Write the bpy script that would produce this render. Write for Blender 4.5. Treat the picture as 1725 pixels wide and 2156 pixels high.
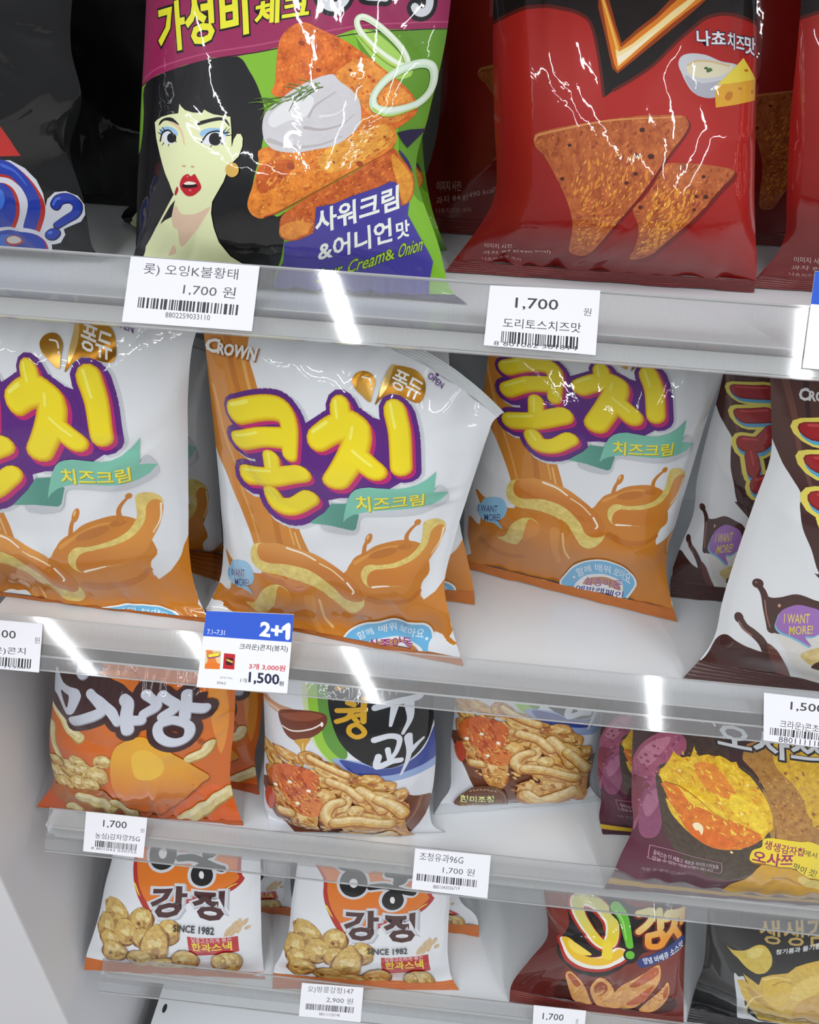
import bpy, math, random
import numpy as np
from mathutils import Vector, Matrix
from mathutils.geometry import delaunay_2d_cdt

# ============================== camera, world, lights, exposure ==============================
for o in list(bpy.data.objects): bpy.data.objects.remove(o)
SC = bpy.context.scene
COL = SC.collection
CAM_LOC=(0.0, -0.4047, 0.12153)
CAM_R=(0.995245, 0.084708, 0.04808)
CAM_U=(-0.087211, 0.555156, 0.827161)
CAM_F=(-0.043376, 0.827421, -0.559904)
LENS=26.4624
RAIL_Z=(0.0, -0.27763, -0.52407, -0.80629)
RAIL_H=0.03055; RAIL_T=-0.02561
SH_Z = [z - 0.022 for z in RAIL_Z]          # shelf surfaces
cam = bpy.data.cameras.new('camera'); cam_o = bpy.data.objects.new('camera', cam); COL.objects.link(cam_o)
cam.sensor_fit = 'VERTICAL'; cam.sensor_height = 36; cam.sensor_width = 36; cam.lens = LENS
cam.clip_start = 0.01
m = Matrix((CAM_R, CAM_U, tuple(-x for x in CAM_F))).transposed().to_4x4(); m.translation = CAM_LOC
cam_o.matrix_world = m
SC.camera = cam_o
vs = SC.view_settings
vs.view_transform = 'Standard'; vs.look = 'None'; vs.gamma = 1.0; vs.use_curve_mapping = False
vs.exposure = 0.12
w = bpy.data.worlds.new('store_air'); SC.world = w; w.use_nodes = True
bg = w.node_tree.nodes['Background']; bg.inputs['Color'].default_value = (0.93, 0.96, 1.0, 1); bg.inputs['Strength'].default_value = 0.27
CEIL = 1.45
def tube(x, y, y0, y1, power):
    """fluorescent row on the ceiling, running askew to the shelf; (x, y) is a point it passes through"""
    k = -0.28; l = bpy.data.lights.new('ceiling_tube', 'AREA'); l.shape = 'RECTANGLE'; l.size = 0.04; l.size_y = (y1 - y0) * math.hypot(1, k)
    l.energy = power; l.color = (0.97, 0.985, 1.0)
    o = bpy.data.objects.new('ceiling_tube', l); COL.objects.link(o)
    ym = (y0 + y1) / 2; o.location = (x + k * (ym - y), ym, CEIL); o.rotation_euler = (0, 0, -math.atan(k))
for tx, ya, yb in ((-2.30, -4.4, -0.35), (-1.60, -4.4, -0.35), (-0.83, -4.4, -1.70), (-0.325, -1.60, -0.35), (0.58, -4.4, -1.70), (0.915, -1.60, -0.35), (1.75, -4.4, -0.35), (2.60, -4.4, -0.35)):  # the outermost row at either end is added for general fill light
    tube(tx, -0.84, ya, yb, 6.6 * (yb - ya))

# ---- printed-film surfaces: a pouch is a grid of real 3-D rows, its print is geometry lying on the film ----
def herm(vs, P, v):
    """smooth curve through rows P (n,k) given at parameters vs, evaluated at v (m,)"""
    vs = np.asarray(vs, float); P = np.asarray(P, float); n = len(vs)
    d = np.diff(P, axis=0) / np.diff(vs)[:, None]
    m = np.zeros_like(P); m[0] = d[0]; m[-1] = d[-1]
    for i in range(1, n - 1):
        w0 = vs[i + 1] - vs[i]; w1 = vs[i] - vs[i - 1]
        m[i] = (d[i - 1] * w0 + d[i] * w1) / (w0 + w1)
    i = np.clip(np.searchsorted(vs, v, side='right') - 1, 0, n - 2)
    h = (vs[i + 1] - vs[i]); t = ((v - vs[i]) / h)[:, None]; h = h[:, None]
    return ((2*t**3 - 3*t**2 + 1) * P[i] + (t**3 - 2*t**2 + t) * h * m[i]
            + (-2*t**3 + 3*t**2) * P[i + 1] + (t**3 - t**2) * h * m[i + 1])

def surf(net, U, V):
    """net rows: (v, Lx,Ly,Lz, Mx,My,Mz, Rx,Ry,Rz, bulge) -> points (len(V), len(U), 3)"""
    A = np.array(net, float); vs = A[:, 0]
    R = herm(vs, A[:, 1:], V)
    L, M, Q, b = R[:, 0:3], R[:, 3:6], R[:, 6:9], np.maximum(R[:, 9], 0)
    u = U[None, :, None]
    P = L[:, None] * ((1-u)*(1-2*u)) + M[:, None] * (4*u*(1-u)) + Q[:, None] * (u*(2*u-1))
    s = np.abs(2 * np.clip(U, 0, 1) - 1)
    w = np.maximum(1 - s**2.6, 0)**0.85
    P = P.copy()
    P[:, :, 1] -= b[:, None] * w[None]
    return P

# ---------------------------------------------------------------- small helpers
def lin(c):
    return [((x / 255) / 12.92 if x / 255 <= 0.04045 else ((x / 255 + 0.055) / 1.055) ** 2.4) for x in c]
def link(name, me, parent=None, mats=()):
    for x in mats: me.materials.append(x)
    o = bpy.data.objects.new(name, me); COL.objects.link(o)
    if parent is not None: o.parent = parent
    return o
def empty(name, loc=(0, 0, 0)):
    o = bpy.data.objects.new(name, None); COL.objects.link(o); o.location = loc; o.empty_display_size = 0.02
    return o
def tag(o, label=None, cat=None, group=None, kind=None):
    if label: o['label'] = label
    if cat: o['category'] = cat
    if group: o['group'] = group
    if kind: o['kind'] = kind
    return o
def mesh(name, V, F, smooth=False):
    me = bpy.data.meshes.new(name); me.from_pydata([tuple(map(float, v)) for v in V], [], F); me.update()
    if smooth:
        for p in me.polygons: p.use_smooth = True
    return me
def boxes(name, bl, mat, parent=None, bevel=0.0):
    V = []; F = []
    for (x0, x1, y0, y1, z0, z1) in bl:
        b = len(V)
        V += [(x, y, z) for z in (z0, z1) for y in (y0, y1) for x in (x0, x1)]
        F += [[b + i for i in f] for f in ((0, 2, 3, 1), (4, 5, 7, 6), (0, 1, 5, 4), (2, 6, 7, 3), (0, 4, 6, 2), (1, 3, 7, 5))]
    o = link(name, mesh(name, V, F), parent, [mat])
    if bevel:
        md = o.modifiers.new('bevel', 'BEVEL'); md.width = bevel; md.segments = 2
    return o

# ---------------------------------------------------------------- materials
def mat(name):
    m = bpy.data.materials.new(name); m.use_nodes = True; nt = m.node_tree
    for n in list(nt.nodes): nt.nodes.remove(n)
    out = nt.nodes.new('ShaderNodeOutputMaterial')
    return m, nt, out
def nd(nt, t, **kw):
    n = nt.nodes.new(t)
    for k, v in kw.items():
        if k in n.inputs: n.inputs[k].default_value = v
        else: setattr(n, k, v)
    return n
def math_node(nt, op, a, b=None):
    n = nt.nodes.new('ShaderNodeMath'); n.operation = op
    for i, x in enumerate((a, b)):
        if x is None: continue
        if isinstance(x, (int, float)): n.inputs[i].default_value = x
        else: nt.links.new(x, n.inputs[i])
    return n.outputs[0]
def film_material(name, rough=0.2, metallic=0.0, bump=0.25, coat=0.0):
    """printed packaging film: print colour is stored on the mesh, alpha of it = mottle of printed food pictures"""
    m, nt, out = mat(name); L = nt.links
    p = nd(nt, 'ShaderNodeBsdfPrincipled', Roughness=rough, Metallic=metallic)
    p.inputs['Coat Weight'].default_value = coat; p.inputs['Coat Roughness'].default_value = 0.035; p.inputs['Specular IOR Level'].default_value = 0.15
    a = nd(nt, 'ShaderNodeVertexColor', layer_name='print')
    uv = nd(nt, 'ShaderNodeUVMap', uv_map='film')
    n1 = nd(nt, 'ShaderNodeTexNoise', Scale=170.0, Detail=5.0, Roughness=0.65); L.new(uv.outputs[0], n1.inputs['Vector'])
    n2 = nd(nt, 'ShaderNodeTexNoise', Scale=640.0, Detail=4.0, Roughness=0.7); L.new(uv.outputs[0], n2.inputs['Vector'])
    s = math_node(nt, 'ADD', math_node(nt, 'MULTIPLY', n1.outputs[0], 0.65), math_node(nt, 'MULTIPLY', n2.outputs[0], 0.35))
    d = math_node(nt, 'MULTIPLY', math_node(nt, 'SUBTRACT', s, 0.5), math_node(nt, 'MULTIPLY', a.outputs['Alpha'], 5.0))
    f = math_node(nt, 'MAXIMUM', math_node(nt, 'ADD', d, 1.0), 0.25)
    mul = nd(nt, 'ShaderNodeVectorMath', operation='MULTIPLY'); L.new(a.outputs['Color'], mul.inputs[0])
    cmb = nd(nt, 'ShaderNodeCombineXYZ')
    L.new(math_node(nt, 'POWER', f, 0.65), cmb.inputs[0]); L.new(f, cmb.inputs[1]); L.new(math_node(nt, 'POWER', f, 1.1), cmb.inputs[2])
    L.new(cmb.outputs[0], mul.inputs[1]); L.new(mul.outputs[0], p.inputs['Base Color'])
    if bump:
        nb = nd(nt, 'ShaderNodeTexNoise', Scale=55.0, Detail=3.0, Roughness=0.5, Distortion=0.6); L.new(uv.outputs[0], nb.inputs['Vector'])
        b = nd(nt, 'ShaderNodeBump', Strength=bump, Distance=0.0012); L.new(nb.outputs[0], b.inputs['Height'])
        L.new(b.outputs[0], p.inputs['Normal'])
        if coat: L.new(b.outputs[0], p.inputs['Coat Normal'])
    L.new(p.outputs[0], out.inputs[0])
    return m
FILM = film_material('printed_film', 0.38, 0, 0.25, 1.0)
FOIL = film_material('gold_foil_print', 0.28, 0.75, 0.3)
PAPER = film_material('card_paper', 0.45, 0, 0)
def painted(name, c, rough=0.45, var=0.03, scale=9.0, spec=0.5):
    m, nt, out = mat(name); L = nt.links
    p = nd(nt, 'ShaderNodeBsdfPrincipled', Roughness=rough); p.inputs['Specular IOR Level'].default_value = spec
    tc = nd(nt, 'ShaderNodeTexCoord'); n = nd(nt, 'ShaderNodeTexNoise', Scale=scale, Detail=4.0); L.new(tc.outputs['Object'], n.inputs['Vector'])
    r = nd(nt, 'ShaderNodeMix', data_type='RGBA'); c = lin(c)
    r.inputs[6].default_value = [x * (1 - var) for x in c] + [1]; r.inputs[7].default_value = [min(1, x * (1 + var)) for x in c] + [1]
    L.new(n.outputs[0], r.inputs[0]); L.new(r.outputs[2], p.inputs['Base Color']); L.new(p.outputs[0], out.inputs[0])
    return m
WHITE = painted('white_enamel', (226, 229, 232), 0.35)
LIP = painted('white_lip_enamel', (230, 230, 230), 0.4)
WALLM = painted('wall_paint', (212, 211, 214), 0.7, 0.02)
FLOORM = painted('floor_tile', (190, 188, 184), 0.3)
DARKM = painted('dark_hole', (40, 40, 40), 0.8)
def clear_plastic(base):
    m, nt, out = mat('scuffed_clear_plastic'); L = nt.links
    tc = nd(nt, 'ShaderNodeTexCoord')
    mp = nd(nt, 'ShaderNodeMapping'); mp.inputs['Rotation'].default_value = (0, 0, 0.5); mp.inputs['Scale'].default_value = (900, 60, 90); L.new(tc.outputs['Object'], mp.inputs[0])
    sc = nd(nt, 'ShaderNodeTexNoise', Scale=1.0, Detail=2.0); L.new(mp.outputs[0], sc.inputs['Vector'])
    n = nd(nt, 'ShaderNodeTexNoise', Scale=22.0, Detail=5.0, Roughness=0.6); L.new(tc.outputs['Object'], n.inputs['Vector'])
    haze = math_node(nt, 'ADD', math_node(nt, 'MULTIPLY', n.outputs[0], 0.10), math_node(nt, 'ADD', math_node(nt, 'MULTIPLY', sc.outputs[0], 0.08), base - 0.05))
    tr = nd(nt, 'ShaderNodeBsdfTransparent', Color=(0.97, 0.98, 0.985, 1)); df = nd(nt, 'ShaderNodeBsdfDiffuse', Color=(0.56, 0.56, 0.565, 1))
    m1 = nd(nt, 'ShaderNodeMixShader'); L.new(haze, m1.inputs[0]); L.new(tr.outputs[0], m1.inputs[1]); L.new(df.outputs[0], m1.inputs[2])
    gl = nd(nt, 'ShaderNodeBsdfGlossy', Roughness=0.06); fr = nd(nt, 'ShaderNodeFresnel', IOR=1.49)
    m2 = nd(nt, 'ShaderNodeMixShader'); L.new(math_node(nt, 'MULTIPLY', fr.outputs[0], 1.0), m2.inputs[0]); L.new(m1.outputs[0], m2.inputs[1]); L.new(gl.outputs[0], m2.inputs[2])
    L.new(m2.outputs[0], out.inputs[0])
    return m
CLEAR = clear_plastic(0.13)
EDGE = clear_plastic(0.5)

# ---------------------------------------------------------------- print geometry
def catmull(pts, closed, per=5):
    P = np.array(pts, float); n = len(P)
    if n < 3: return P
    out = []
    for i in range(n if closed else n - 1):
        if closed: p0, p1, p2, p3 = P[i - 1], P[i], P[(i + 1) % n], P[(i + 2) % n]
        else:
            p1, p2 = P[i], P[i + 1]; p0 = P[i - 1] if i else 2 * p1 - p2; p3 = P[i + 2] if i + 2 < n else 2 * p2 - p1
        for k in range(per):
            t = k / per
            out.append(0.5 * ((2 * p1) + (p2 - p0) * t + (2 * p0 - 5 * p1 + 4 * p2 - p3) * t * t + (3 * p1 - p0 - 3 * p2 + p3) * t ** 3))
    if not closed: out.append(P[-1])
    return np.array(out)
def union(polys):
    """triangles covering the union of polygons once (no doubled facets)"""
    vs = []; fs = []
    for P in polys:
        if sum(P[i - 1][0] * P[i][1] - P[i][0] * P[i - 1][1] for i in range(len(P))) < 0: P = P[::-1]
        b = len(vs); vs += [Vector((float(p[0]), float(p[1]))) for p in P]; fs.append(list(range(b, b + len(P))))
    if not fs: return []
    v, e, f, ov, oe, of = delaunay_2d_cdt(vs, [], fs, 0, 1e-4)
    return [[(v[i].x, v[i].y) for i in t] for t, o in zip(f, of) if o]
def fill(pts): return union([pts])
def stroke(pts, w1, w2, sm, closed):
    P = catmull(pts, closed, 4) if sm and len(pts) > 2 else np.array(pts, float)
    if closed: P = np.vstack([P, P[:1]])
    n = len(P); polys = []
    seg = np.r_[0, np.cumsum(np.hypot(*np.diff(P, axis=0).T))]; tot = max(seg[-1], 1e-6)
    R = (w1 + (w2 - w1) * seg / tot) / 2
    for i in range(n - 1):
        d = P[i + 1] - P[i]; l = math.hypot(*d)
        if l < 1e-6: continue
        q = np.array((-d[1], d[0])) / l
        polys.append([P[i] - q * R[i], P[i + 1] - q * R[i + 1], P[i + 1] + q * R[i + 1], P[i] + q * R[i]])
    nc = 12 if max(w1, w2) > 40 else 8
    for i in range(n):
        if R[i] < 2 and 0 < i < n - 1: continue
        polys.append([P[i] + R[i] * np.array((math.cos(a), math.sin(a))) for a in (2 * math.pi * k / nc for k in range(nc))])
    return polys
TXT = {}
def text_tris(body, bold):
    k = (body, bold)
    if k not in TXT:
        cu = bpy.data.curves.new('t', 'FONT'); cu.body = body; cu.size = 1; cu.resolution_u = 2; cu.offset = bold * 0.5
        o = bpy.data.objects.new('t', cu); COL.objects.link(o)
        me = o.evaluated_get(bpy.context.evaluated_depsgraph_get()).to_mesh()
        me.calc_loop_triangles()
        co = np.array([v.co[:2] for v in me.vertices]) if len(me.vertices) else np.zeros((0, 2))
        tr = [list(t.vertices) for t in me.loop_triangles]
        o.evaluated_get(bpy.context.evaluated_depsgraph_get()).to_mesh_clear()
        bpy.data.objects.remove(o); bpy.data.curves.remove(cu)
        TXT[k] = (co, tr)
    return TXT[k]
def text_polys(body, bl, br, tl, bold):
    co0, _ = text_tris(body, 0); co, tr = text_tris(body, bold)
    if not len(co0): return []
    lo, hi = co0.min(0), co0.max(0); u = (co - lo) / (hi - lo)      # bold letters swell about the same box
    bl, br, tl = (np.array(p, float) for p in (bl, br, tl))
    P = bl + u[:, :1] * (br - bl) + u[:, 1:] * (tl - bl)
    return [[P[i] for i in t] for t in tr]
def blob(c, ctr, rx, ry, seed, dark, light, rot):
    """a printed puffed nugget: lumpy outline with toasted and pale patches"""
    rq = random.Random(seed); a0 = math.radians(-rot); res = []
    ca, sa = math.cos(a0), math.sin(a0)
    def pt(t, k): x, y = rx * k * math.cos(t), ry * k * math.sin(t); return (ctr[0] + x * ca - y * sa, ctr[1] + x * sa + y * ca)
    def shape(k, n, j, dx=0, dy=0):
        return [(p[0] + dx, p[1] + dy) for p in (pt(2 * math.pi * i / n, k * (1 + rq.uniform(-j, j))) for i in range(n))]
    mid = tuple(int(.6 * a + .4 * b) for a, b in zip(c, dark))
    res.append((dark, shape(1.05, 13, .10, 0, -ry * .06), .5)); res.append((mid, shape(1.0, 13, .10, 0, 0), .5)); res.append((c, shape(.9, 13, .13, -rx * .04, ry * .1), .55))
    for i in range(4):
        t = rq.uniform(-2.8, -.3); r = rq.uniform(.35, .7); k = rq.uniform(.12, .24); x, y = pt(t, r)
        res.append((mid if i else dark, [(x + (p[0] - ctr[0]), y + (p[1] - ctr[1])) for p in shape(k, 7, .25)], .45))
    for i in range(7):
        t = rq.uniform(.1, 3.0); r = rq.uniform(.1, .7); k = rq.uniform(.1, .26); x, y = pt(t, r)
        res.append((light, [(x + (p[0] - ctr[0]), y + (p[1] - ctr[1])) for p in shape(k, 7, .25)], .4))
    return res
def expand(op):
    """one print operation -> list of (colour, grain, material, convex polygons)"""
    k = op[0]
    if k == 'p':
        pts = catmull(op[2], True, 4) if op[4] else np.array(op[2], float)
        return [(op[1], op[3], op[5], fill([tuple(p) for p in pts]))]
    if k == 's': return [(op[1], op[4], 0, stroke(op[3], op[2], op[6], op[5], op[7]))]
    if k == 't':
        r = []
        if op[7]: r.append((op[7][0], 0, 0, text_polys(op[2], op[3], op[4], op[5], op[7][1])))
        r.append((op[1], 0, 0, text_polys(op[2], op[3], op[4], op[5], op[6])))
        return r
    if k == 'b': return [(c, g, 0, fill([tuple(p) for p in catmull(pts, True, 3)])) for c, pts, g in blob(*op[1:])]
    if k == 'm':
        rq = random.Random(op[3]); R = np.array(op[1], float); lo, hi = R.min(0), R.max(0); res = []
        def inside(p):
            c = False
            for i in range(len(R)):
                a, b = R[i - 1], R[i]
                if (a[1] > p[1]) != (b[1] > p[1]) and p[0] < (b[0] - a[0]) * (p[1] - a[1]) / (b[1] - a[1]) + a[0]: c = not c
            return c
        for col, n, l, wd, an in op[2]:
            ps = []
            for _ in range(n * 8):
                if len(ps) >= n: break
                p = (rq.uniform(lo[0], hi[0]), rq.uniform(lo[1], hi[1])); L2 = l * rq.uniform(.4, 1.1) / 2; W2 = wd * rq.uniform(.5, 1.2) / 2; t = -an + rq.uniform(-.6, .6); ct, st = math.cos(t), math.sin(t)
                if not all(inside((p[0] + sx * L2 * ct, p[1] + sx * L2 * st)) for sx in (-1, 1)): continue
                q = [(L2 * rq.uniform(.8, 1.1) * math.cos(a), W2 * rq.uniform(.6, 1.25) * math.sin(a)) for a in (2 * math.pi * i / 7 for i in range(7))]
                ps.append([(p[0] + x * ct - y * st, p[1] + x * st + y * ct) for x, y in q])
            if ps: res.append((col, .45, 0, union(ps)))
        return res
    if k == 'k':
        tl, tr, bl = (np.array(p, float) for p in op[2:5]); rq = random.Random(op[5]); n = op[6]; x = 0; ps = []
        while x < 1:
            wd = rq.choice((1, 1, 1, 2, 2, 3)) / 95; a, b = tl + (tr - tl) * x, tl + (tr - tl) * min(1, x + wd); d = bl - tl
            ps.append([a + d, b + d, b, a]); x += wd + rq.choice((1, 1, 2, 2)) / 95
        return [(op[1], 0, 0, ps)]
def cut(polys, f):
    out = []
    for P in polys:
        v = [f(p) for p in P]
        lo = math.floor(min(v) + 1e-7); hi = math.ceil(max(v) - 1e-7)
        for k in range(lo + 1, hi):
            A = []; B = []; n = len(P)
            for i in range(n):
                p, q = P[i], P[(i + 1) % n]; a, b = v[i] - k, v[(i + 1) % n] - k
                if a <= 0: A.append(p)
                if a >= 0: B.append(p)
                if a * b < 0:
                    t = a / (a - b); x = (p[0] + (q[0] - p[0]) * t, p[1] + (q[1] - p[1]) * t); A.append(x); B.append(x)
            if len(A) > 2: out.append(A)
            P = B
            if len(P) < 3: break
            v = [f(p) for p in P]
        if len(P) > 2: out.append(P)
    return out
def clip_box(P, X, Y):
    for ax, lim, sg in ((0, 0, 1), (0, X, -1), (1, 0, 1), (1, Y, -1)):
        out = []; n = len(P)
        for i in range(n):
            p, q = P[i], P[(i + 1) % n]; a, b = (p[ax] - lim) * sg, (q[ax] - lim) * sg
            if a >= 0: out.append(p)
            if a * b < 0:
                t = a / (a - b); out.append((p[0] + (q[0] - p[0]) * t, p[1] + (q[1] - p[1]) * t))
        P = out
        if len(P) < 3: return None
    return P
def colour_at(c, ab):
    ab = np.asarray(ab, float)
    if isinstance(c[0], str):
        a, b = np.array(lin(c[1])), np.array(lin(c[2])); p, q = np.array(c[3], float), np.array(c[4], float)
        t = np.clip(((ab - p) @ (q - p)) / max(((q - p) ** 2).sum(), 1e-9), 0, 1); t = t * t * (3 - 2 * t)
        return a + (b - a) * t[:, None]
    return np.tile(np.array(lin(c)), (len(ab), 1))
EXP = {}
def expanded(art):
    if art not in EXP:
        R = []
        for op in ART[art][2]:
            for e in expand(op):
                if op[0] == 's' and R and R[-1][4] == 's' and R[-1][:3] == e[:3]: R[-1][3].extend(e[3])
                else: R.append([*e[:3], list(e[3]), op[0]])
        EXP[art] = [(c, g, m, union(p) if k == 's' else p) for c, g, m, p, k in R]
    return EXP[art]
BASE = {'kon': (226, 229, 233), 'black': (15, 15, 17)}
def vnoise(x, y, seed):
    """smooth lattice noise in -1..1"""
    xi, yi = np.floor(x).astype(np.int64), np.floor(y).astype(np.int64); fx, fy = x - xi, y - yi
    def h(a, b):
        n = (a * 374761393 + b * 668265263 + seed * 974634541) & 0x7fffffff
        n = ((n ^ (n >> 13)) * 1274126177) & 0x7fffffff
        return ((n ^ (n >> 16)) & 0xffff) / 32767.5 - 1
    sx, sy = fx * fx * fx * (fx * (6 * fx - 15) + 10), fy * fy * fy * (fy * (6 * fy - 15) + 10)
    return (h(xi, yi) * (1 - sx) + h(xi + 1, yi) * sx) * (1 - sy) + (h(xi, yi + 1) * (1 - sx) + h(xi + 1, yi + 1) * sx) * sy
def wrinkles(U, V, W, H, seed, amp, crease):
    """crumple of an inflated film bag in metres: soft dents, pleats from the seals, straight creases from the corners"""
    rq = random.Random(seed); u, v = np.meshgrid(U, V); x, y = u * W, v * H
    d = amp * (0.0016 * vnoise(x / .055, y / .07, seed) + 0.0008 * vnoise(x / .026 + 9, y / .03 + 4, seed + 1))
    pl = sum(math.cos(rq.uniform(0, 6)) * np.cos(2 * math.pi * (u * W / rq.uniform(.012, .034)) + rq.uniform(0, 6)) for _ in range(5))
    d += 0.0007 * amp * pl * (np.exp(-np.maximum(v, 0) * H / .022) + np.exp(-np.maximum(1 - v, 0) * H / .03)) * (1 - (2 * u - 1) ** 4)
    for i in range(crease):
        cx, cy = rq.choice(((0, 0), (1, 0), (0, 1), (1, 1), (0, .5), (1, .5), (.5, 0), (.5, 1)))
        cx, cy = (cx + rq.uniform(-.12, .12)) * W, (cy + rq.uniform(-.08, .08)) * H
        tx, ty = rq.uniform(.25, .75) * W - cx, rq.uniform(.25, .75) * H - cy; l = math.hypot(tx, ty); tx, ty = tx / l, ty / l
        a, s = (x - cx) * tx + (y - cy) * ty, (x - cx) * -ty + (y - cy) * tx
        L = rq.uniform(.05, .12); wd = rq.uniform(.004, .010)
        s = s + .004 * vnoise(a / .03, a * 0, seed + i + 7)
        d += rq.choice((-1, 1, 1)) * rq.uniform(.0006, .0017) * amp * np.exp(-np.abs(s) / wd) * np.clip(a / .02, 0, 1) * np.clip((L - a) / (.5 * L), 0, 1)
    e = np.clip((1 - np.abs(2 * u - 1)) / .12, 0, 1)
    return d * e
def normals(P):
    du = np.gradient(P, axis=1); dv = np.gradient(P, axis=0); n = np.cross(du, dv)
    return n / np.maximum(np.linalg.norm(n, axis=2, keepdims=True), 1e-12)
def warp(xf, p):
    """the same print sits a little differently on each bag: smooth warp of print coordinates"""
    c = np.array(xf[0]); X = np.array(xf[1]); q = np.array(p, float) / 1000; r = np.linalg.norm(q[:, None] - c[None], axis=2)
    o = np.where(r > 0, r * r * np.log(np.maximum(r, 1e-9)), 0) @ X[:-3] + q @ X[-3:-1] + X[-1]
    return [(float(a) * 1000, float(b) * 1000) for a, b in o]
def printed(name, net, art, v0, v1, NU, NV, parent, mats, wr=None, back=0.7, thick=0.0, xf=None, extra=()):
    """one mesh: front film carrying the print art (cut to the film's own facets) plus the back film"""
    W, H, _ = ART[art]; off = 6e-6
    U = np.linspace(0, 1, NU + 1); V = v0 + (v1 - v0) * np.linspace(0, 1, NV + 1)
    P = surf(net, U, V); N = normals(P)
    if wr: P = P + N * wrinkles(U, V, W, H, *wr)[:, :, None]; N = normals(P)
    ops = expanded(art); start = 0
    uu, vv = np.meshgrid(U, V); ab = np.stack([uu * W * 1e4, vv * H * 1e4], -1).reshape(-1, 2)
    if art in BASE: base = colour_at(BASE[art], ab)
    else: base = colour_at(ops[0][0], ab); start = 1
    vx = [P.reshape(-1, 3)]; vn = [N.reshape(-1, 3)]; vc = [np.c_[base, np.zeros(len(base))]]; vuv = [ab * 1e-4]
    idx = np.arange((NU + 1) * (NV + 1)).reshape(NV + 1, NU + 1)
    a, b, c, d = idx[:-1, :-1].ravel(), idx[:-1, 1:].ravel(), idx[1:, 1:].ravel(), idx[1:, :-1].ravel()
    tri = np.concatenate([np.stack([a, b, c], 1), np.stack([a, c, d], 1)])
    loops = [tri.ravel()]; sizes = [np.full(len(tri), 3)]; mi = [np.zeros(len(tri), int)]
    nv = len(ab); sx = NU / (W * 1e4); sy = NV / ((v1 - v0) * H * 1e4); oy = v0 * NV / (v1 - v0)
    todo = [(o, xf) for o in ops[start:]]
    for ex, exf in extra: todo += [(o, exf) for o in expanded(ex)]
    for li, ((col, g, mt, polys), xf) in enumerate(todo, 1):
        Q = []
        for p in polys:
            if xf: p = warp(xf, p)
            p = [(q[0] * sx, q[1] * sy - oy) for q in p]
            xs = [q[0] for q in p]; ys = [q[1] for q in p]
            if max(xs) <= 0 or min(xs) >= NU or max(ys) <= 0 or min(ys) >= NV: continue
            if min(xs) < 0 or max(xs) > NU or min(ys) < 0 or max(ys) > NV:
                p = clip_box(p, NU, NV)
                if p is None: continue
            if sum(p[i - 1][0] * p[i][1] - p[i][0] * p[i - 1][1] for i in range(len(p))) < 0: p = p[::-1]
            Q.append(p)
        Q = cut(cut(cut(Q, lambda q: q[0]), lambda q: q[1]), lambda q: q[0] - q[1])
        if not Q: continue
        sz = np.array([len(p) for p in Q]); X = np.array([q for p in Q for q in p])
        cen = np.add.reduceat(X, np.r_[0, np.cumsum(sz)[:-1]], axis=0) / sz[:, None]
        ci = np.clip(np.floor(cen[:, 0]).astype(int), 0, NU - 1); cj = np.clip(np.floor(cen[:, 1]).astype(int), 0, NV - 1)
        low = (cen[:, 0] - ci) >= (cen[:, 1] - cj)
        I, J, Lw = np.repeat(ci, sz), np.repeat(cj, sz), np.repeat(low, sz)[:, None]
        fx, fy = (X[:, 0] - I)[:, None], (X[:, 1] - J)[:, None]
        def itp(G):
            g00, g10, g11, g01 = G[J, I], G[J, I + 1], G[J + 1, I + 1], G[J + 1, I]
            return np.where(Lw, g00 + fx * (g10 - g00) + fy * (g11 - g10), g00 + fy * (g01 - g00) + fx * (g11 - g01))
        nn = itp(N); nn /= np.maximum(np.linalg.norm(nn, axis=1, keepdims=True), 1e-9)
        A = np.stack([X[:, 0] / sx, (X[:, 1] + oy) / sy], 1)
        if xf: X3 = np.array(xf[1])[-3:]; A = (A - X3[2] * 1000) @ np.linalg.inv(X3[:2])
        vx.append(itp(P) + nn * off * li); vn.append(nn); vc.append(np.c_[colour_at(col, A), np.full(len(A), g)]); vuv.append(A * 1e-4)
        loops.append(np.arange(nv, nv + len(X))); sizes.append(sz); mi.append(np.full(len(sz), mt)); nv += len(X)
    # back film
    nu2, nv2 = max(NU // 2, 1), max(NV // 2, 1)
    if back is not None:
        U2 = np.linspace(0, 1, nu2 + 1); V2 = v0 + (v1 - v0) * np.linspace(0, 1, nv2 + 1)
        net2 = [list(r[:-1]) + [0] for r in net]; B = surf(net2, U2, V2)
        fr = surf(net, U2, V2); B[:, :, 1] += back * (B[:, :, 1] - fr[:, :, 1]) + thick
        # stitch the side edges to the front film
        if NU == 2 * nu2 and NV == 2 * nv2 and not thick: B[:, 0] = P[::2, 0]; B[:, -1] = P[::2, -1]
        n2 = -normals(B); i2 = np.arange((nu2 + 1) * (nv2 + 1)).reshape(nv2 + 1, nu2 + 1) + nv
        a, b, c, d = i2[:-1, :-1].ravel(), i2[:-1, 1:].ravel(), i2[1:, 1:].ravel(), i2[1:, :-1].ravel()
        q4 = np.stack([a, d, c, b], 1); loops.append(q4.ravel()); sizes.append(np.full(len(q4), 4)); mi.append(np.zeros(len(q4), int))
        u2, w2 = np.meshgrid(U2, V2); k = u2.size
        vx.append(B.reshape(-1, 3)); vn.append(n2.reshape(-1, 3)); ab2 = np.stack([u2 * W, w2 * H], -1).reshape(-1, 2); vuv.append(ab2)
        vc.append(np.c_[np.tile(base.mean(0), (k, 1)), np.zeros(k)]); nv += k
    vx, vn, vc, vuv = (np.concatenate(t) for t in (vx, vn, vc, vuv)); loops = np.concatenate(loops); sizes = np.concatenate(sizes); mi = np.concatenate(mi)
    me = bpy.data.meshes.new(name); me.vertices.add(len(vx)); me.vertices.foreach_set('co', vx.astype(np.float32).ravel())
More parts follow.
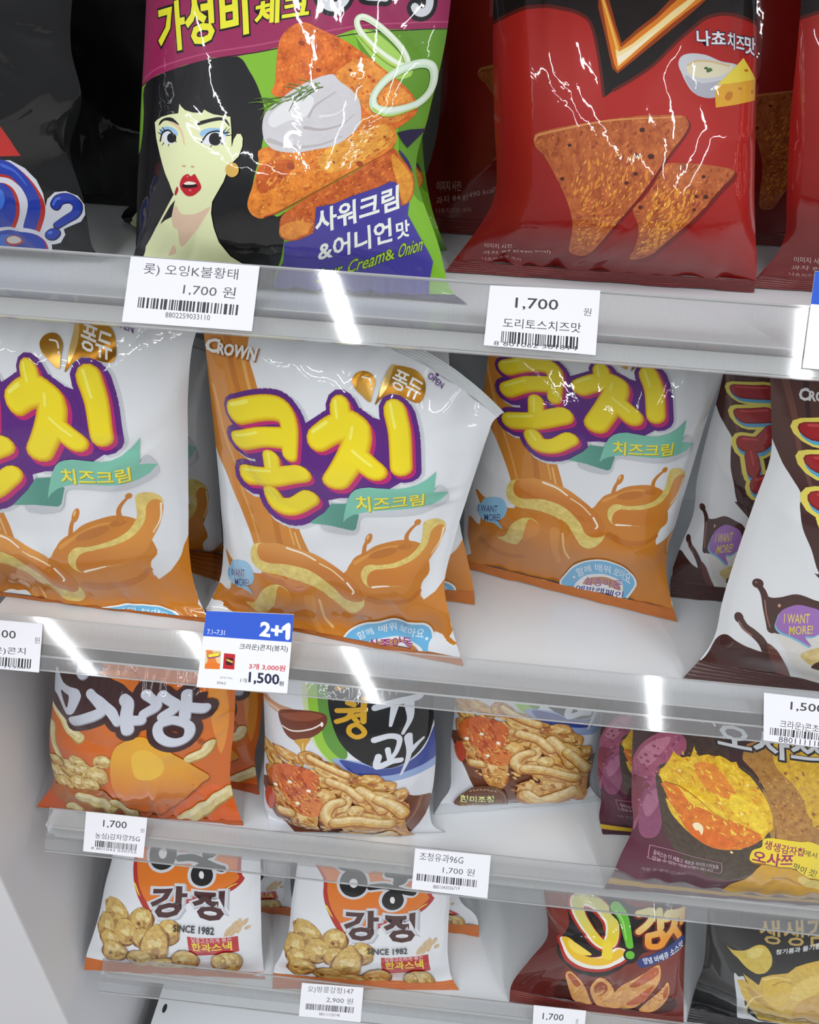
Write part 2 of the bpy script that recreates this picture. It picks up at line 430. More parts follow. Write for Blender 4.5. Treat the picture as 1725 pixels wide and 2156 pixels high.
    me.loops.add(len(loops)); me.loops.foreach_set('vertex_index', loops.astype(np.int32))
    me.polygons.add(len(sizes)); me.polygons.foreach_set('loop_start', np.r_[0, np.cumsum(sizes)[:-1]].astype(np.int32))
    me.polygons.foreach_set('material_index', mi.astype(np.int32)); me.polygons.foreach_set('use_smooth', np.ones(len(sizes), bool))
    ca = me.color_attributes.new('print', 'FLOAT_COLOR', 'POINT'); ca.data.foreach_set('color', vc.astype(np.float32).ravel())
    uvl = me.uv_layers.new(name='film'); uvl.data.foreach_set('uv', vuv[loops].astype(np.float32).ravel())
    me.update(calc_edges=True)
    me.normals_split_custom_set_from_vertices(vn.astype(np.float32))
    return link(name, me, parent, mats)
def seal(name, net, v0, v1, col, parent, flip=False, stripe=None, teeth=2.6e-3):
    """crimped flat seal with a saw-cut edge"""
    W = np.linalg.norm(np.array(net[0][1:4]) - np.array(net[0][7:10])); nt = max(8, int(W / teeth)); NU = nt * 2; NV = 22
    U = np.linspace(0, 1, NU + 1); V = np.linspace(v0, v1, NV + 1)
    P = surf(net, U, V); N = normals(P)
    t = np.linspace(0, 1, NV + 1)[:, None]
    rib = 0.00035 * np.sin(t * math.pi * 2 * 5.5) + 0.0006 * vnoise(np.tile(U * W / .012, (NV + 1, 1)), np.tile(t * 2, (1, NU + 1)), int(W * 1e5))
    e = 0 if not flip else NV
    z = np.zeros((NV + 1, NU + 1)); z[e] = np.where(np.arange(NU + 1) % 2, 1, 0)
    step = (P[1] - P[0]) if not flip else (P[-2] - P[-1])
    P = P + N * rib[:, :, None]
    P[e] += step * 0.9 * (np.arange(NU + 1) % 2)[:, None]
    Bk = P - N * 0.0006
    n = (NU + 1) * (NV + 1); idx = np.arange(n).reshape(NV + 1, NU + 1); F = []
    for j in range(NV):
        for i in range(NU):
            q = [idx[j, i], idx[j, i + 1], idx[j + 1, i + 1], idx[j + 1, i]]; F.append([int(x) for x in q]); F.append([int(x) + n for x in q[::-1]])
    for i in range(NU):
        F.append([int(x) for x in (idx[0, i + 1], idx[0, i], idx[0, i] + n, idx[0, i + 1] + n)]); F.append([int(x) for x in (idx[NV, i], idx[NV, i + 1], idx[NV, i + 1] + n, idx[NV, i] + n)])
    me = mesh(name, np.concatenate([P.reshape(-1, 3), Bk.reshape(-1, 3)]), F, True)
    c = np.tile(np.array(lin(col)), (NV + 1, NU + 1, 1))
    if stripe: k = (t[:, 0] > stripe[1]) & (t[:, 0] < stripe[2]); c[k] = lin(stripe[0])
    c = np.concatenate([c.reshape(-1, 3)] * 2); ca = me.color_attributes.new('print', 'FLOAT_COLOR', 'POINT'); ca.data.foreach_set('color', np.c_[c, np.zeros(len(c))].astype(np.float32).ravel())
    me.uv_layers.new(name='film')
    return link(name, me, parent, [FILM])

# ============================== traced data (metres for rows, 0.1 mm for prints) ==============================
NETS={
 'nacho':(0,[[0.0,-0.17,0.034,-0.0214,-0.0829,0.0296,-0.0214,0.0041,0.0253,-0.0214,0.0],[0.06,-0.1941,0.03,-0.0192,-0.1001,0.029,-0.0168,-0.0062,0.028,-0.0144,0.007],[0.14,-0.192,0.032,-0.0044,-0.1034,0.0315,0.0019,-0.0148,0.031,0.0083,0.02],[0.28,-0.1876,0.038,0.031,-0.1089,0.038,0.0378,-0.0302,0.038,0.0446,0.03],[0.42,-0.1848,0.048,0.0635,-0.1053,0.048,0.0681,-0.0258,0.048,0.0726,0.031],[0.55,-0.1824,0.06,0.0956,-0.1013,0.06,0.0992,-0.0202,0.06,0.1028,0.029],[0.7,-0.1816,0.075,0.1285,-0.1001,0.075,0.1322,-0.0187,0.075,0.1359,0.025],[0.88,-0.1818,0.092,0.1635,-0.1007,0.092,0.1667,-0.0196,0.092,0.17,0.012],[1.0,-0.1826,0.102,0.1837,-0.1012,0.102,0.1867,-0.0199,0.102,0.1896,0.0]]),
 'nacho_b':(0,[[0.0,-0.165,0.128,-0.0214,-0.0888,0.133,-0.0214,-0.0126,0.1379,-0.0214,0.0],[0.06,-0.227,0.1274,-0.0184,-0.1219,0.1274,-0.0144,-0.0169,0.1274,-0.0104,0.006],[0.2,-0.2255,0.133,0.0056,-0.1261,0.133,0.009,-0.0268,0.133,0.0124,0.02],[0.45,-0.2206,0.143,0.0627,-0.128,0.143,0.0638,-0.0354,0.143,0.0649,0.026],[0.7,-0.2152,0.158,0.1148,-0.1217,0.158,0.1193,-0.0281,0.158,0.1238,0.022],[0.9,-0.2118,0.166,0.1584,-0.1174,0.166,0.1623,-0.023,0.166,0.1662,0.01],[1.0,-0.2105,0.17,0.1767,-0.1162,0.17,0.1804,-0.0218,0.17,0.1841,0.0]]),
 'red':(0,[[0.0,-0.0116,0.0865,-0.0214,0.0875,0.089,-0.0214,0.1866,0.0915,-0.0214,0.0],[0.05,-0.0062,0.088,-0.0132,0.089,0.088,-0.0128,0.1841,0.088,-0.0123,0.004],[0.13,0.0011,0.087,-0.0021,0.0908,0.087,-0.0009,0.1805,0.087,0.0004,0.015],[0.22,0.0086,0.088,0.0097,0.092,0.088,0.0126,0.1754,0.088,0.0154,0.026],[0.35,0.0154,0.092,0.0288,0.0922,0.092,0.0338,0.169,0.092,0.0387,0.033],[0.5,0.0104,0.102,0.0665,0.0865,0.102,0.0697,0.1625,0.102,0.0728,0.035],[0.66,0.0057,0.114,0.1021,0.0809,0.114,0.1048,0.1561,0.114,0.1076,0.032],[0.85,0.0016,0.132,0.1453,0.0751,0.132,0.1475,0.1486,0.132,0.1497,0.02],[0.95,-0.0021,0.141,0.1672,0.0718,0.141,0.1702,0.1457,0.141,0.1733,0.006],[1.0,-0.0045,0.146,0.178,0.0702,0.146,0.181,0.145,0.146,0.1839,0.0]]),
 'red_b':(0,[[0.0,-0.045,0.185,-0.0214,0.0575,0.1875,-0.0214,0.16,0.19,-0.0214,0.0],[0.06,-0.041,0.188,-0.006,0.0585,0.1895,-0.006,0.158,0.191,-0.006,0.005],[0.2,-0.03,0.193,0.03,0.06,0.1945,0.03,0.15,0.196,0.03,0.018],[0.45,-0.027,0.2055,0.08,0.0605,0.207,0.08,0.148,0.2085,0.08,0.024],[0.7,-0.032,0.219,0.14,0.059,0.2205,0.14,0.15,0.222,0.14,0.02],[0.9,-0.037,0.23,0.185,0.059,0.2315,0.185,0.155,0.233,0.185,0.008],[1.0,-0.04,0.236,0.205,0.059,0.238,0.205,0.158,0.24,0.205,0.0]]),
 'red_r':(0,[[0.0,0.1864,0.1013,-0.0214,0.2872,0.1032,-0.0214,0.388,0.105,-0.0214,0.0],[0.05,0.191,0.103,-0.0129,0.2885,0.1035,-0.0125,0.386,0.104,-0.012,0.004],[0.13,0.1967,0.102,-0.0011,0.2883,0.1025,0.0035,0.38,0.103,0.008,0.014],[0.22,0.198,0.1,0.0112,0.284,0.1,0.0186,0.37,0.1,0.026,0.024],[0.35,0.1911,0.098,0.035,0.2731,0.101,0.045,0.355,0.104,0.055,0.031],[0.5,0.1846,0.11,0.0732,0.2698,0.111,0.0816,0.355,0.112,0.09,0.034],[0.66,0.1799,0.122,0.1131,0.2699,0.123,0.1206,0.36,0.124,0.128,0.031],[0.85,0.1756,0.138,0.1533,0.2728,0.139,0.1616,0.37,0.14,0.17,0.02],[0.95,0.1733,0.148,0.175,0.2767,0.149,0.185,0.38,0.15,0.195,0.006],[1.0,0.1716,0.152,0.1856,0.2783,0.153,0.1953,0.385,0.154,0.205,0.0]]),
 'dark_r':(0,[[0.0,0.15,0.215,-0.0214,0.245,0.2175,-0.0214,0.34,0.22,-0.0214,0.0],[0.1,0.152,0.218,0.0,0.245,0.2205,0.0,0.338,0.223,0.0,0.008],[0.4,0.155,0.227,0.06,0.245,0.2295,0.06,0.335,0.232,0.06,0.022],[0.75,0.15,0.2375,0.14,0.244,0.24,0.14,0.338,0.2425,0.14,0.02],[1.0,0.15,0.245,0.205,0.245,0.2475,0.205,0.34,0.25,0.205,0.0]]),
 'black':(0,[[0.0,-0.4,0.045,-0.0214,-0.3127,0.0475,-0.0194,-0.2253,0.05,-0.0174,0.0],[0.07,-0.395,0.045,-0.01,-0.3108,0.0465,-0.0098,-0.2265,0.048,-0.0096,0.006],[0.2,-0.385,0.045,0.02,-0.3049,0.045,0.0185,-0.2249,0.045,0.017,0.02],[0.3,-0.38,0.045,0.04,-0.3038,0.045,0.0411,-0.2276,0.045,0.0422,0.025],[0.42,-0.38,0.045,0.068,-0.2979,0.045,0.0679,-0.2158,0.045,0.0679,0.028],[0.55,-0.38,0.045,0.1,-0.2983,0.045,0.0961,-0.2166,0.045,0.0922,0.03],[0.75,-0.38,0.048,0.15,-0.2945,0.048,0.1382,-0.2089,0.048,0.1264,0.026],[0.92,-0.39,0.05,0.19,-0.2955,0.05,0.1716,-0.201,0.05,0.1532,0.008],[1.0,-0.395,0.05,0.208,-0.2966,0.05,0.1851,-0.1982,0.05,0.1622,0.0]]),
 'black_b':(0,[[0.0,-0.365,0.2,-0.0214,-0.275,0.2,-0.0214,-0.185,0.2,-0.0214,0.0],[0.08,-0.362,0.2016,-0.006,-0.2745,0.2016,-0.006,-0.187,0.2016,-0.006,0.006],[0.3,-0.355,0.206,0.045,-0.2735,0.206,0.045,-0.192,0.206,0.045,0.02],[0.6,-0.355,0.212,0.11,-0.2735,0.212,0.11,-0.192,0.212,0.11,0.022],[0.9,-0.36,0.218,0.18,-0.274,0.218,0.18,-0.188,0.218,0.18,0.008],[1.0,-0.364,0.22,0.205,-0.2745,0.22,0.205,-0.185,0.22,0.205,0.0]]),
 'kon_a':(1,[[0.0,-0.1873,0.0443,-0.299,-0.0804,0.0285,-0.299,0.0265,0.0126,-0.299,0.0],[0.045,-0.1831,0.052,-0.2924,-0.0828,0.0373,-0.2855,0.0175,0.0225,-0.2786,0.004],[0.1,-0.1728,0.05,-0.2694,-0.081,0.0365,-0.2614,0.0108,0.023,-0.2533,0.014],[0.18,-0.1659,0.047,-0.2378,-0.0798,0.0355,-0.2347,0.0063,0.024,-0.2317,0.024],[0.32,-0.1626,0.044,-0.1913,-0.0763,0.035,-0.1914,0.01,0.026,-0.1916,0.03],[0.5,-0.1607,0.042,-0.142,-0.0722,0.035,-0.1482,0.0162,0.028,-0.1543,0.034],[0.68,-0.1598,0.04,-0.0995,-0.0693,0.035,-0.1141,0.0211,0.03,-0.1288,0.032],[0.84,-0.1596,0.04,-0.0655,-0.0651,0.036,-0.068,0.0252,0.032,-0.1081,0.02],[0.93,-0.1598,0.04,-0.0502,-0.0594,0.037,-0.0545,0.0279,0.034,-0.0986,0.008],[1.0,-0.1592,0.04,-0.0391,-0.0509,0.038,-0.0444,0.034,0.036,-0.0932,0.0]]),
 'kon_l':(1,[[0.0,-0.415,0.045,-0.299,-0.2959,0.0391,-0.299,-0.1768,0.0331,-0.299,0.0],[0.045,-0.405,0.045,-0.287,-0.2961,0.0435,-0.2882,-0.1871,0.042,-0.2893,0.004],[0.1,-0.4,0.045,-0.272,-0.2953,0.0435,-0.2685,-0.1906,0.042,-0.265,0.014],[0.18,-0.395,0.045,-0.252,-0.2929,0.0435,-0.2444,-0.1907,0.042,-0.2368,0.024],[0.32,-0.39,0.045,-0.22,-0.2881,0.0435,-0.2062,-0.1862,0.042,-0.1924,0.03],[0.5,-0.388,0.045,-0.175,-0.2841,0.0435,-0.1566,-0.1801,0.042,-0.1382,0.034],[0.68,-0.388,0.045,-0.13,-0.2819,0.0435,-0.1159,-0.1758,0.042,-0.1018,0.032],[0.84,-0.388,0.045,-0.083,-0.2785,0.0435,-0.0754,-0.169,0.042,-0.0679,0.02],[0.93,-0.388,0.045,-0.06,-0.2764,0.0445,-0.0578,-0.1648,0.044,-0.0556,0.008],[1.0,-0.388,0.045,-0.043,-0.2749,0.045,-0.0447,-0.1617,0.045,-0.0465,0.0]]),
 'kon_lb':(1,[[0.0,-0.36,0.14,-0.299,-0.2661,0.11,-0.299,-0.1722,0.08,-0.299,0.0],[0.05,-0.358,0.14,-0.288,-0.2749,0.1325,-0.2935,-0.1917,0.125,-0.299,0.004],[0.15,-0.352,0.14,-0.262,-0.2728,0.1315,-0.2787,-0.1936,0.123,-0.2955,0.018],[0.35,-0.348,0.14,-0.215,-0.2693,0.13,-0.226,-0.1906,0.12,-0.237,0.026],[0.6,-0.348,0.14,-0.155,-0.2679,0.129,-0.1633,-0.1877,0.118,-0.1716,0.026],[0.85,-0.348,0.14,-0.09,-0.2665,0.129,-0.106,-0.1851,0.118,-0.1221,0.014],[1.0,-0.348,0.14,-0.05,-0.2663,0.129,-0.0726,-0.1845,0.118,-0.0953,0.0]]),
 'kon_ab':(1,[[0.0,-0.16,0.1,-0.299,-0.0628,0.0925,-0.299,0.0344,0.0849,-0.299,0.0],[0.05,-0.158,0.1,-0.287,-0.063,0.093,-0.2847,0.0319,0.086,-0.2824,0.004],[0.12,-0.155,0.1,-0.268,-0.0655,0.093,-0.2606,0.0241,0.086,-0.2531,0.014],[0.3,-0.15,0.1,-0.225,-0.0678,0.093,-0.2206,0.0143,0.086,-0.2163,0.022],[0.55,-0.15,0.1,-0.165,-0.0718,0.093,-0.1608,0.0064,0.086,-0.1566,0.024],[0.82,-0.15,0.1,-0.1,-0.0763,0.093,-0.0981,-0.0026,0.086,-0.0961,0.016],[1.0,-0.152,0.1,-0.056,-0.079,0.093,-0.0622,-0.0061,0.086,-0.0684,0.0]]),
 'kon_r':(1,[[0.0,0.0277,0.1329,-0.299,0.1165,0.11,-0.299,0.2052,0.0871,-0.299,0.0],[0.04,0.0243,0.132,-0.2842,0.1108,0.111,-0.2833,0.1974,0.09,-0.2825,0.004],[0.1,0.0205,0.128,-0.2598,0.1035,0.1095,-0.2577,0.1866,0.091,-0.2556,0.014],[0.18,0.0184,0.122,-0.23,0.1003,0.107,-0.2325,0.1822,0.092,-0.2349,0.024],[0.34,0.019,0.115,-0.1916,0.1005,0.1045,-0.1966,0.182,0.094,-0.2016,0.028],[0.52,0.0207,0.11,-0.15,0.1021,0.104,-0.1533,0.1835,0.098,-0.1565,0.03],[0.7,0.0222,0.106,-0.118,0.1033,0.103,-0.1188,0.1843,0.1,-0.1197,0.028],[0.88,0.0229,0.104,-0.0854,0.1047,0.103,-0.0853,0.1865,0.102,-0.0851,0.014],[1.0,0.0228,0.103,-0.0657,0.1057,0.103,-0.0642,0.1885,0.103,-0.0626,0.0]]),
 'choc_b':(1,[[0.0,0.2057,0.1192,-0.299,0.3028,0.1196,-0.299,0.4,0.12,-0.299,0.0],[0.05,0.2018,0.122,-0.2787,0.2989,0.121,-0.2824,0.396,0.12,-0.286,0.004],[0.12,0.2013,0.121,-0.2497,0.2957,0.1195,-0.2599,0.39,0.118,-0.27,0.014],[0.22,0.2033,0.12,-0.2148,0.2941,0.118,-0.2299,0.385,0.116,-0.245,0.024],[0.36,0.1973,0.118,-0.18,0.2901,0.1165,-0.195,0.383,0.115,-0.21,0.028],[0.54,0.1934,0.115,-0.1365,0.2882,0.1145,-0.1507,0.383,0.114,-0.165,0.03],[0.72,0.1919,0.113,-0.1044,0.289,0.1135,-0.1122,0.386,0.114,-0.12,0.026],[0.88,0.1898,0.112,-0.0784,0.2899,0.113,-0.0802,0.39,0.114,-0.082,0.012],[1.0,0.1868,0.112,-0.0594,0.2894,0.113,-0.0547,0.392,0.114,-0.05,0.0]]),
 'choc_f':(1,[[0.0,0.1949,0.0203,-0.299,0.29,0.0202,-0.299,0.385,0.02,-0.299,0.0],[0.05,0.207,0.028,-0.2817,0.2955,0.025,-0.2843,0.384,0.022,-0.287,0.006],[0.1,0.2104,0.028,-0.2614,0.2962,0.026,-0.2672,0.382,0.024,-0.273,0.016],[0.18,0.2075,0.029,-0.2284,0.2938,0.0275,-0.2407,0.38,0.026,-0.253,0.025],[0.3,0.206,0.03,-0.1935,0.292,0.029,-0.2068,0.378,0.028,-0.22,0.031],[0.46,0.2054,0.031,-0.1424,0.2907,0.0305,-0.1587,0.376,0.03,-0.175,0.034],[0.62,0.2056,0.032,-0.1084,0.2908,0.032,-0.1192,0.376,0.032,-0.13,0.032],[0.8,0.1974,0.034,-0.0781,0.2877,0.034,-0.0841,0.378,0.034,-0.09,0.022],[0.93,0.19,0.036,-0.0543,0.285,0.036,-0.0561,0.38,0.036,-0.058,0.008],[1.0,0.1857,0.038,-0.0403,0.2839,0.038,-0.0411,0.382,0.038,-0.042,0.0]]),
 'gam':(2,[[0.0,-0.3696,0.0125,-0.5455,-0.2676,0.0144,-0.5455,-0.1656,0.0163,-0.5455,0.0],[0.06,-0.3589,0.0178,-0.5309,-0.2653,0.0188,-0.5231,-0.1716,0.0198,-0.5154,0.006],[0.13,-0.3496,0.0209,-0.5159,-0.2621,0.0214,-0.5029,-0.1746,0.0219,-0.4899,0.014],[0.24,-0.3503,0.0272,-0.497,-0.262,0.0272,-0.4796,-0.1737,0.0272,-0.4621,0.022],[0.4,-0.3501,0.034,-0.4708,-0.2602,0.034,-0.4505,-0.1703,0.034,-0.4303,0.026],[0.56,-0.3438,0.0408,-0.438,-0.2563,0.0408,-0.4222,-0.1689,0.0408,-0.4063,0.028],[0.74,-0.3356,0.0482,-0.4009,-0.2517,0.0482,-0.3893,-0.1677,0.0482,-0.3778,0.024],[0.9,-0.3317,0.055,-0.3743,-0.2492,0.055,-0.3663,-0.1668,0.055,-0.3583,0.01],[1.0,-0.3307,0.06,-0.3587,-0.2486,0.06,-0.3538,-0.1666,0.06,-0.3488,0.0]]),
 'gam_b':(2,[[0.0,-0.325,0.075,-0.5455,-0.2418,0.063,-0.5455,-0.1586,0.0511,-0.5455,0.0],[0.07,-0.322,0.0781,-0.53,-0.2427,0.0706,-0.5334,-0.1635,0.0631,-0.5367,0.005],[0.16,-0.318,0.0822,-0.512,-0.2417,0.0747,-0.5121,-0.1653,0.0672,-0.5123,0.014],[0.32,-0.315,0.0894,-0.475,-0.238,0.0819,-0.4797,-0.161,0.0744,-0.4844,0.02],[0.55,-0.315,0.0998,-0.42,-0.2363,0.0922,-0.4338,-0.1575,0.0847,-0.4476,0.022],[0.85,-0.318,0.1132,-0.35,-0.2376,0.1057,-0.3798,-0.1571,0.0983,-0.4095,0.012],[1.0,-0.32,0.12,-0.318,-0.2388,0.1125,-0.3577,-0.1576,0.105,-0.3974,0.0]]),
 'jo':(2,[[0.13,-0.1387,0.0093,-0.5455,-0.0543,0.0206,-0.5455,0.0302,0.032,-0.5455,0.0],[0.17,-0.1435,0.0271,-0.5455,-0.062,0.0291,-0.5419,0.0195,0.0311,-0.5382,0.008],[0.24,-0.1465,0.0292,-0.5322,-0.0668,0.0312,-0.5251,0.013,0.0332,-0.5181,0.02],[0.36,-0.1464,0.0348,-0.4921,-0.0663,0.0363,-0.4863,0.0139,0.0378,-0.4806,0.028],[0.5,-0.1444,0.041,-0.448,-0.0654,0.042,-0.447,0.0135,0.043,-0.4461,0.031],[0.66,-0.1447,0.0478,-0.4107,-0.0681,0.0488,-0.407,0.0085,0.0498,-0.4033,0.03],[0.84,-0.1453,0.0552,-0.3761,-0.0701,0.0562,-0.3727,0.005,0.0572,-0.3693,0.02],[0.94,-0.1456,0.0602,-0.3549,-0.071,0.0612,-0.3531,0.0035,0.0622,-0.3514,0.008],[1.0,-0.1456,0.063,-0.3433,-0.0715,0.0635,-0.3412,0.0026,0.064,-0.339,0.0]]),
 'jo_b':(2,[[0.0,0.018,0.0498,-0.5455,0.1034,0.0681,-0.5455,0.1888,0.0864,-0.5455,0.0],[0.05,0.0234,0.0535,-0.5305,0.1019,0.07,-0.5336,0.1804,0.0865,-0.5368,0.005],[0.12,0.0306,0.0586,-0.5175,0.1021,0.0736,-0.5225,0.1737,0.0886,-0.5275,0.014],[0.24,0.0304,0.0672,-0.4958,0.1007,0.0797,-0.4991,0.171,0.0922,-0.5024,0.022],[0.38,0.0282,0.0764,-0.4721,0.1,0.0864,-0.4752,0.1717,0.0964,-0.4784,0.026],[0.55,0.0281,0.0865,-0.4361,0.0988,0.094,-0.4412,0.1696,0.1015,-0.4463,0.027],[0.75,0.0271,0.0945,-0.3996,0.0963,0.1015,-0.4038,0.1655,0.1085,-0.4081,0.022],[0.92,0.0257,0.1026,-0.3709,0.0943,0.1081,-0.3765,0.1629,0.1136,-0.382,0.008],[1.0,0.025,0.105,-0.3583,0.0933,0.1105,-0.3637,0.1616,0.116,-0.3692,0.0]]),
 'sp_b':(2,[[0.0,0.1844,0.0479,-0.5455,0.2722,0.0514,-0.5455,0.36,0.055,-0.5455,0.0],[0.06,0.1779,0.0516,-0.5257,0.2669,0.0551,-0.5293,0.356,0.0586,-0.533,0.004],[0.14,0.1771,0.0564,-0.5085,0.2635,0.0599,-0.5102,0.35,0.0634,-0.512,0.014],[0.32,0.1687,0.0672,-0.4736,0.2583,0.0707,-0.4718,0.348,0.0742,-0.47,0.022],[0.55,0.1675,0.083,-0.445,0.2577,0.0855,-0.4325,0.348,0.088,-0.42,0.024],[0.82,0.1666,0.0992,-0.4107,0.2583,0.1017,-0.3829,0.35,0.1042,-0.355,0.014],[1.0,0.1658,0.11,-0.3904,0.2589,0.1125,-0.3542,0.352,0.115,-0.318,0.0]]),
 'sp':(2,[[0.0,0.1785,-0.0086,-0.5455,0.2893,-0.0053,-0.5455,0.4,-0.002,-0.5455,0.0],[0.05,0.1847,-0.0015,-0.5298,0.2913,-0.0,-0.5329,0.398,0.0015,-0.536,0.004],[0.11,0.1879,0.0033,-0.5081,0.2909,0.0053,-0.5151,0.394,0.0073,-0.522,0.014],[0.2,0.1938,0.011,-0.4838,0.2919,0.0125,-0.4929,0.39,0.014,-0.502,0.024],[0.36,0.1875,0.0198,-0.4475,0.2877,0.0213,-0.4562,0.388,0.0228,-0.465,0.029],[0.54,0.1812,0.0292,-0.4086,0.2846,0.0307,-0.4143,0.388,0.0322,-0.42,0.03],[0.74,0.1762,0.0392,-0.3723,0.2821,0.0407,-0.3712,0.388,0.0422,-0.37,0.026],[0.92,0.1714,0.0476,-0.336,0.2807,0.0491,-0.3324,0.39,0.0506,-0.3311,0.008],[1.0,0.1698,0.052,-0.3214,0.2809,0.0535,-0.3176,0.392,0.055,-0.3176,0.0]]),
 'kj':(3,[[0.0,-0.3683,-0.0084,-0.8277,-0.263,-0.002,-0.8277,-0.1577,0.0043,-0.8277,0.0],[0.05,-0.3654,-0.0005,-0.8091,-0.2636,0.0065,-0.8184,-0.1617,0.0135,-0.8277,0.004],[0.13,-0.3564,0.0065,-0.7813,-0.2598,0.013,-0.7866,-0.1632,0.0195,-0.792,0.014],[0.28,-0.3488,0.02,-0.7538,-0.2563,0.0245,-0.7506,-0.1638,0.029,-0.7474,0.023],[0.46,-0.3424,0.035,-0.7198,-0.2537,0.038,-0.7148,-0.165,0.041,-0.7098,0.026],[0.66,-0.3344,0.049,-0.6877,-0.2502,0.051,-0.683,-0.166,0.053,-0.6783,0.026],[0.86,-0.3273,0.063,-0.6511,-0.2473,0.0645,-0.648,-0.1672,0.066,-0.6448,0.014],[1.0,-0.3233,0.072,-0.6245,-0.2454,0.073,-0.6211,-0.1675,0.074,-0.6176,0.0]]),
 'kj_b':(3,[[0.0,-0.3,0.085,-0.8277,-0.2203,0.0818,-0.8277,-0.1406,0.0786,-0.8277,0.0],[0.06,-0.298,0.088,-0.813,-0.2197,0.0845,-0.8083,-0.1414,0.081,-0.8035,0.004],[0.2,-0.293,0.095,-0.785,-0.2185,0.0915,-0.7794,-0.144,0.088,-0.7738,0.016],[0.5,-0.29,0.11,-0.72,-0.2168,0.1065,-0.7164,-0.1437,0.103,-0.7128,0.022],[0.8,-0.292,0.125,-0.655,-0.2181,0.1215,-0.6646,-0.1442,0.118,-0.6742,0.014],[1.0,-0.295,0.135,-0.612,-0.2196,0.1315,-0.6298,-0.1442,0.128,-0.6475,0.0]]),
 'kj_r':(3,[[0.0,-0.1471,-0.0048,-0.8277,-0.0395,0.0058,-0.8277,0.0681,0.0165,-0.8277,0.0],[0.05,-0.1499,0.0125,-0.8244,-0.0456,0.018,-0.8206,0.0586,0.0235,-0.8167,0.004],[0.13,-0.1423,0.0185,-0.8017,-0.0454,0.0235,-0.7929,0.0515,0.0285,-0.7842,0.014],[0.28,-0.134,0.03,-0.7691,-0.0433,0.034,-0.7521,0.0473,0.038,-0.7352,0.023],[0.46,-0.1312,0.043,-0.7263,-0.0428,0.046,-0.7089,0.0456,0.049,-0.6914,0.026],[0.66,-0.1267,0.055,-0.6835,-0.0417,0.0575,-0.669,0.0433,0.06,-0.6546,0.026],[0.86,-0.1238,0.068,-0.6445,-0.0412,0.07,-0.6348,0.0415,0.072,-0.6251,0.014],[1.0,-0.1226,0.076,-0.6214,-0.0411,0.078,-0.6122,0.0404,0.08,-0.6029,0.0]]),
 'kj_rb':(3,[[0.0,-0.085,0.088,-0.8277,0.0029,0.0838,-0.8277,0.0909,0.0796,-0.8277,0.0],[0.06,-0.083,0.091,-0.813,0.002,0.088,-0.8074,0.0871,0.085,-0.8019,0.004],[0.2,-0.08,0.098,-0.785,-0.0078,0.095,-0.7806,0.0643,0.092,-0.7762,0.016],[0.5,-0.078,0.113,-0.72,-0.0137,0.11,-0.7163,0.0505,0.107,-0.7126,0.022],[0.8,-0.08,0.128,-0.655,-0.0176,0.125,-0.6626,0.0449,0.122,-0.6702,0.014],[1.0,-0.082,0.138,-0.612,-0.0203,0.135,-0.6259,0.0415,0.132,-0.6398,0.0]]),
 'oh':(3,[[0.0,0.1266,0.01,-0.8277,0.2257,0.0081,-0.8277,0.3248,0.0062,-0.8277,0.0],[0.06,0.1267,0.0202,-0.8092,0.2254,0.0182,-0.8128,0.3241,0.0162,-0.8164,0.005],[0.14,0.1412,0.0298,-0.7719,0.2294,0.0268,-0.7778,0.3176,0.0238,-0.7837,0.013],[0.24,0.156,0.0388,-0.7443,0.2344,0.0358,-0.7496,0.3129,0.0328,-0.7549,0.022],[0.4,0.1587,0.052,-0.7284,0.233,0.049,-0.7218,0.3073,0.046,-0.7152,0.027],[0.58,0.1539,0.0666,-0.7113,0.2288,0.0636,-0.6977,0.3038,0.0606,-0.6842,0.028],[0.8,0.1468,0.084,-0.6848,0.2245,0.082,-0.6709,0.3022,0.08,-0.6571,0.018],[1.0,0.1414,0.1,-0.6557,0.2211,0.099,-0.6439,0.3009,0.098,-0.6322,0.0]]),
 'blk':(3,[[0.0,0.3295,0.0106,-0.8277,0.4298,0.0113,-0.8277,0.53,0.012,-0.8277,0.0],[0.06,0.3362,0.0278,-0.8198,0.4316,0.0218,-0.8159,0.527,0.0158,-0.812,0.005],[0.14,0.3327,0.0302,-0.7833,0.4279,0.0252,-0.7891,0.523,0.0202,-0.795,0.014],[0.28,0.334,0.0364,-0.7524,0.427,0.0314,-0.7587,0.52,0.0264,-0.765,0.022],[0.46,0.3234,0.0438,-0.6922,0.4217,0.0388,-0.7061,0.52,0.0338,-0.72,0.026],[0.7,0.3125,0.053,-0.6354,0.4162,0.049,-0.6502,0.52,0.045,-0.665,0.024],[0.9,0.3039,0.061,-0.5889,0.4145,0.059,-0.6045,0.525,0.057,-0.62,0.008],[1.0,0.3003,0.064,-0.5692,0.4137,0.062,-0.5871,0.527,0.06,-0.605,0.0]]),
}
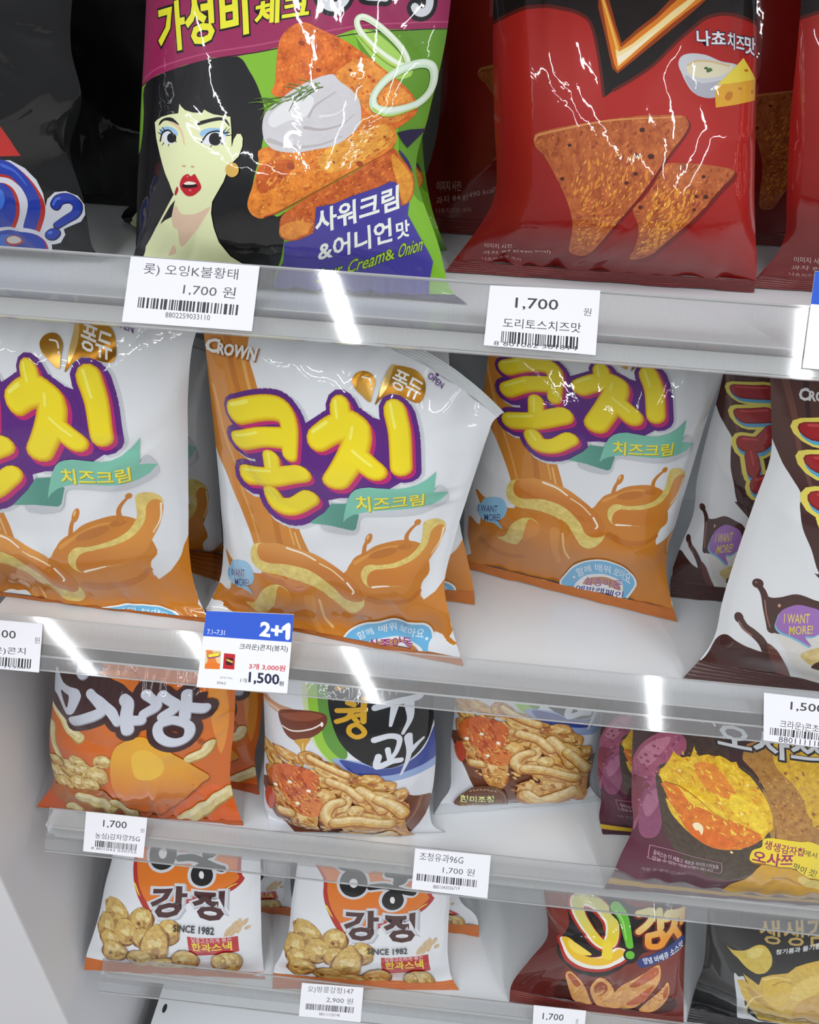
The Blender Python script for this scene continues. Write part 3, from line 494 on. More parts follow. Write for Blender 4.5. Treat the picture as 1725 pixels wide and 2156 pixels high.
CARDS={
 'c1':(0,[[0,-0.18106,-0.02488,-0.02843,-0.14552,-0.02475,-0.02828,-0.10997,-0.02463,-0.02813,0],[1,-0.181,-0.00121,-0.0002,-0.14544,-0.00125,-0.00024,-0.10987,-0.00129,-0.00029,0]]),
 'c2':(0,[[0,0.01409,-0.02321,-0.02644,0.04355,-0.02344,-0.02672,0.073,-0.02367,-0.02699,0],[1,0.01483,-0.00203,-0.00118,0.04399,-0.00149,-0.00054,0.07316,-0.00096,0.00011,0]]),
 'c3':(0,[[0,0.17963,-0.02256,-0.02567,0.21234,-0.02272,-0.02585,0.24505,-0.02287,-0.02604,0],[1,0.18429,0.01141,0.01486,0.21694,0.01127,0.01469,0.24958,0.01113,0.01452,0]]),
 'c4':(1,[[0,-0.37179,-0.02738,-0.30904,-0.33161,-0.0272,-0.30883,-0.29144,-0.02702,-0.30862,0],[1,-0.37157,-0.00439,-0.28162,-0.33265,-0.00414,-0.28132,-0.29373,-0.00389,-0.28102,0]]),
 'c5':(1,[[0,-0.17098,-0.02653,-0.30803,-0.13686,-0.02592,-0.30731,-0.10273,-0.02531,-0.30658,0],[1,-0.17031,0.00984,-0.26465,-0.13714,0.01091,-0.26337,-0.10396,0.01199,-0.26209,0]]),
 'c6':(1,[[0,0.24503,-0.02527,-0.30653,0.27661,-0.02585,-0.30722,0.30819,-0.02643,-0.30791,0],[1,0.24395,-0.00366,-0.28075,0.27622,-0.00405,-0.28122,0.3085,-0.00444,-0.28169,0]]),
 'c7':(2,[[0,-0.30744,-0.02354,-0.55091,-0.2786,-0.02362,-0.551,-0.24976,-0.02369,-0.55109,0],[1,-0.30936,-0.00067,-0.52363,-0.27993,-0.00062,-0.52356,-0.25049,-0.00056,-0.52349,0]]),
 'c8':(2,[[0,0.00212,-0.02447,-0.55201,0.037,-0.02486,-0.55248,0.07187,-0.02525,-0.55294,0],[1,0.00214,-0.00158,-0.52471,0.0371,-0.00128,-0.52435,0.07207,-0.00098,-0.52399,0]]),
 'c9':(3,[[0,-0.1122,-0.02603,-0.83609,-0.07697,-0.02572,-0.83573,-0.04174,-0.02542,-0.83536,0],[1,-0.11255,-0.00327,-0.80894,-0.07726,-0.00246,-0.80797,-0.04197,-0.00165,-0.807,0]]),
 'c10':(3,[[0,0.15144,-0.02686,-0.83708,0.17982,-0.02706,-0.83732,0.20821,-0.02727,-0.83756,0],[1,0.15089,-0.00021,-0.80529,0.18022,-8e-05,-0.80514,0.20956,5e-05,-0.80498,0]]),
}
ART={
 'kon':(0.1899,0.26257,[
  ('p',(206,132,48),[(-56,2430),(258,2457),(293,2280),(320,2171),(367,2066),(411,1962),(482,1808),(568,1528),(640,1207),(709,999),(811,770),(897,580),(931,176),(485,208),(412,509),(351,715),(257,900),(138,1122),(25,1294),(-18,1412),(-36,1722),(-54,2047)],0,1,0),
  ('s',(190,114,36),43.4,[(151,2341),(211,2062),(315,1790),(436,1283),(552,886),(660,459)],0,1,50.1,0),
  ('s',(224,168,92),27.0,[(263,2215),(315,2043),(429,1732),(554,1212),(689,824)],0,1,15.0,0),
  ('s',(222,160,84),25.7,[(37,1896),(127,1507),(255,1126),(403,741)],0,1,14.7,0),
  ('s',(228,180,110),15.5,[(688,924),(735,802),(801,675)],0,1,15.5,0),
  ('p',(203,126,38),[(-4,-25),(-8,250),(101,238),(108,326),(93,425),(39,543),(155,500),(305,495),(429,515),(755,650),(1062,632),(1128,712),(1164,779),(1243,838),(1319,905),(1451,950),(1548,945),(1670,875),(1777,642),(1728,546),(1720,399),(1733,381),(1833,454),(1908,559),(1944,660),(2019,741),(2374,539),(2374,-62),(1038,-436),(-124,-788),(-372,-198)],0,1,0),
  ('p',(203,126,38),[(1726,419),(1736,380),(1833,454),(1891,530),(1911,393),(1924,188),(1914,-4),(1669,-46),(1556,187)],0,0,0),
  ('p',(203,126,38),[(-5,244),(101,238),(344,64),(562,-143),(3,-41),(-15,104)],0,0,0),
  ('s',(217,148,64),31.4,[(1170,732),(1274,815),(1405,891),(1556,893)],0,1,12.6,0),
  ('p',(188,112,34),[(1475,862),(1470,843),(1446,822),(1407,802),(1360,787),(1316,779),(1282,780),(1266,791),(1272,810),(1297,833),(1336,856),(1382,873),(1426,880),(1459,876)],0,1,0),
  ('p',(188,112,34),[(1584,891),(1581,879),(1569,870),(1548,863),(1524,861),(1501,863),(1484,870),(1476,880),(1479,892),(1491,902),(1511,910),(1535,913),(1558,909),(1575,901)],0,1,0),
  ('s',(214,142,58),98.9,[(813,346),(842,160),(893,48)],0,1,49.4,0),
  ('s',(230,185,120),20.2,[(891,340),(931,176),(990,88)],0,1,20.2,0),
  ('s',(189,110,30),73.4,[(1309,416),(1454,376),(1634,414),(1710,482)],0,1,36.7,0),
  ('s',(189,112,32),46.7,[(114,119),(323,24),(538,23)],0,1,21.8,0),
  ('s',(199,120,36),34.2,[(1228,819),(1227,879),(1238,943)],0,1,21.8,0),
  ('p',(203,126,40),[(1272,957),(1266,934),(1256,918),(1244,911),(1234,915),(1227,929),(1224,950),(1226,975),(1233,999),(1243,1016),(1254,1023),(1264,1019),(1271,1004),(1274,982)],0,1,0),
  ('s',(199,120,36),36.5,[(1548,903),(1527,988),(1548,1062),(1579,1114)],0,1,23.2,0),
  ('p',(203,126,40),[(1602,1152),(1608,1138),(1608,1123),(1604,1109),(1596,1100),(1585,1098),(1575,1101),(1566,1111),(1561,1124),(1560,1139),(1565,1153),(1573,1162),(1583,1165),(1594,1161)],0,1,0),
  ('p',(232,190,130),[(1248,977),(1243,962),(1238,956),(1234,960),(1233,974),(1236,991),(1241,1003),(1246,1004),(1249,994)],0,1,0),
  ('p',(222,198,112),[(352,730),(317,648),(335,578),(429,524),(597,533),(757,510),(898,454),(999,338),(1083,244),(1172,233),(1247,310),(1260,410),(1189,559),(1060,655),(903,739),(751,782),(598,801),(471,779)],0.35,1,0),
  ('p',('l',(222,150,66),(200,118,32),(751,790),(757,603)),[(390,740),(385,643),(465,608),(630,638),(787,625),(913,567),(1023,479),(1094,381),(1183,356),(1257,404),(1220,528),(1107,630),(965,710),(811,778),(659,801),(503,787)],0,1,0),
  ('s',(250,240,222),16.9,[(629,781),(752,761),(857,712)],0,1,12.3,0),
  ('s',(250,240,222),17.9,[(1125,559),(1179,486),(1169,454)],0,1,14.3,0),
  ('s',(243,215,170),10.8,[(891,690),(1000,646),(1096,580)],0,1,10.8,0),
  ('p',(222,198,112),[(1636,1128),(1641,1028),(1649,915),(1596,818),(1495,763),(1372,732),(1272,727),(1229,669),(1246,591),(1317,537),(1456,559),(1601,575),(1704,645),(1753,740),(1798,855),(1814,992),(1793,1079),(1714,1139)],0.35,1,0),
  ('p',('l',(214,140,54),(202,120,32),(1663,912),(1543,572)),[(1711,1015),(1702,885),(1644,787),(1529,729),(1406,702),(1315,683),(1280,618),(1313,541),(1456,564),(1601,575),(1704,645),(1753,740),(1798,855),(1812,1003),(1763,1062)],0,1,0),
  ('s',(248,236,215),19.2,[(1332,542),(1398,555),(1459,562)],0,1,9.6,0),
  ('s',(244,226,196),14.2,[(1799,1018),(1798,889),(1756,786)],0,1,7.1,0),
  ('p',(222,198,112),[(284,178),(355,215),(407,344),(495,430),(595,441),(664,378),(653,289),(591,244),(516,216),(481,147),(405,140)],0.35,1,0),
  ('p',(213,136,48),[(562,435),(664,382),(656,285),(592,238),(527,193),(534,322)],0,1,0),
  ('p',(146,200,234),[(101,441),(131,501),(204,544),(274,557),(320,528),(345,468),(321,386),(279,342),(327,269),(240,301),(176,290),(116,305),(72,349),(74,398)],0,1,0),
  ('t',(74,66,128),'I WANT',(86,350),(257,417),(81,416),0.01,None),
  ('t',(74,66,128),'MORE!',(152,288),(297,345),(143,355),0.01,None),
  ('s',(204,207,213),251.0,[(289,1793),(405,1861),(523,1904),(614,1903),(657,1851),(671,1758),(680,1614)],0,1,200.8,0),
  ('s',(204,207,213),271.9,[(310,1567),(463,1678),(623,1735)],0,1,271.9,0),
  ('s',(204,207,213),254.2,[(542,1527),(554,1386)],0,1,254.2,0),
  ('s',(204,207,213),285.0,[(356,1266),(559,1338),(763,1461)],0,1,285.0,0),
  ('s',(204,207,213),279.1,[(548,1171),(604,1099),(726,1118),(834,1232)],0,1,279.1,0),
  ('s',(204,207,213),215.7,[(989,2012),(1011,1933)],0,1,215.7,0),
  ('s',(204,207,213),242.5,[(865,1807),(952,1885),(1057,1935),(1126,1919)],0,1,242.5,0),
  ('s',(204,207,213),313.3,[(1117,1896),(1114,1828),(1084,1706),(1015,1474)],0,1,313.3,0),
  ('s',(204,207,213),294.8,[(1129,1758),(1266,1655)],0,1,294.8,0),
  ('s',(204,207,213),242.5,[(1331,2084),(1386,1957),(1432,1718)],0,1,242.5,0),
  ('s',(196,200,207),234.8,[(286,1794),(402,1862),(521,1905),(611,1904),(655,1853),(668,1760),(677,1616)],0,1,184.6,0),
  ('s',(196,200,207),249.3,[(307,1569),(460,1680),(620,1737)],0,1,249.3,0),
  ('s',(196,200,207),231.3,[(539,1529),(551,1389)],0,1,231.3,0),
  ('s',(196,200,207),262.8,[(353,1267),(556,1340),(761,1464)],0,1,262.8,0),
  ('s',(196,200,207),256.7,[(545,1174),(601,1101),(723,1121),(831,1235)],0,1,256.7,0),
  ('s',(196,200,207),200.3,[(987,2013),(1008,1934)],0,1,200.3,0),
  ('s',(196,200,207),226.9,[(862,1809),(949,1886),(1054,1937),(1124,1920)],0,1,226.9,0),
  ('s',(196,200,207),291.3,[(1115,1898),(1111,1830),(1082,1709),(1012,1478)],0,1,291.3,0),
  ('s',(196,200,207),271.3,[(1126,1760),(1263,1658)],0,1,271.3,0),
  ('s',(196,200,207),225.7,[(1328,2085),(1383,1958),(1430,1722)],0,1,225.7,0),
  ('p',(92,36,124),[(662,1863),(851,1984),(1065,2013),(1250,1999),(1401,1628),(951,1314),(683,1203),(450,1221),(354,1523),(315,1733)],0,1,0),
  ('s',(92,36,124),234.4,[(245,1806),(363,1876),(484,1920),(574,1919),(618,1869),(631,1779),(639,1643)],0,1,184.4,0),
  ('s',(92,36,124),247.8,[(265,1583),(421,1698),(582,1757)],0,1,247.8,0),
  ('s',(92,36,124),236.3,[(500,1554),(511,1416)],0,1,236.3,0),
  ('s',(92,36,124),269.8,[(310,1285),(517,1366),(723,1498)],0,1,269.8,0),
  ('s',(92,36,124),257.4,[(504,1199),(559,1129),(682,1152),(791,1268)],0,1,257.4,0),
  ('s',(92,36,124),198.0,[(951,2027),(972,1949)],0,1,198.0,0),
  ('s',(92,36,124),224.1,[(826,1828),(913,1902),(1018,1952),(1087,1936)],0,1,224.1,0),
  ('s',(92,36,124),279.5,[(1078,1914),(1074,1849),(1044,1736),(973,1517)],0,1,279.5,0),
  ('s',(92,36,124),258.9,[(1088,1785),(1224,1694)],0,1,258.9,0),
  ('s',(92,36,124),221.0,[(1291,2100),(1346,1976),(1390,1758)],0,1,221.0,0),
  ('s',(92,36,124),226.1,[(275,1794),(391,1863),(510,1906),(601,1905),(644,1854),(658,1762),(667,1619)],0,1,175.8,0),
  ('s',(92,36,124),237.4,[(295,1568),(449,1680),(610,1739)],0,1,237.4,0),
  ('s',(92,36,124),218.7,[(528,1531),(540,1391)],0,1,218.7,0),
  ('s',(92,36,124),250.9,[(341,1268),(545,1343),(750,1468)],0,1,250.9,0),
  ('s',(92,36,124),244.1,[(533,1176),(589,1104),(711,1125),(820,1240)],0,1,244.1,0),
  ('s',(92,36,124),191.2,[(977,2015),(998,1936)],0,1,191.2,0),
  ('s',(92,36,124),217.7,[(852,1811),(939,1888),(1044,1938),(1114,1922)],0,1,217.7,0),
  ('s',(92,36,124),278.1,[(1104,1900),(1101,1832),(1071,1712),(1001,1483)],0,1,278.1,0),
  ('s',(92,36,124),256.6,[(1116,1764),(1252,1663)],0,1,256.6,0),
  ('s',(92,36,124),215.5,[(1318,2086),(1373,1961),(1419,1728)],0,1,215.5,0),
  ('s',(186,40,112),169.1,[(264,1795),(381,1865),(501,1909),(592,1908),(635,1857),(649,1765),(657,1624)],0,1,118.8,0),
  ('s',(186,40,112),158.4,[(284,1570),(439,1683),(600,1742)],0,1,158.4,0),
  ('s',(186,40,112),135.2,[(518,1536),(530,1396)],0,1,135.2,0),
  ('s',(186,40,112),170.3,[(330,1270),(535,1347),(740,1475)],0,1,170.3,0),
  ('s',(186,40,112),164.0,[(523,1181),(579,1109),(701,1131),(810,1246)],0,1,164.0,0),
  ('s',(186,40,112),136.5,[(968,2017),(989,1939)],0,1,136.5,0),
  ('s',(186,40,112),162.8,[(843,1815),(930,1891),(1035,1941),(1105,1925)],0,1,162.8,0),
  ('s',(186,40,112),203.2,[(1095,1903),(1091,1836),(1062,1718),(992,1491)],0,1,203.2,0),
  ('s',(186,40,112),175.8,[(1106,1768),(1243,1671)],0,1,175.8,0),
  ('s',(186,40,112),156.7,[(1309,2089),(1364,1964),(1409,1735)],0,1,156.7,0),
  ('s',(186,40,112),168.7,[(252,1801),(370,1872),(490,1915),(581,1915),(625,1864),(638,1774),(646,1635)],0,1,118.5,0),
  ('s',(186,40,112),157.5,[(272,1577),(428,1692),(589,1751)],0,1,157.5,0),
  ('s',(186,40,112),136.4,[(507,1547),(518,1408)],0,1,136.4,0),
  ('s',(186,40,112),172.0,[(317,1279),(524,1359),(729,1489)],0,1,172.0,0),
  ('s',(186,40,112),164.1,[(511,1192),(567,1121),(690,1143),(799,1259)],0,1,164.1,0),
  ('s',(186,40,112),135.9,[(957,2023),(978,1945)],0,1,135.9,0),
  ('s',(186,40,112),162.1,[(832,1823),(920,1898),(1025,1948),(1094,1932)],0,1,162.1,0),
  ('s',(186,40,112),199.9,[(1085,1910),(1081,1844),(1051,1729),(980,1507)],0,1,199.9,0),
  ('s',(186,40,112),172.7,[(1095,1778),(1231,1685)],0,1,172.7,0),
  ('s',(186,40,112),155.6,[(1298,2095),(1353,1971),(1397,1749)],0,1,155.6,0),
  ('s',(206,144,22),168.4,[(239,1808),(358,1879),(478,1922),(569,1922),(613,1871),(625,1783),(634,1647)],0,1,118.4,0),
  ('s',(206,144,22),156.8,[(259,1585),(415,1701),(577,1760)],0,1,156.8,0),
  ('s',(206,144,22),137.4,[(495,1559),(506,1421)],0,1,137.4,0),
  ('s',(206,144,22),174.0,[(303,1288),(511,1371),(717,1504)],0,1,174.0,0),
  ('s',(206,144,22),164.2,[(498,1204),(553,1134),(676,1157),(786,1273)],0,1,164.2,0),
  ('s',(206,144,22),135.2,[(945,2030),(967,1952)],0,1,135.2,0),
  ('s',(206,144,22),161.3,[(820,1831),(908,1905),(1013,1955),(1082,1939)],0,1,161.3,0),
  ('s',(206,144,22),196.3,[(1073,1917),(1068,1852),(1038,1741),(968,1524)],0,1,196.3,0),
  ('s',(206,144,22),169.3,[(1083,1789),(1218,1700)],0,1,169.3,0),
  ('s',(206,144,22),154.5,[(1286,2102),(1341,1979),(1384,1764)],0,1,154.5,0),
  ('s',(222,176,28),156.5,[(236,1811),(355,1881),(476,1925),(566,1924),(610,1874),(623,1786),(631,1651)],0,1,110.0,0),
  ('s',(222,176,28),145.2,[(256,1589),(413,1704),(574,1763)],0,1,145.2,0),
  ('s',(222,176,28),128.1,[(492,1563),(503,1425)],0,1,128.1,0),
  ('s',(222,176,28),162.3,[(300,1291),(508,1375),(714,1509)],0,1,162.3,0),
  ('s',(222,176,28),152.7,[(495,1208),(551,1138),(674,1161),(783,1278)],0,1,152.7,0),
  ('s',(222,176,28),125.6,[(943,2032),(964,1954)],0,1,125.6,0),
  ('s',(222,176,28),149.8,[(818,1834),(905,1908),(1010,1957),(1079,1942)],0,1,149.8,0),
  ('s',(222,176,28),181.4,[(1070,1919),(1066,1855),(1035,1744),(965,1530)],0,1,181.4,0),
  ('s',(222,176,28),156.4,[(1080,1792),(1215,1704)],0,1,156.4,0),
  ('s',(222,176,28),143.4,[(1283,2105),(1338,1982),(1381,1768)],0,1,143.4,0),
  ('s',(232,200,32),142.9,[(235,1812),(354,1883),(474,1926),(565,1926),(609,1876),(621,1788),(630,1654)],0,1,100.4,0),
  ('s',(232,200,32),132.4,[(254,1591),(411,1707),(573,1765)],0,1,132.4,0),
  ('s',(232,200,32),117.3,[(491,1566),(502,1428)],0,1,117.3,0),
  ('s',(232,200,32),148.6,[(299,1294),(507,1378),(713,1513)],0,1,148.6,0),
  ('s',(232,200,32),139.5,[(493,1211),(549,1141),(672,1165),(781,1281)],0,1,139.5,0),
  ('s',(232,200,32),114.7,[(941,2034),(962,1956)],0,1,114.7,0),
  ('s',(232,200,32),136.8,[(816,1836),(904,1909),(1009,1959),(1078,1943)],0,1,136.8,0),
  ('s',(232,200,32),165.2,[(1068,1921),(1064,1857),(1034,1747),(963,1534)],0,1,165.2,0),
  ('s',(232,200,32),142.3,[(1078,1794),(1214,1708)],0,1,142.3,0),
  ('s',(232,200,32),130.9,[(1281,2107),(1336,1984),(1379,1771)],0,1,130.9,0),
  ('s',(239,218,38),124.2,[(235,1815),(354,1885),(474,1928),(565,1928),(608,1878),(621,1790),(630,1657)],0,1,87.3,0),
  ('s',(239,218,38),114.9,[(255,1595),(411,1710),(573,1768)],0,1,114.9,0),
  ('s',(239,218,38),102.2,[(491,1570),(502,1432)],0,1,102.2,0),
  ('s',(239,218,38),129.7,[(299,1297),(507,1382),(713,1517)],0,1,129.7,0),
  ('s',(239,218,38),121.5,[(493,1214),(549,1144),(672,1168),(781,1284)],0,1,121.5,0),
  ('s',(239,218,38),99.8,[(941,2036),(962,1958)],0,1,99.8,0),
  ('s',(239,218,38),119.0,[(816,1838),(904,1911),(1008,1960),(1078,1945)],0,1,119.0,0),
  ('s',(239,218,38),143.2,[(1068,1923),(1064,1859),(1033,1750),(963,1538)],0,1,143.2,0),
  ('s',(239,218,38),123.3,[(1078,1797),(1213,1711)],0,1,123.3,0),
  ('s',(239,218,38),114.0,[(1281,2109),(1336,1986),(1379,1774)],0,1,114.0,0),
  ('s',(245,236,100),24.8,[(195,1844),(317,1914)],0,1,24.8,0),
  ('s',(245,236,100),19.9,[(229,1616),(387,1732)],0,1,19.9,0),
  ('s',(245,236,100),18.1,[(473,1591),(484,1455)],0,1,18.1,0),
  ('s',(245,236,100),23.3,[(271,1322),(482,1415)],0,1,23.3,0),
  ('s',(245,236,100),21.9,[(468,1244),(524,1175)],0,1,21.9,0),
  ('s',(245,236,100),17.3,[(911,2058),(932,1980)],0,1,17.3,0),
  ('s',(245,236,100),21.0,[(780,1870),(867,1940)],0,1,21.0,0),
  ('s',(245,236,100),20.6,[(1034,1950),(1029,1889)],0,1,20.6,0),
  ('s',(245,236,100),20.5,[(1050,1823),(1185,1747)],0,1,20.5,0),
  ('s',(245,236,100),19.7,[(1246,2135),(1302,2013)],0,1,19.7,0),
  ('p',(196,200,207),[(887,1024),(1141,1002),(1170,1187),(1293,1216),(1451,1217),(1617,1238),(1767,1354),(1671,1575),(1562,1439),(1136,1323)],0,1,0),
  ('p',('l',(96,164,146),(80,142,128),(800,1058),(1128,1131)),[(801,1043),(906,1174),(953,1278),(1071,1308),(1154,1212),(1146,1063),(1126,1040),(955,1053)],0,0,0),
  ('p',(122,190,168),[(1048,1111),(1049,1190),(1054,1275),(1062,1354),(1078,1420),(1105,1473),(1141,1508),(1196,1538),(1284,1547),(1372,1550),(1446,1569),(1516,1606),(1572,1661),(1603,1708),(1624,1748),(1628,1633),(1635,1500),(1690,1485),(1752,1450),(1707,1369),(1642,1324),(1556,1298),(1441,1281),(1338,1278),(1247,1268),(1171,1239),(1108,1203),(1069,1156)],0,0,0),
  ('t',(150,140,40),'치즈크림',(1140,1238),(1597,1319),(1119,1401),0.035,None),
  ('t',(240,228,66),'치즈크림',(1134,1245),(1590,1328),(1113,1408),0.03,None),
  ('p',('l',(170,120,40),(205,160,80),(1013,2249),(1117,2126)),[(990,2194),(1003,2243),(1041,2274),(1087,2274),(1123,2233),(1127,2163),(1124,2105),(1069,2125),(1017,2152)],0,1,1),
  ('p',('l',(196,146,58),(150,100,32),(1224,2413),(1332,2183)),[(1156,2099),(1165,2165),(1165,2261),(1169,2347),(1179,2408),(1249,2438),(1325,2443),(1398,2393),(1428,2297),(1413,2212),(1326,2206),(1253,2206),(1201,2165)],0,1,1),
  ('p',(224,190,120),[(1170,2393),(1187,2411),(1204,2250),(1172,2145),(1165,2261)],0,1,1),
  ('s',(240,238,230),9.8,[(1042,2231),(1086,2235),(1106,2205)],0,1,9.8,0),
  ('p',(240,238,230),[(1119,2182),(1119,2175),(1117,2171),(1113,2170),(1109,2175),(1107,2182),(1108,2188),(1112,2190),(1116,2188)],0,1,0),
  ('t',(240,238,232),'퐁',(1216,2244),(1308,2235),(1212,2394),0.03,None),
  ('t',(240,238,232),'듀',(1308,2229),(1403,2222),(1307,2379),0.03,None),
  ('t',(164,100,38),'C',(13,2157),(103,2163),(31,2273),0.09,None),
  ('t',(164,100,38),'ROWN',(103,2154),(373,2159),(111,2246),0.09,None),
  ('t',(238,238,236),'C',(7,2164),(97,2171),(26,2283),0.08,None),
  ('t',(238,238,236),'ROWN',(97,2165),(365,2167),(105,2255),0.08,None),
  ('t',(96,50,130),'OPEN',(1392,2438),(1510,2418),(1387,2492),0.02,None),
  ('p',(96,50,130),[(1442,2503),(1440,2495),(1433,2491),(1425,2494),(1419,2501),(1419,2509),(1423,2515),(1431,2516),(1438,2511)],0,1,0),
 ]),
 'kon_seal':(0.1899,0.26257,[
  ('p',(235,238,240),[(1033,-9),(1110,82),(1230,154),(1372,197),(1518,210),(1664,196),(1742,157),(1741,96),(1667,22),(1591,-33),(1104,-121),(1061,-68)],0,1,0),
  ('p',(112,184,226),[(1050,-5),(1122,76),(1237,140),(1370,179),(1515,193),(1654,182),(1725,147),(1724,94),(1654,24),(1586,-23),(1124,-102),(1079,-59)],0,1,0),
  ('p',(232,232,232),[(1627,21),(1588,-19),(1510,-60),(1409,-94),(1305,-116),(1218,-117),(1164,-96),(1153,-56),(1187,-5),(1264,41),(1367,71),(1476,84),(1566,76),(1620,54)],0,1,0),
  ('p',(188,130,60),[(1599,18),(1565,-17),(1497,-52),(1408,-82),(1316,-100),(1239,-102),(1190,-84),(1180,-50),(1211,-8),(1278,31),(1369,58),(1464,69),(1544,64),(1592,46)],0,1,0),
  ('p',(226,226,230),[(1581,-25),(1550,-53),(1484,-84),(1397,-111),(1306,-132),(1228,-137),(1178,-127),(1167,-102),(1195,-68),(1259,-33),(1347,-6),(1441,9),(1521,9),(1571,-3)],0,1,0),
  ('t',(232,240,246),'함께',(1174,30),(1307,88),(1161,73),0.012,None),
  ('t',(232,240,246),'배워',(1342,103),(1474,118),(1352,158),0.012,None),
  ('t',(232,240,246),'보아요',(1493,114),(1659,91),(1525,172),0.012,None),
  ('p',(232,240,246),[(1132,9),(1128,2),(1120,-2),(1113,-2),(1109,2),(1110,9),(1116,15),(1124,17),(1130,15)],0,1,0),
  ('p',(232,240,246),[(1694,92),(1689,87),(1681,84),(1674,84),(1671,88),(1673,93),(1679,97),(1687,99),(1693,97)],0,1,0),
  ('t',(150,38,122),'실종아동',(1235,-11),(1566,34),(1252,50),0.03,((236,230,236),0.06)),
  ('t',(52,58,140),'예방캠페인',(1181,-95),(1573,-28),(1203,-29),0.03,((236,230,236),0.06)),
 ]),
 'kon_seal_r':(0.16865,0.23746,[
  ('p',(235,238,240),[(887,83),(968,206),(1052,318),(1142,401),(1272,450),(1434,429),(1568,312),(1611,229),(1583,170),(1453,43),(1369,30),(1000,33)],0,1,0),
  ('p',(112,184,226),[(906,91),(977,196),(1063,299),(1149,380),(1275,431),(1433,410),(1556,302),(1593,230),(1567,173),(1447,55),(1377,45),(1014,50)],0,1,0),
  ('p',(235,238,240),[(1008,58),(1051,133),(1141,212),(1263,258),(1385,256),(1467,211),(1473,155),(1431,52),(1357,44),(1037,41)],0,1,0),
  ('p',(188,130,60),[(1110,129),(1191,203),(1314,234),(1417,220),(1450,167),(1435,137),(1305,163)],0,1,0),
  ('t',(232,240,246),'함께',(1078,188),(1208,272),(1057,268),0.012,None),
  ('t',(232,240,246),'배워',(1240,282),(1380,281),(1230,386),0.012,None),
  ('t',(232,240,246),'보아요',(1398,274),(1547,190),(1420,383),0.012,None),
  ('p',(232,240,246),[(1053,183),(1049,174),(1041,168),(1033,167),(1028,173),(1030,182),(1036,190),(1045,193),(1051,190)],0,1,0),
  ('t',(150,38,122),'실종아동',(1120,127),(1455,151),(1143,204),0.03,((236,230,236),0.06)),
  ('t',(52,58,140),'예방캠페인',(1022,49),(1448,69),(1052,113),0.03,((236,230,236),0.06)),
 ]),
 'nacho':(0.16754,0.23662,[
  ('p',(126,182,48),[(-114,2567),(1708,2567),(1603,-9),(-419,-545)],0,0,0),
  ('p',(96,146,40),[(1240,1391),(1712,1432),(1836,510),(1654,546),(1528,962),(1322,1206)],0,1,0),
  ('p',(164,206,92),[(1207,1371),(1340,1360),(1540,1200),(1424,1183)],0,1,0),
  ('p',(20,20,22),[(25,1114),(129,1176),(298,1225),(490,1257),(622,1265),(694,1204),(750,1141),(800,1057),(819,961),(822,819),(788,653),(760,565),(842,538),(903,530),(913,431),(241,-710),(-419,-568),(-160,758),(-1,794),(39,884),(41,999)],0,1,0),
  ('p',(150,38,86),[(-114,2624),(1729,2624),(1717,1393),(1669,1391),(1454,1391),(1208,1383),(1113,1354),(823,1305),(616,1267),(490,1259),(297,1227),(128,1180),(44,1143),(-41,1087)],0,0,0),
  ('s',(178,72,112),6.8,[(1,1139),(124,1209),(294,1253),(486,1285),(819,1332),(1109,1383),(1450,1419),(1689,1419)],0,1,6.8,0),
  ('s',(30,16,22),4.5,[(-5,1116),(129,1176),(298,1223),(491,1255),(824,1301),(1114,1350),(1454,1387),(1682,1387)],0,1,4.5,0),
  ('t',(20,20,22),'가성비',(133,1271),(659,1370),(97,1484),0.14,None),
  ('t',(234,230,52),'가성비',(132,1274),(657,1373),(97,1481),0.07,None),
  ('t',(20,20,22),'체크',(697,1394),(967,1436),(688,1501),0.16,None),
  ('t',(234,230,52),'체크',(696,1397),(965,1437),(690,1501),0.07,None),
  ('s',(20,20,22),82.4,[(1012,1643),(1015,1554),(1048,1498),(1099,1483),(1142,1505),(1154,1554),(1138,1643)],0,1,82.4,0),
  ('s',(20,20,22),74.2,[(1006,1636),(1073,1662),(1146,1637)],0,1,74.2,0),
  ('s',(20,20,22),70.9,[(1320,1684),(1341,1619),(1291,1568),(1243,1527),(1350,1524)],0,1,70.9,0),
  ('s',(20,20,22),79.1,[(1557,1622),(1571,1507),(1556,1468),(1521,1466),(1497,1488)],0,1,79.1,0),
  ('s',(20,20,22),75.6,[(1555,1602),(1512,1621),(1484,1588),(1505,1550),(1553,1557)],0,1,75.6,0),
  ('s',(214,218,224),41.8,[(1012,1643),(1015,1554),(1048,1498),(1099,1483),(1142,1505),(1154,1554),(1138,1643)],0,1,41.8,0),
  ('s',(214,218,224),32.4,[(1006,1636),(1073,1662),(1146,1637)],0,1,32.4,0),
  ('s',(214,218,224),30.2,[(1320,1684),(1341,1619),(1291,1568),(1243,1527),(1350,1524)],0,1,30.2,0),
  ('s',(214,218,224),38.2,[(1557,1622),(1571,1507),(1556,1468),(1521,1466),(1497,1488)],0,1,38.2,0),
  ('s',(214,218,224),34.5,[(1555,1602),(1512,1621),(1484,1588),(1505,1550),(1553,1557)],0,1,34.5,0),
  ('p',(212,106,38),[(890,1397),(924,1410),(967,1412),(1048,1380),(1152,1341),(1259,1287),(1377,1221),(1459,1172),(1527,1127),(1573,1088),(1610,1034),(1604,995),(1551,951),(1505,933),(1404,969),(1102,1042),(848,1102),(840,1159),(828,1274),(833,1334),(854,1370)],0.75,1,0),
  ('p',(224,140,58),[(1141,1183),(1263,1263),(1380,1209),(1506,1128),(1580,1062),(1530,974),(1398,996),(1268,1100)],0.7,1,0),
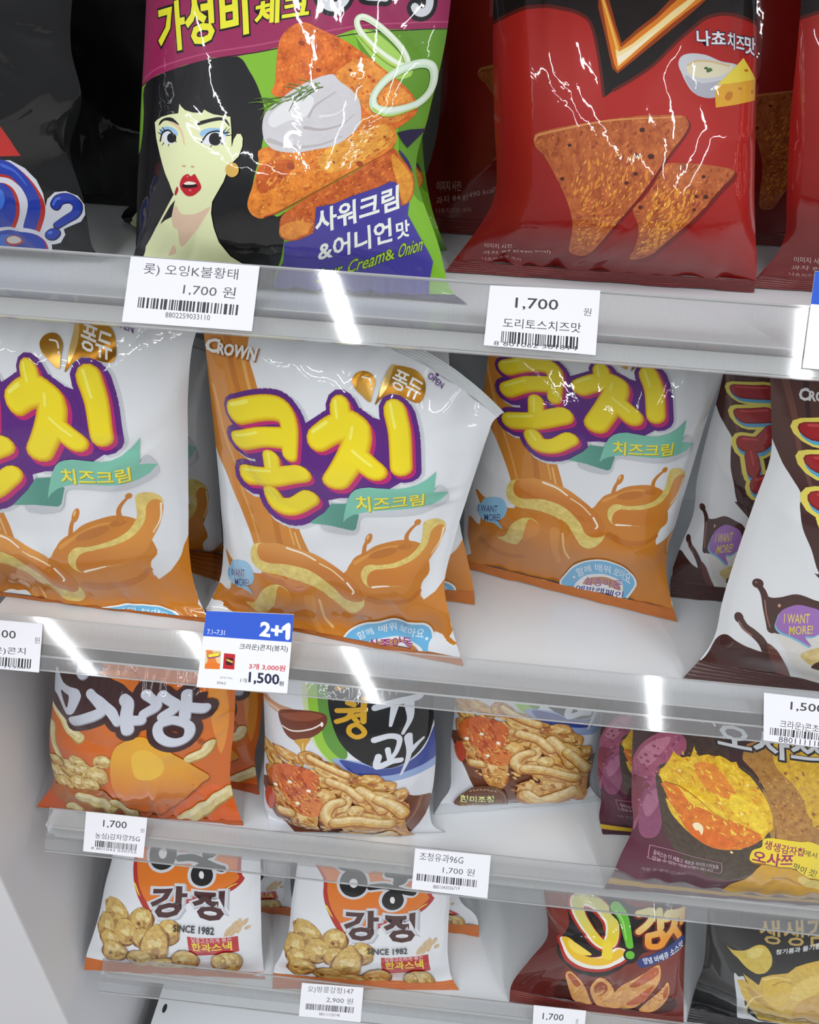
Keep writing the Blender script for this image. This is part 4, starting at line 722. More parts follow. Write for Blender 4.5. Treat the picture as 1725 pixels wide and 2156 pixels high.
  ('m',[(890,1397),(967,1412),(1152,1341),(1377,1221),(1527,1127),(1609,1034),(1551,951),(1102,1042),(848,1102),(828,1274),(854,1370)],[((196,84,30),40,30,14,0.7),((228,134,56),60,26,11,0.7),((236,166,84),46,14,6,0.6),((160,62,24),14,12,7,0.5)],5),
  ('p',(150,62,26),[(968,1317),(965,1314),(959,1311),(951,1312),(943,1314),(936,1318),(932,1323),(932,1328),(935,1332),(941,1334),(949,1334),(957,1331),(964,1327),(968,1322)],0,1,0),
  ('p',(150,62,26),[(1229,1208),(1226,1206),(1220,1205),(1213,1208),(1209,1212),(1210,1216),(1215,1217),(1222,1216),(1227,1212)],0,1,0),
  ('p',(150,62,26),[(1072,1205),(1067,1201),(1058,1201),(1049,1204),(1043,1210),(1044,1215),(1052,1217),(1061,1216),(1069,1211)],0,1,0),
  ('p',(150,62,26),[(1127,1336),(1125,1335),(1121,1335),(1117,1336),(1115,1339),(1116,1341),(1119,1342),(1123,1342),(1126,1339)],0,1,0),
  ('p',(150,62,26),[(1201,1302),(1199,1300),(1195,1300),(1190,1302),(1188,1305),(1188,1307),(1192,1309),(1197,1308),(1200,1305)],0,1,0),
  ('p',(150,62,26),[(1418,1141),(1416,1139),(1411,1139),(1407,1141),(1404,1144),(1404,1147),(1408,1148),(1413,1147),(1417,1144)],0,1,0),
  ('p',(198,96,40),[(905,486),(935,536),(1039,589),(1238,670),(1384,734),(1503,803),(1550,821),(1599,758),(1648,690),(1661,639),(1643,578),(1599,536),(1551,525),(1347,516),(1108,455),(972,420),(914,424),(892,448)],0.75,1,0),
  ('m',[(927,511),(1237,656),(1507,788),(1592,752),(1651,641),(1567,529),(1111,461),(952,427)],[((172,76,32),40,35,14,-0.5),((222,140,56),46,25,10,-0.5),((236,172,84),30,14,6,-0.4)],6),
  ('p',(222,148,50),[(1542,790),(1602,735),(1652,648),(1636,580),(1579,539),(1577,634)],0.5,1,0),
  ('p',(224,140,56),[(912,486),(994,509),(1078,494),(1034,451),(952,427),(905,441)],0.5,1,0),
  ('p',(222,128,46),[(826,860),(824,775),(797,679),(756,596),(763,552),(796,529),(834,528),(917,555),(1042,602),(1162,648),(1312,712),(1417,760),(1517,810),(1547,860),(1534,908),(1490,963),(1432,1001),(1312,1000),(1064,878)],0.75,1,0),
  ('p',(228,158,62),[(1150,824),(1342,931),(1447,966),(1521,902),(1498,827),(1310,741),(1194,728)],0.6,1,0),
  ('p',(196,92,34),[(825,761),(951,801),(1024,771),(937,676),(833,639)],0.6,1,0),
  ('m',[(835,853),(796,666),(764,577),(827,532),(1043,608),(1416,768),(1539,861),(1483,964),(1326,999)],[((198,98,36),46,37,15,-0.5),((236,160,70),60,33,12,-0.5),((240,186,100),44,16,7,-0.4),((168,72,32),14,12,7,0)],7),
  ('p',(160,72,34),[(1023,753),(1018,748),(1009,746),(1000,748),(990,753),(983,760),(980,768),(981,775),(986,781),(995,783),(1005,781),(1014,776),(1021,769),(1024,760)],0,1,0),
  ('p',(160,72,34),[(961,709),(955,705),(946,706),(938,711),(935,718),(939,724),(947,726),(956,722),(961,716)],0,1,0),
  ('p',(160,72,34),[(1485,890),(1482,887),(1476,888),(1470,893),(1468,898),(1469,902),(1474,903),(1480,900),(1484,895)],0,1,0),
  ('p',(160,72,34),[(1240,772),(1236,769),(1232,770),(1227,773),(1225,778),(1227,781),(1231,782),(1236,780),(1239,776)],0,1,0),
  ('p',(160,72,34),[(1392,746),(1387,742),(1380,740),(1372,742),(1364,747),(1358,754),(1355,762),(1356,769),(1360,773),(1367,774),(1376,772),(1384,767),(1390,760),(1393,753)],0,1,0),
  ('s',(176,60,30),5.7,[(834,532),(932,556),(1162,644),(1313,709),(1517,806),(1548,856)],0,1,2.9,0),
  ('p',(204,202,206),[(807,981),(817,1031),(875,1079),(952,1131),(1044,1171),(1104,1189),(1139,1191),(1174,1165),(1239,1130),(1292,1087),(1322,1019),(1321,960),(1277,906),(1214,865),(1115,847),(1014,834),(905,848),(843,888),(819,929)],0.06,1,0),
  ('p',(224,224,226),[(837,1006),(900,1067),(1001,1108),(1064,1084),(1036,1012),(951,994),(867,962)],0,1,0),
  ('s',(178,168,168),15.6,[(1038,961),(1136,949),(1232,973),(1286,1020)],0,1,2.8,0),
  ('s',(182,174,174),13.2,[(1051,1012),(1071,1055),(1121,1090),(1171,1119)],0,1,3.3,0),
  ('s',(226,224,226),12.3,[(1109,1011),(1193,1022),(1241,1064)],0,1,4.1,0),
  ('s',(184,178,180),22.4,[(856,901),(992,865),(1139,872),(1246,914)],0,1,6.0,0),
  ('s',(74,104,46),5.9,[(1038,1129),(1011,1105),(983,1085)],0,1,2.0,0),
  ('s',(74,104,46),6.0,[(938,1097),(869,1094),(801,1086)],0,1,2.0,0),
  ('s',(112,142,70),6.0,[(1042,1114),(1007,1092),(970,1073)],0,1,2.0,0),
  ('s',(74,104,46),6.0,[(994,1104),(959,1092),(924,1080)],0,1,2.0,0),
  ('s',(74,104,46),6.0,[(989,1134),(972,1092),(951,1060)],0,1,2.0,0),
  ('s',(74,104,46),5.9,[(1096,1138),(1038,1124),(980,1110)],0,1,2.0,0),
  ('s',(112,142,70),6.1,[(899,1075),(852,1051),(804,1030)],0,1,2.0,0),
  ('s',(112,142,70),6.0,[(894,1085),(834,1061),(774,1041)],0,1,2.0,0),
  ('s',(112,142,70),5.9,[(1075,1155),(1044,1141),(1012,1127)],0,1,2.0,0),
  ('s',(74,104,46),6.0,[(880,1071),(829,1085),(779,1088)],0,1,2.0,0),
  ('s',(74,104,46),6.0,[(1005,1118),(964,1096),(922,1077)],0,1,2.0,0),
  ('s',(74,104,46),6.0,[(833,1088),(788,1092),(743,1089)],0,1,2.0,0),
  ('s',(74,104,46),6.0,[(1062,1125),(1010,1096),(957,1072)],0,1,2.0,0),
  ('s',(112,142,70),5.9,[(1077,1137),(1020,1160),(966,1169)],0,1,2.0,0),
  ('s',(92,124,52),5.9,[(1020,1142),(969,1118),(916,1097)],0,1,2.0,0),
  ('s',(112,142,70),5.9,[(1003,1137),(954,1108),(902,1086)],0,1,2.0,0),
  ('s',(92,124,52),6.1,[(884,1071),(863,1054),(841,1038)],0,1,2.0,0),
  ('s',(112,142,70),5.9,[(997,1116),(942,1135),(889,1141)],0,1,2.0,0),
  ('s',(74,104,46),6.0,[(963,1090),(952,1060),(940,1035)],0,1,2.0,0),
  ('s',(112,142,70),6.0,[(954,1089),(888,1074),(822,1060)],0,1,2.0,0),
  ('s',(92,124,52),5.9,[(1057,1154),(1032,1111),(1004,1080)],0,1,2.0,0),
  ('s',(74,104,46),6.0,[(842,1077),(789,1078),(738,1072)],0,1,2.0,0),
  ('s',(74,104,46),6.1,[(853,1069),(823,1057),(794,1043)],0,1,2.0,0),
  ('s',(112,142,70),5.9,[(1029,1123),(967,1145),(909,1152)],0,1,2.0,0),
  ('s',(112,142,70),6.1,[(818,1065),(807,1026),(793,996)],0,1,2.0,0),
  ('s',(92,124,52),6.0,[(814,1071),(764,1075),(715,1071)],0,1,2.0,0),
  ('s',(206,224,190),29.0,[(1216,1417),(1240,1435),(1294,1417),(1376,1368),(1456,1304),(1502,1242),(1481,1224),(1404,1256),(1310,1311),(1238,1372)],0,1,29.0,1),
  ('s',(232,240,222),11.9,[(1219,1420),(1242,1439),(1296,1421),(1378,1372),(1458,1307),(1504,1246),(1483,1227),(1406,1260),(1312,1315),(1240,1375)],0,1,11.9,1),
  ('s',(180,208,92),10.4,[(1248,1348),(1316,1295),(1407,1241),(1484,1209)],0,1,10.4,0),
  ('s',(196,222,190),39.3,[(1369,1073),(1375,1121),(1417,1173),(1483,1213),(1569,1234),(1627,1221),(1653,1169),(1647,1101),(1591,1049),(1483,1027),(1403,1038)],0,1,39.3,1),
  ('s',(222,236,220),20.3,[(1373,1076),(1378,1124),(1420,1176),(1487,1216),(1572,1238),(1630,1224),(1656,1173),(1651,1105),(1594,1052),(1486,1031),(1406,1041)],0,1,20.3,1),
  ('s',(170,205,90),12.7,[(1377,1042),(1437,1010),(1501,1008),(1595,1032)],0,1,5.6,0),
  ('p',(38,28,62),[(1536,914),(1601,923),(1683,916),(1648,861),(1617,814)],0,0,0),
  ('p',(62,42,104),[(1574,809),(1639,728),(1665,606),(1688,476),(1683,327),(1669,146),(1608,522),(1665,638)],0,1,0),
  ('p',(70,62,152),[(907,414),(988,423),(1080,456),(1127,567),(1222,576),(1331,604),(1467,629),(1535,646),(1564,644),(1574,625),(1562,529),(1608,541),(1580,490),(1601,371),(1627,277),(1389,-217),(230,-710),(867,303)],0,0,0),
  ('t',(238,242,232),'사워크림',(1088,449),(1548,524),(1118,550),0.05,None),
  ('t',(238,242,232),'&어니언',(1051,310),(1455,386),(1086,411),0.05,None),
  ('t',(238,242,232),'맛',(1483,392),(1552,400),(1507,462),0.05,None),
  ('t',(34,70,40),'Sour',(1009,181),(1145,229),(1050,262),0.09,None),
  ('t',(172,204,58),'Sour',(1009,181),(1145,229),(1050,262),0.02,None),
  ('t',(34,70,40),'Cream',(1179,240),(1380,291),(1215,307),0.09,None),
  ('t',(172,204,58),'Cream',(1179,240),(1380,291),(1215,307),0.02,None),
  ('t',(34,70,40),'&',(1391,293),(1440,303),(1405,342),0.09,None),
  ('t',(172,204,58),'&',(1391,293),(1440,303),(1405,342),0.02,None),
  ('t',(34,70,40),'Onion',(1453,304),(1582,328),(1491,368),0.09,None),
  ('t',(172,204,58),'Onion',(1453,304),(1582,328),(1491,368),0.02,None),
  ('p',(226,231,182),[(319,625),(248,545),(169,460),(88,354),(63,233),(-237,-61),(680,169),(674,284),(594,337),(550,414),(539,486),(538,548),(552,601),(410,613)],0,0,0),
  ('p',(226,231,182),[(158,967),(176,981),(205,995),(262,1009),(317,1016),(314,1059),(330,1047),(358,1032),(406,1023),(464,1022),(474,1038),(500,1027),(531,1018),(579,1013),(627,1009),(642,950),(659,861),(663,902),(677,930),(697,930),(712,910),(717,869),(705,819),(675,790),(651,748),(628,695),(597,655),(546,594),(484,551),(442,544),(401,542),(361,545),(335,569),(329,614),(314,641),(293,683),(266,723),(228,798),(182,893)],0,0,0),
  ('p',(222,192,166),[(329,580),(294,532),(295,478),(319,464),(319,378),(391,434),(476,509),(540,579),(453,548),(390,540),(354,547)],0,1,0),
  ('p',(20,20,22),[(329,604),(291,574),(240,521),(206,483),(246,506),(293,525)],0,0,0),
  ('p',(222,190,164),[(274,384),(229,320),(252,321),(282,346)],0,1,0),
  ('p',(224,198,162),[(255,977),(318,966),(360,935),(386,868),(374,878),(351,925),(308,955)],0,1,0),
  ('p',(150,192,228),[(333,918),(325,907),(306,900),(280,897),(251,900),(226,907),(209,918),(205,930),(214,941),(234,949),(261,952),(289,949),(313,941),(329,930)],0,1,0),
  ('p',(224,228,236),[(325,887),(314,875),(296,868),(274,867),(252,873),(235,884),(228,897),(230,912),(242,923),(261,930),(283,931),(304,926),(319,915),(327,901)],0,1,0),
  ('p',(14,14,18),[(327,901),(325,890),(318,881),(306,876),(292,875),(278,879),(268,887),(264,897),(265,908),(273,917),(286,922),(300,923),(313,919),(322,911)],0,1,0),
  ('p',(150,192,228),[(624,931),(618,919),(598,909),(568,903),(532,903),(499,907),(475,916),(465,928),(471,940),(493,949),(524,955),(559,956),(591,951),(614,942)],0,1,0),
  ('p',(224,228,236),[(621,905),(617,891),(600,879),(574,873),(543,872),(515,878),(494,889),(485,903),(490,917),(507,928),(534,935),(564,935),(592,930),(612,919)],0,1,0),
  ('p',(14,14,18),[(595,903),(594,889),(586,878),(573,872),(557,872),(541,877),(529,888),(524,902),(525,916),(533,927),(547,933),(563,933),(578,927),(590,917)],0,1,0),
  ('p',(224,228,236),[(487,885),(516,908),(528,874)],0,1,0),
  ('p',(240,240,245),[(591,921),(590,916),(586,914),(581,915),(578,918),(577,923),(580,926),(584,927),(588,925)],0,1,0),
  ('p',(240,240,245),[(311,916),(310,913),(307,911),(304,911),(301,914),(300,917),(303,919),(306,920),(310,919)],0,1,0),
  ('s',(20,20,22),10.4,[(216,881),(226,919),(266,935),(306,915),(328,881)],0,1,5.7,0),
  ('s',(20,20,22),10.5,[(483,887),(513,928),(566,942),(612,932),(634,937)],0,1,5.2,0),
  ('s',(20,20,22),5.9,[(223,911),(192,921)],0,1,3.0,0),
  ('s',(20,20,22),5.9,[(231,922),(202,936)],0,1,2.9,0),
  ('s',(20,20,22),5.8,[(244,930),(221,947)],0,1,2.9,0),
  ('s',(20,20,22),5.2,[(613,930),(633,954)],0,1,2.6,0),
  ('s',(20,20,22),5.2,[(600,937),(617,960)],0,1,2.6,0),
  ('s',(20,20,22),5.2,[(622,921),(648,924)],0,1,2.6,0),
  ('s',(20,20,22),5.9,[(244,872),(233,861)],0,1,3.0,0),
  ('s',(20,20,22),5.8,[(280,867),(281,858)],0,1,2.9,0),
  ('s',(20,20,22),5.4,[(599,883),(613,874)],0,1,2.7,0),
  ('s',(20,20,22),5.4,[(543,871),(540,863)],0,1,2.7,0),
  ('p',(20,20,22),[(195,954),(201,975),(235,992),(287,992),(335,962),(289,975),(231,979)],0,1,0),
  ('p',(20,20,22),[(449,966),(455,983),(505,996),(566,1006),(608,995),(631,964),(592,991),(526,985)],0,1,0),
  ('p',(206,168,138),[(403,767),(400,765),(393,763),(385,763),(380,765),(380,768),(385,770),(393,771),(400,770)],0,1,0),
  ('p',(206,168,138),[(456,766),(453,763),(447,761),(439,762),(434,764),(433,767),(438,769),(446,769),(453,768)],0,1,0),
  ('p',(192,30,44),[(366,671),(383,712),(415,729),(436,719),(457,730),(473,714),(498,670),(471,642),(433,626),(396,632)],0,1,0),
  ('p',(38,14,18),[(380,671),(415,692),(468,682),(473,670),(436,664),(393,663)],0,1,0),
  ('p',(236,230,216),[(394,684),(421,694),(464,689),(457,681),(404,678)],0,1,0),
  ('p',(176,30,42),[(330,635),(347,666),(355,652),(338,626)],0,1,0),
  ('p',(226,110,120),[(439,653),(437,650),(431,648),(425,649),(421,651),(421,654),(425,657),(432,657),(437,656)],0,1,0),
  ('p',(226,130,130),[(421,717),(420,715),(416,714),(412,714),(409,716),(409,718),(412,720),(416,720),(420,719)],0,1,0),
  ('p',(214,170,84),[(715,752),(713,736),(703,724),(688,717),(671,717),(655,724),(644,737),(639,752),(641,768),(651,780),(665,787),(682,787),(698,780),(710,767)],0,1,0),
 ]),
 'red':(0.16359,0.21455,[
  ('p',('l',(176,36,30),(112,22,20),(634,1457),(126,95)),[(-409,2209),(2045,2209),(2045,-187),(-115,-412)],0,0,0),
  ('p',(26,18,18),[(-91,2228),(1758,2229),(1806,1477),(1650,1550),(1538,1578),(1400,1596),(1272,1580),(1176,1528),(1070,1462),(941,1368),(816,1299),(703,1244),(656,1214),(645,1286),(620,1410),(585,1539),(510,1583),(386,1609),(260,1616),(133,1591),(-9,1526),(-100,1433)],0,0,0),
  ('s',(96,26,20),17.1,[(-9,1526),(133,1585),(260,1611),(386,1603),(510,1578),(579,1534),(620,1401),(647,1218)],0,1,17.1,0),
  ('s',(96,26,20),15.5,[(703,1244),(816,1297),(941,1364),(1070,1457),(1176,1523),(1272,1574),(1399,1590),(1546,1573),(1650,1540)],0,1,15.5,0),
  ('p',(150,62,16),[(630,2010),(675,1677),(724,1541),(758,1458),(843,1515),(961,1581),(1106,1684),(1334,1688),(1166,1584),(1021,1499),(868,1409),(730,1322),(699,1345),(661,1485),(623,1603)],0,0,0),
  ('p',(228,132,36),[(625,1694),(656,1658),(707,1540),(752,1438),(848,1498),(973,1568),(1125,1666),(1284,1668),(1133,1587),(996,1508),(856,1418),(729,1334),(711,1364),(677,1485)],0,0,0),
  ('p',(250,226,160),[(720,1430),(744,1421),(820,1455),(959,1535),(1089,1610),(1197,1667),(1237,1668),(1114,1590),(983,1515),(856,1437),(733,1353)],0,0,0),
  ('p',(252,240,210),[(725,1400),(756,1405),(882,1469),(1010,1545),(882,1455),(737,1365)],0,0,0),
  ('s',(244,190,90),10.7,[(644,1658),(691,1540),(732,1430)],0,1,15.0,0),
  ('t',(36,26,66),'나쵸',(1206,1454),(1396,1450),(1202,1521),0.12,None),
  ('t',(236,236,240),'나쵸',(1206,1456),(1393,1451),(1202,1519),0.05,None),
  ('t',(36,26,66),'치즈',(1407,1441),(1536,1422),(1407,1515),0.12,None),
  ('t',(236,236,240),'치즈',(1407,1443),(1532,1424),(1407,1513),0.05,None),
  ('t',(36,26,66),'맛',(1536,1416),(1621,1398),(1538,1498),0.12,None),
  ('t',(236,236,240),'맛',(1537,1418),(1617,1400),(1539,1496),0.05,None),
  ('p',(202,204,210),[(1086,1369),(1106,1402),(1172,1416),(1265,1412),(1362,1383),(1466,1367),(1476,1337),(1404,1309),(1389,1270),(1331,1222),(1248,1221),(1181,1244),(1142,1283),(1111,1326)],0,1,0),
  ('p',(176,178,188),[(1130,1321),(1235,1287),(1389,1295),(1331,1224),(1248,1222),(1184,1244)],0,1,0),
  ('p',(226,218,188),[(1137,1358),(1171,1381),(1251,1390),(1347,1378),(1438,1362),(1420,1334),(1332,1314),(1235,1310),(1159,1324)],0,1,0),
  ('s',(212,188,140),9.2,[(1144,1364),(1197,1384),(1291,1384),(1420,1360)],0,1,9.2,0),
  ('p',(70,104,58),[(1277,1354),(1274,1350),(1265,1348),(1256,1349),(1250,1352),(1251,1356),(1257,1359),(1266,1360),(1274,1358)],0,1,0),
  ('p',(70,104,58),[(1293,1340),(1290,1337),(1282,1335),(1272,1335),(1266,1338),(1267,1342),(1273,1345),(1282,1346),(1290,1344)],0,1,0),
  ('p',(70,104,58),[(1304,1342),(1298,1340),(1290,1343),(1283,1347),(1282,1352),(1285,1355),(1293,1355),(1300,1351),(1305,1346)],0,1,0),
  ('p',(70,104,58),[(1276,1337),(1270,1338),(1266,1344),(1266,1350),(1269,1355),(1275,1355),(1280,1352),(1282,1345),(1281,1339)],0,1,0),
  ('p',(236,214,74),[(1339,1279),(1523,1395),(1617,1289),(1466,1280)],0,0,0),
  ('p',(226,168,52),[(1331,1276),(1466,1282),(1619,1289),(1613,1188),(1466,1178),(1326,1171)],0,0,0),
  ('p',(198,124,40),[(1442,1216),(1435,1208),(1425,1203),(1413,1202),(1403,1204),(1396,1211),(1394,1220),(1397,1229),(1404,1237),(1414,1242),(1425,1244),(1436,1241),(1443,1235),(1445,1226)],0,1,0),
  ('p',(198,124,40),[(1600,1226),(1593,1221),(1583,1220),(1575,1223),(1573,1229),(1577,1236),(1586,1239),(1596,1238),(1602,1233)],0,1,0),
  ('p',(198,124,40),[(1504,1249),(1499,1246),(1490,1246),(1483,1249),(1479,1253),(1481,1257),(1488,1258),(1497,1257),(1503,1253)],0,1,0),
  ('p',(198,124,40),[(1555,1331),(1549,1328),(1539,1328),(1529,1331),(1525,1336),(1528,1341),(1537,1342),(1547,1341),(1554,1336)],0,1,0),
  ('p',(118,24,20),[(995,902),(1071,915),(1231,906),(1389,882),(1464,861),(1453,832),(1351,766),(1248,659),(1156,555),(1078,430),(1024,298),(979,245),(924,251),(918,443),(897,572),(846,683),(901,750),(959,826)],0,1,0),
  ('p',(112,26,20),[(989,909),(1066,922),(1225,913),(1382,891),(1457,870),(1446,841),(1345,776),(1242,671),(1149,569),(1071,445),(1015,316),(969,264),(914,270),(909,459),(889,586),(840,695),(895,759),(953,834)],0,1,0),
  ('p',(180,94,48),[(976,916),(1053,929),(1211,921),(1367,899),(1441,879),(1430,850),(1329,786),(1227,683),(1134,583),(1055,460),(999,333),(952,282),(898,288),(894,473),(874,599),(826,706),(881,769),(940,842)],0.75,1,0),
  ('m',[(976,916),(1053,929),(1211,921),(1367,899),(1441,879),(1430,850),(1329,786),(1227,683),(1134,583),(1055,460),(999,333),(952,282),(898,288),(894,473),(874,599),(826,706),(881,769),(940,842)],[((150,68,38),50,43,17,-0.9),((198,112,58),70,39,14,-0.9),((210,128,66),46,24,10,-0.7)],11),
  ('m',[(880,678),(953,842),(1202,816),(1152,644),(1015,420),(918,325)],[((218,136,52),60,63,21,-1.2),((232,160,64),60,47,12,-1.2),((238,186,92),50,28,8,-1.2),((176,88,40),26,30,10,-1)],16),
  ('p',(112,26,20),[(246,1005),(279,1033),(416,1064),(565,1088),(764,1114),(951,1129),(1116,1129),(1148,1110),(1158,1081),(1123,1034),(1053,971),(989,909),(916,824),(836,722),(760,583),(706,402),(672,277),(593,265),(557,361),(516,568),(451,726),(384,835),(310,931),(256,970)],0,1,0),
  ('p',(180,94,48),[(233,1011),(266,1040),(404,1071),(553,1095),(751,1122),(938,1136),(1103,1137),(1135,1118),(1145,1089),(1110,1042),(1040,979),(976,916),(902,832),(822,732),(745,596),(690,419),(655,295),(576,283),(540,378),(500,582),(437,736),(371,842),(298,937),(244,977)],0.75,1,0),
  ('m',[(233,1011),(266,1040),(404,1071),(553,1095),(751,1122),(938,1136),(1103,1137),(1135,1118),(1145,1089),(1110,1042),(1040,979),(976,916),(902,832),(822,732),(745,596),(690,419),(655,295),(576,283),(540,378),(500,582),(437,736),(371,842),(298,937),(244,977)],[((150,68,38),50,42,17,-0.9),((198,112,58),70,38,14,-0.9),((210,128,66),46,23,10,-0.7)],12),
  ('m',[(397,889),(625,984),(875,970),(914,852),(772,647),(652,344),(577,334),(505,668)],[((218,136,52),60,49,16,-1.2),((232,160,64),60,36,10,-1.2),((238,186,92),50,21,6,-1.2),((176,88,40),26,24,7,-1)],17),
  ('s',(214,140,82),9.7,[(242,1007),(279,1033),(553,1089),(751,1114),(1103,1129)],0,1,5.4,0),
  ('p',(74,34,24),[(886,1069),(882,1062),(872,1058),(861,1059),(854,1065),(854,1072),(861,1077),(872,1079),(882,1075)],0,1,0),
  ('p',(74,34,24),[(938,957),(936,952),(931,948),(923,946),(915,945),(907,948),(902,952),(900,956),(902,961),(908,965),(915,967),(923,968),(931,965),(936,961)],0,1,0),
  ('p',(74,34,24),[(850,961),(847,956),(840,953),(831,954),(826,958),(826,963),(831,967),(840,968),(847,965)],0,1,0),
  ('p',(74,34,24),[(844,885),(841,879),(834,877),(825,878),(819,882),(819,887),(825,891),(833,892),(841,889)],0,1,0),
  ('p',(74,34,24),[(792,844),(789,839),(781,836),(773,837),(767,841),(767,847),(772,851),(781,852),(789,849)],0,1,0),
  ('p',(74,34,24),[(456,997),(454,992),(447,990),(439,990),(435,993),(435,998),(440,1002),(447,1003),(454,1001)],0,1,0),
  ('p',(74,34,24),[(409,855),(406,850),(399,847),(390,847),(385,851),(385,857),(390,861),(399,862),(406,860)],0,1,0),
  ('p',(74,34,24),[(1269,766),(1266,759),(1257,756),(1247,758),(1240,764),(1239,772),(1245,777),(1255,777),(1265,773)],0,1,0),
  ('p',(74,34,24),[(1203,772),(1201,767),(1194,765),(1187,766),(1182,771),(1181,776),(1186,780),(1193,780),(1200,777)],0,1,0),
  ('p',(74,34,24),[(1196,699),(1194,693),(1188,690),(1181,691),(1176,697),(1175,703),(1179,707),(1186,708),(1193,705)],0,1,0),
  ('p',(74,34,24),[(1246,863),(1244,859),(1236,857),(1228,858),(1222,862),(1222,867),(1227,871),(1236,871),(1243,868)],0,1,0),
  ('p',(74,34,24),[(879,719),(877,713),(871,709),(863,710),(858,716),(857,723),(861,728),(869,729),(876,726)],0,1,0),
  ('t',(214,184,178),'이미지 사진',(106,242),(254,261),(84,297),0,None),
  ('t',(206,170,165),'과자 84 g(490 kcal)',(131,162),(475,261),(114,208),0,None),
  ('t',(196,150,146),'나쵸치즈맛 과자',(145,119),(354,141),(133,148),0,None),
 ]),
 'black':(0.17232,0.20646,[
  ('p',(196,36,30),[(741,840),(1285,803),(1375,751),(1434,686),(1487,612),(1376,611),(656,580)],0,0,0),
  ('p',(214,216,226),[(1070,559),(1280,596),(1424,593),(1490,558),(1528,508),(1535,449),(1524,381),(1545,419),(1596,452),(1654,456),(1702,433),(1722,386),(1717,336),(1691,300),(1624,272),(1589,256),(1590,221),(1552,170),(1490,157),(1468,199),(1452,98),(1362,-133),(755,-165)],0,0,0),
  ('s',(182,44,34),74.5,[(1252,560),(1380,555),(1443,518),(1481,452),(1481,369),(1406,242)],0,1,74.5,0),
  ('s',(38,62,168),65.4,[(1250,568),(1378,564),(1434,530),(1468,464),(1465,382),(1400,269)],0,1,65.4,0),
  ('s',(66,104,214),16.6,[(1373,573),(1432,544),(1466,486)],0,1,6.7,0),
  ('p',(214,216,226),[(1393,381),(1353,308),(1290,242),(1215,196),(1150,191),(1109,230),(1099,294),(1120,367),(1168,438),(1233,490),(1300,518),(1358,519),(1396,494),(1408,446)],0,1,0),
  ('p',(182,44,34),[(1382,370),(1346,305),(1290,245),(1225,206),(1169,202),(1133,235),(1125,292),(1144,358),(1185,421),(1242,469),(1301,494),(1352,495),(1385,473),(1395,430)],0,1,0),
  ('p',(38,62,168),[(1365,378),(1331,318),(1279,264),(1220,229),(1169,225),(1136,255),(1129,306),(1146,367),(1184,426),(1237,471),(1292,494),(1338,495),(1369,474),(1377,434)],0,1,0),
  ('p',(66,120,220),[(1318,421),(1302,394),(1279,372),(1254,359),(1232,358),(1218,369),(1214,390),(1221,417),(1239,443),(1262,463),(1287,475),(1308,475),(1321,465),(1325,446)],0,1,0),
  ('p',(214,216,226),[(1488,120),(1422,-8),(1318,-118),(1200,-183),(1092,-189),(1016,-138),(984,-44),(1002,74),(1065,174),(1156,236),(1263,269),(1364,274),(1445,252),(1491,202)],0,1,0),
  ('p',(182,44,34),[(1461,99),(1400,-20),(1306,-121),(1200,-179),(1104,-185),(1037,-138),(1009,-53),(1027,56),(1085,155),(1168,214),(1264,246),(1355,251),(1428,230),(1467,181)],0,1,0),
  ('p',(38,62,168),[(1453,118),(1397,9),(1308,-84),(1208,-139),(1115,-145),(1050,-102),(1023,-23),(1039,78),(1092,165),(1171,219),(1262,249),(1349,253),(1419,233),(1457,189)],0,1,0),
  ('p',(58,110,200),[(1305,170),(1287,143),(1254,117),(1215,99),(1177,95),(1149,107),(1135,130),(1137,157),(1156,183),(1186,202),(1224,214),(1260,217),(1290,209),(1306,193)],0,1,0),
  ('p',(170,66,50),[(1335,175),(1321,153),(1297,133),(1268,119),(1241,116),(1221,126),(1212,144),(1214,166),(1228,187),(1251,204),(1278,213),(1305,215),(1325,208),(1336,194)],0,1,0),
  ('p',(214,206,200),[(1320,179),(1310,164),(1293,151),(1272,142),(1251,141),(1236,146),(1228,158),(1229,173),(1239,188),(1256,199),(1277,206),(1297,208),(1313,203),(1321,193)],0,1,0),
  ('s',(20,24,60),54.1,[(1578,387),(1607,415),(1659,421),(1689,389),(1673,345),(1614,310),(1557,278)],0,1,42.6,0),
  ('s',(38,62,168),45.7,[(1579,390),(1608,416),(1659,423),(1688,389),(1672,347),(1615,312),(1559,283)],0,1,35.9,0),
  ('p',(20,24,60),[(1569,232),(1560,215),(1543,200),(1522,191),(1501,190),(1485,198),(1476,212),(1477,229),(1486,246),(1503,259),(1523,266),(1543,266),(1559,260),(1568,248)],0,1,0),
  ('p',(38,62,168),[(1562,235),(1554,221),(1540,209),(1522,202),(1504,201),(1489,207),(1481,219),(1482,233),(1490,246),(1504,257),(1521,263),(1539,263),(1553,258),(1561,248)],0,1,0),
  ('s',(84,120,220),10.3,[(1568,392),(1587,415),(1610,424)],0,1,10.3,0),
  ('p',(84,120,220),[(1524,244),(1519,238),(1510,235),(1502,236),(1497,240),(1499,246),(1506,251),(1515,252),(1522,249)],0,1,0),
 ]),
 'choc':(0.18004,0.26054,[
  ('p',(228,230,233),[(-450,3208),(1359,3284),(2250,-782),(450,-760)],0,0,0),
  ('p',('l',(84,48,42),(64,34,32),(6,2481),(437,941)),[(-113,3112),(1383,3157),(2217,326),(586,922),(445,1003),(352,1121),(265,1227),(206,1362),(187,1461),(110,1555),(41,1671),(-14,1923),(-30,2385)],0,1,0),
  ('s',(108,66,56),43.5,[(73,2464),(118,2124),(147,1765),(252,1490),(384,1215)],0,1,16.7,0),
  ('s',(52,28,26),31.4,[(189,2514),(206,2005),(316,1346)],0,1,12.6,0),
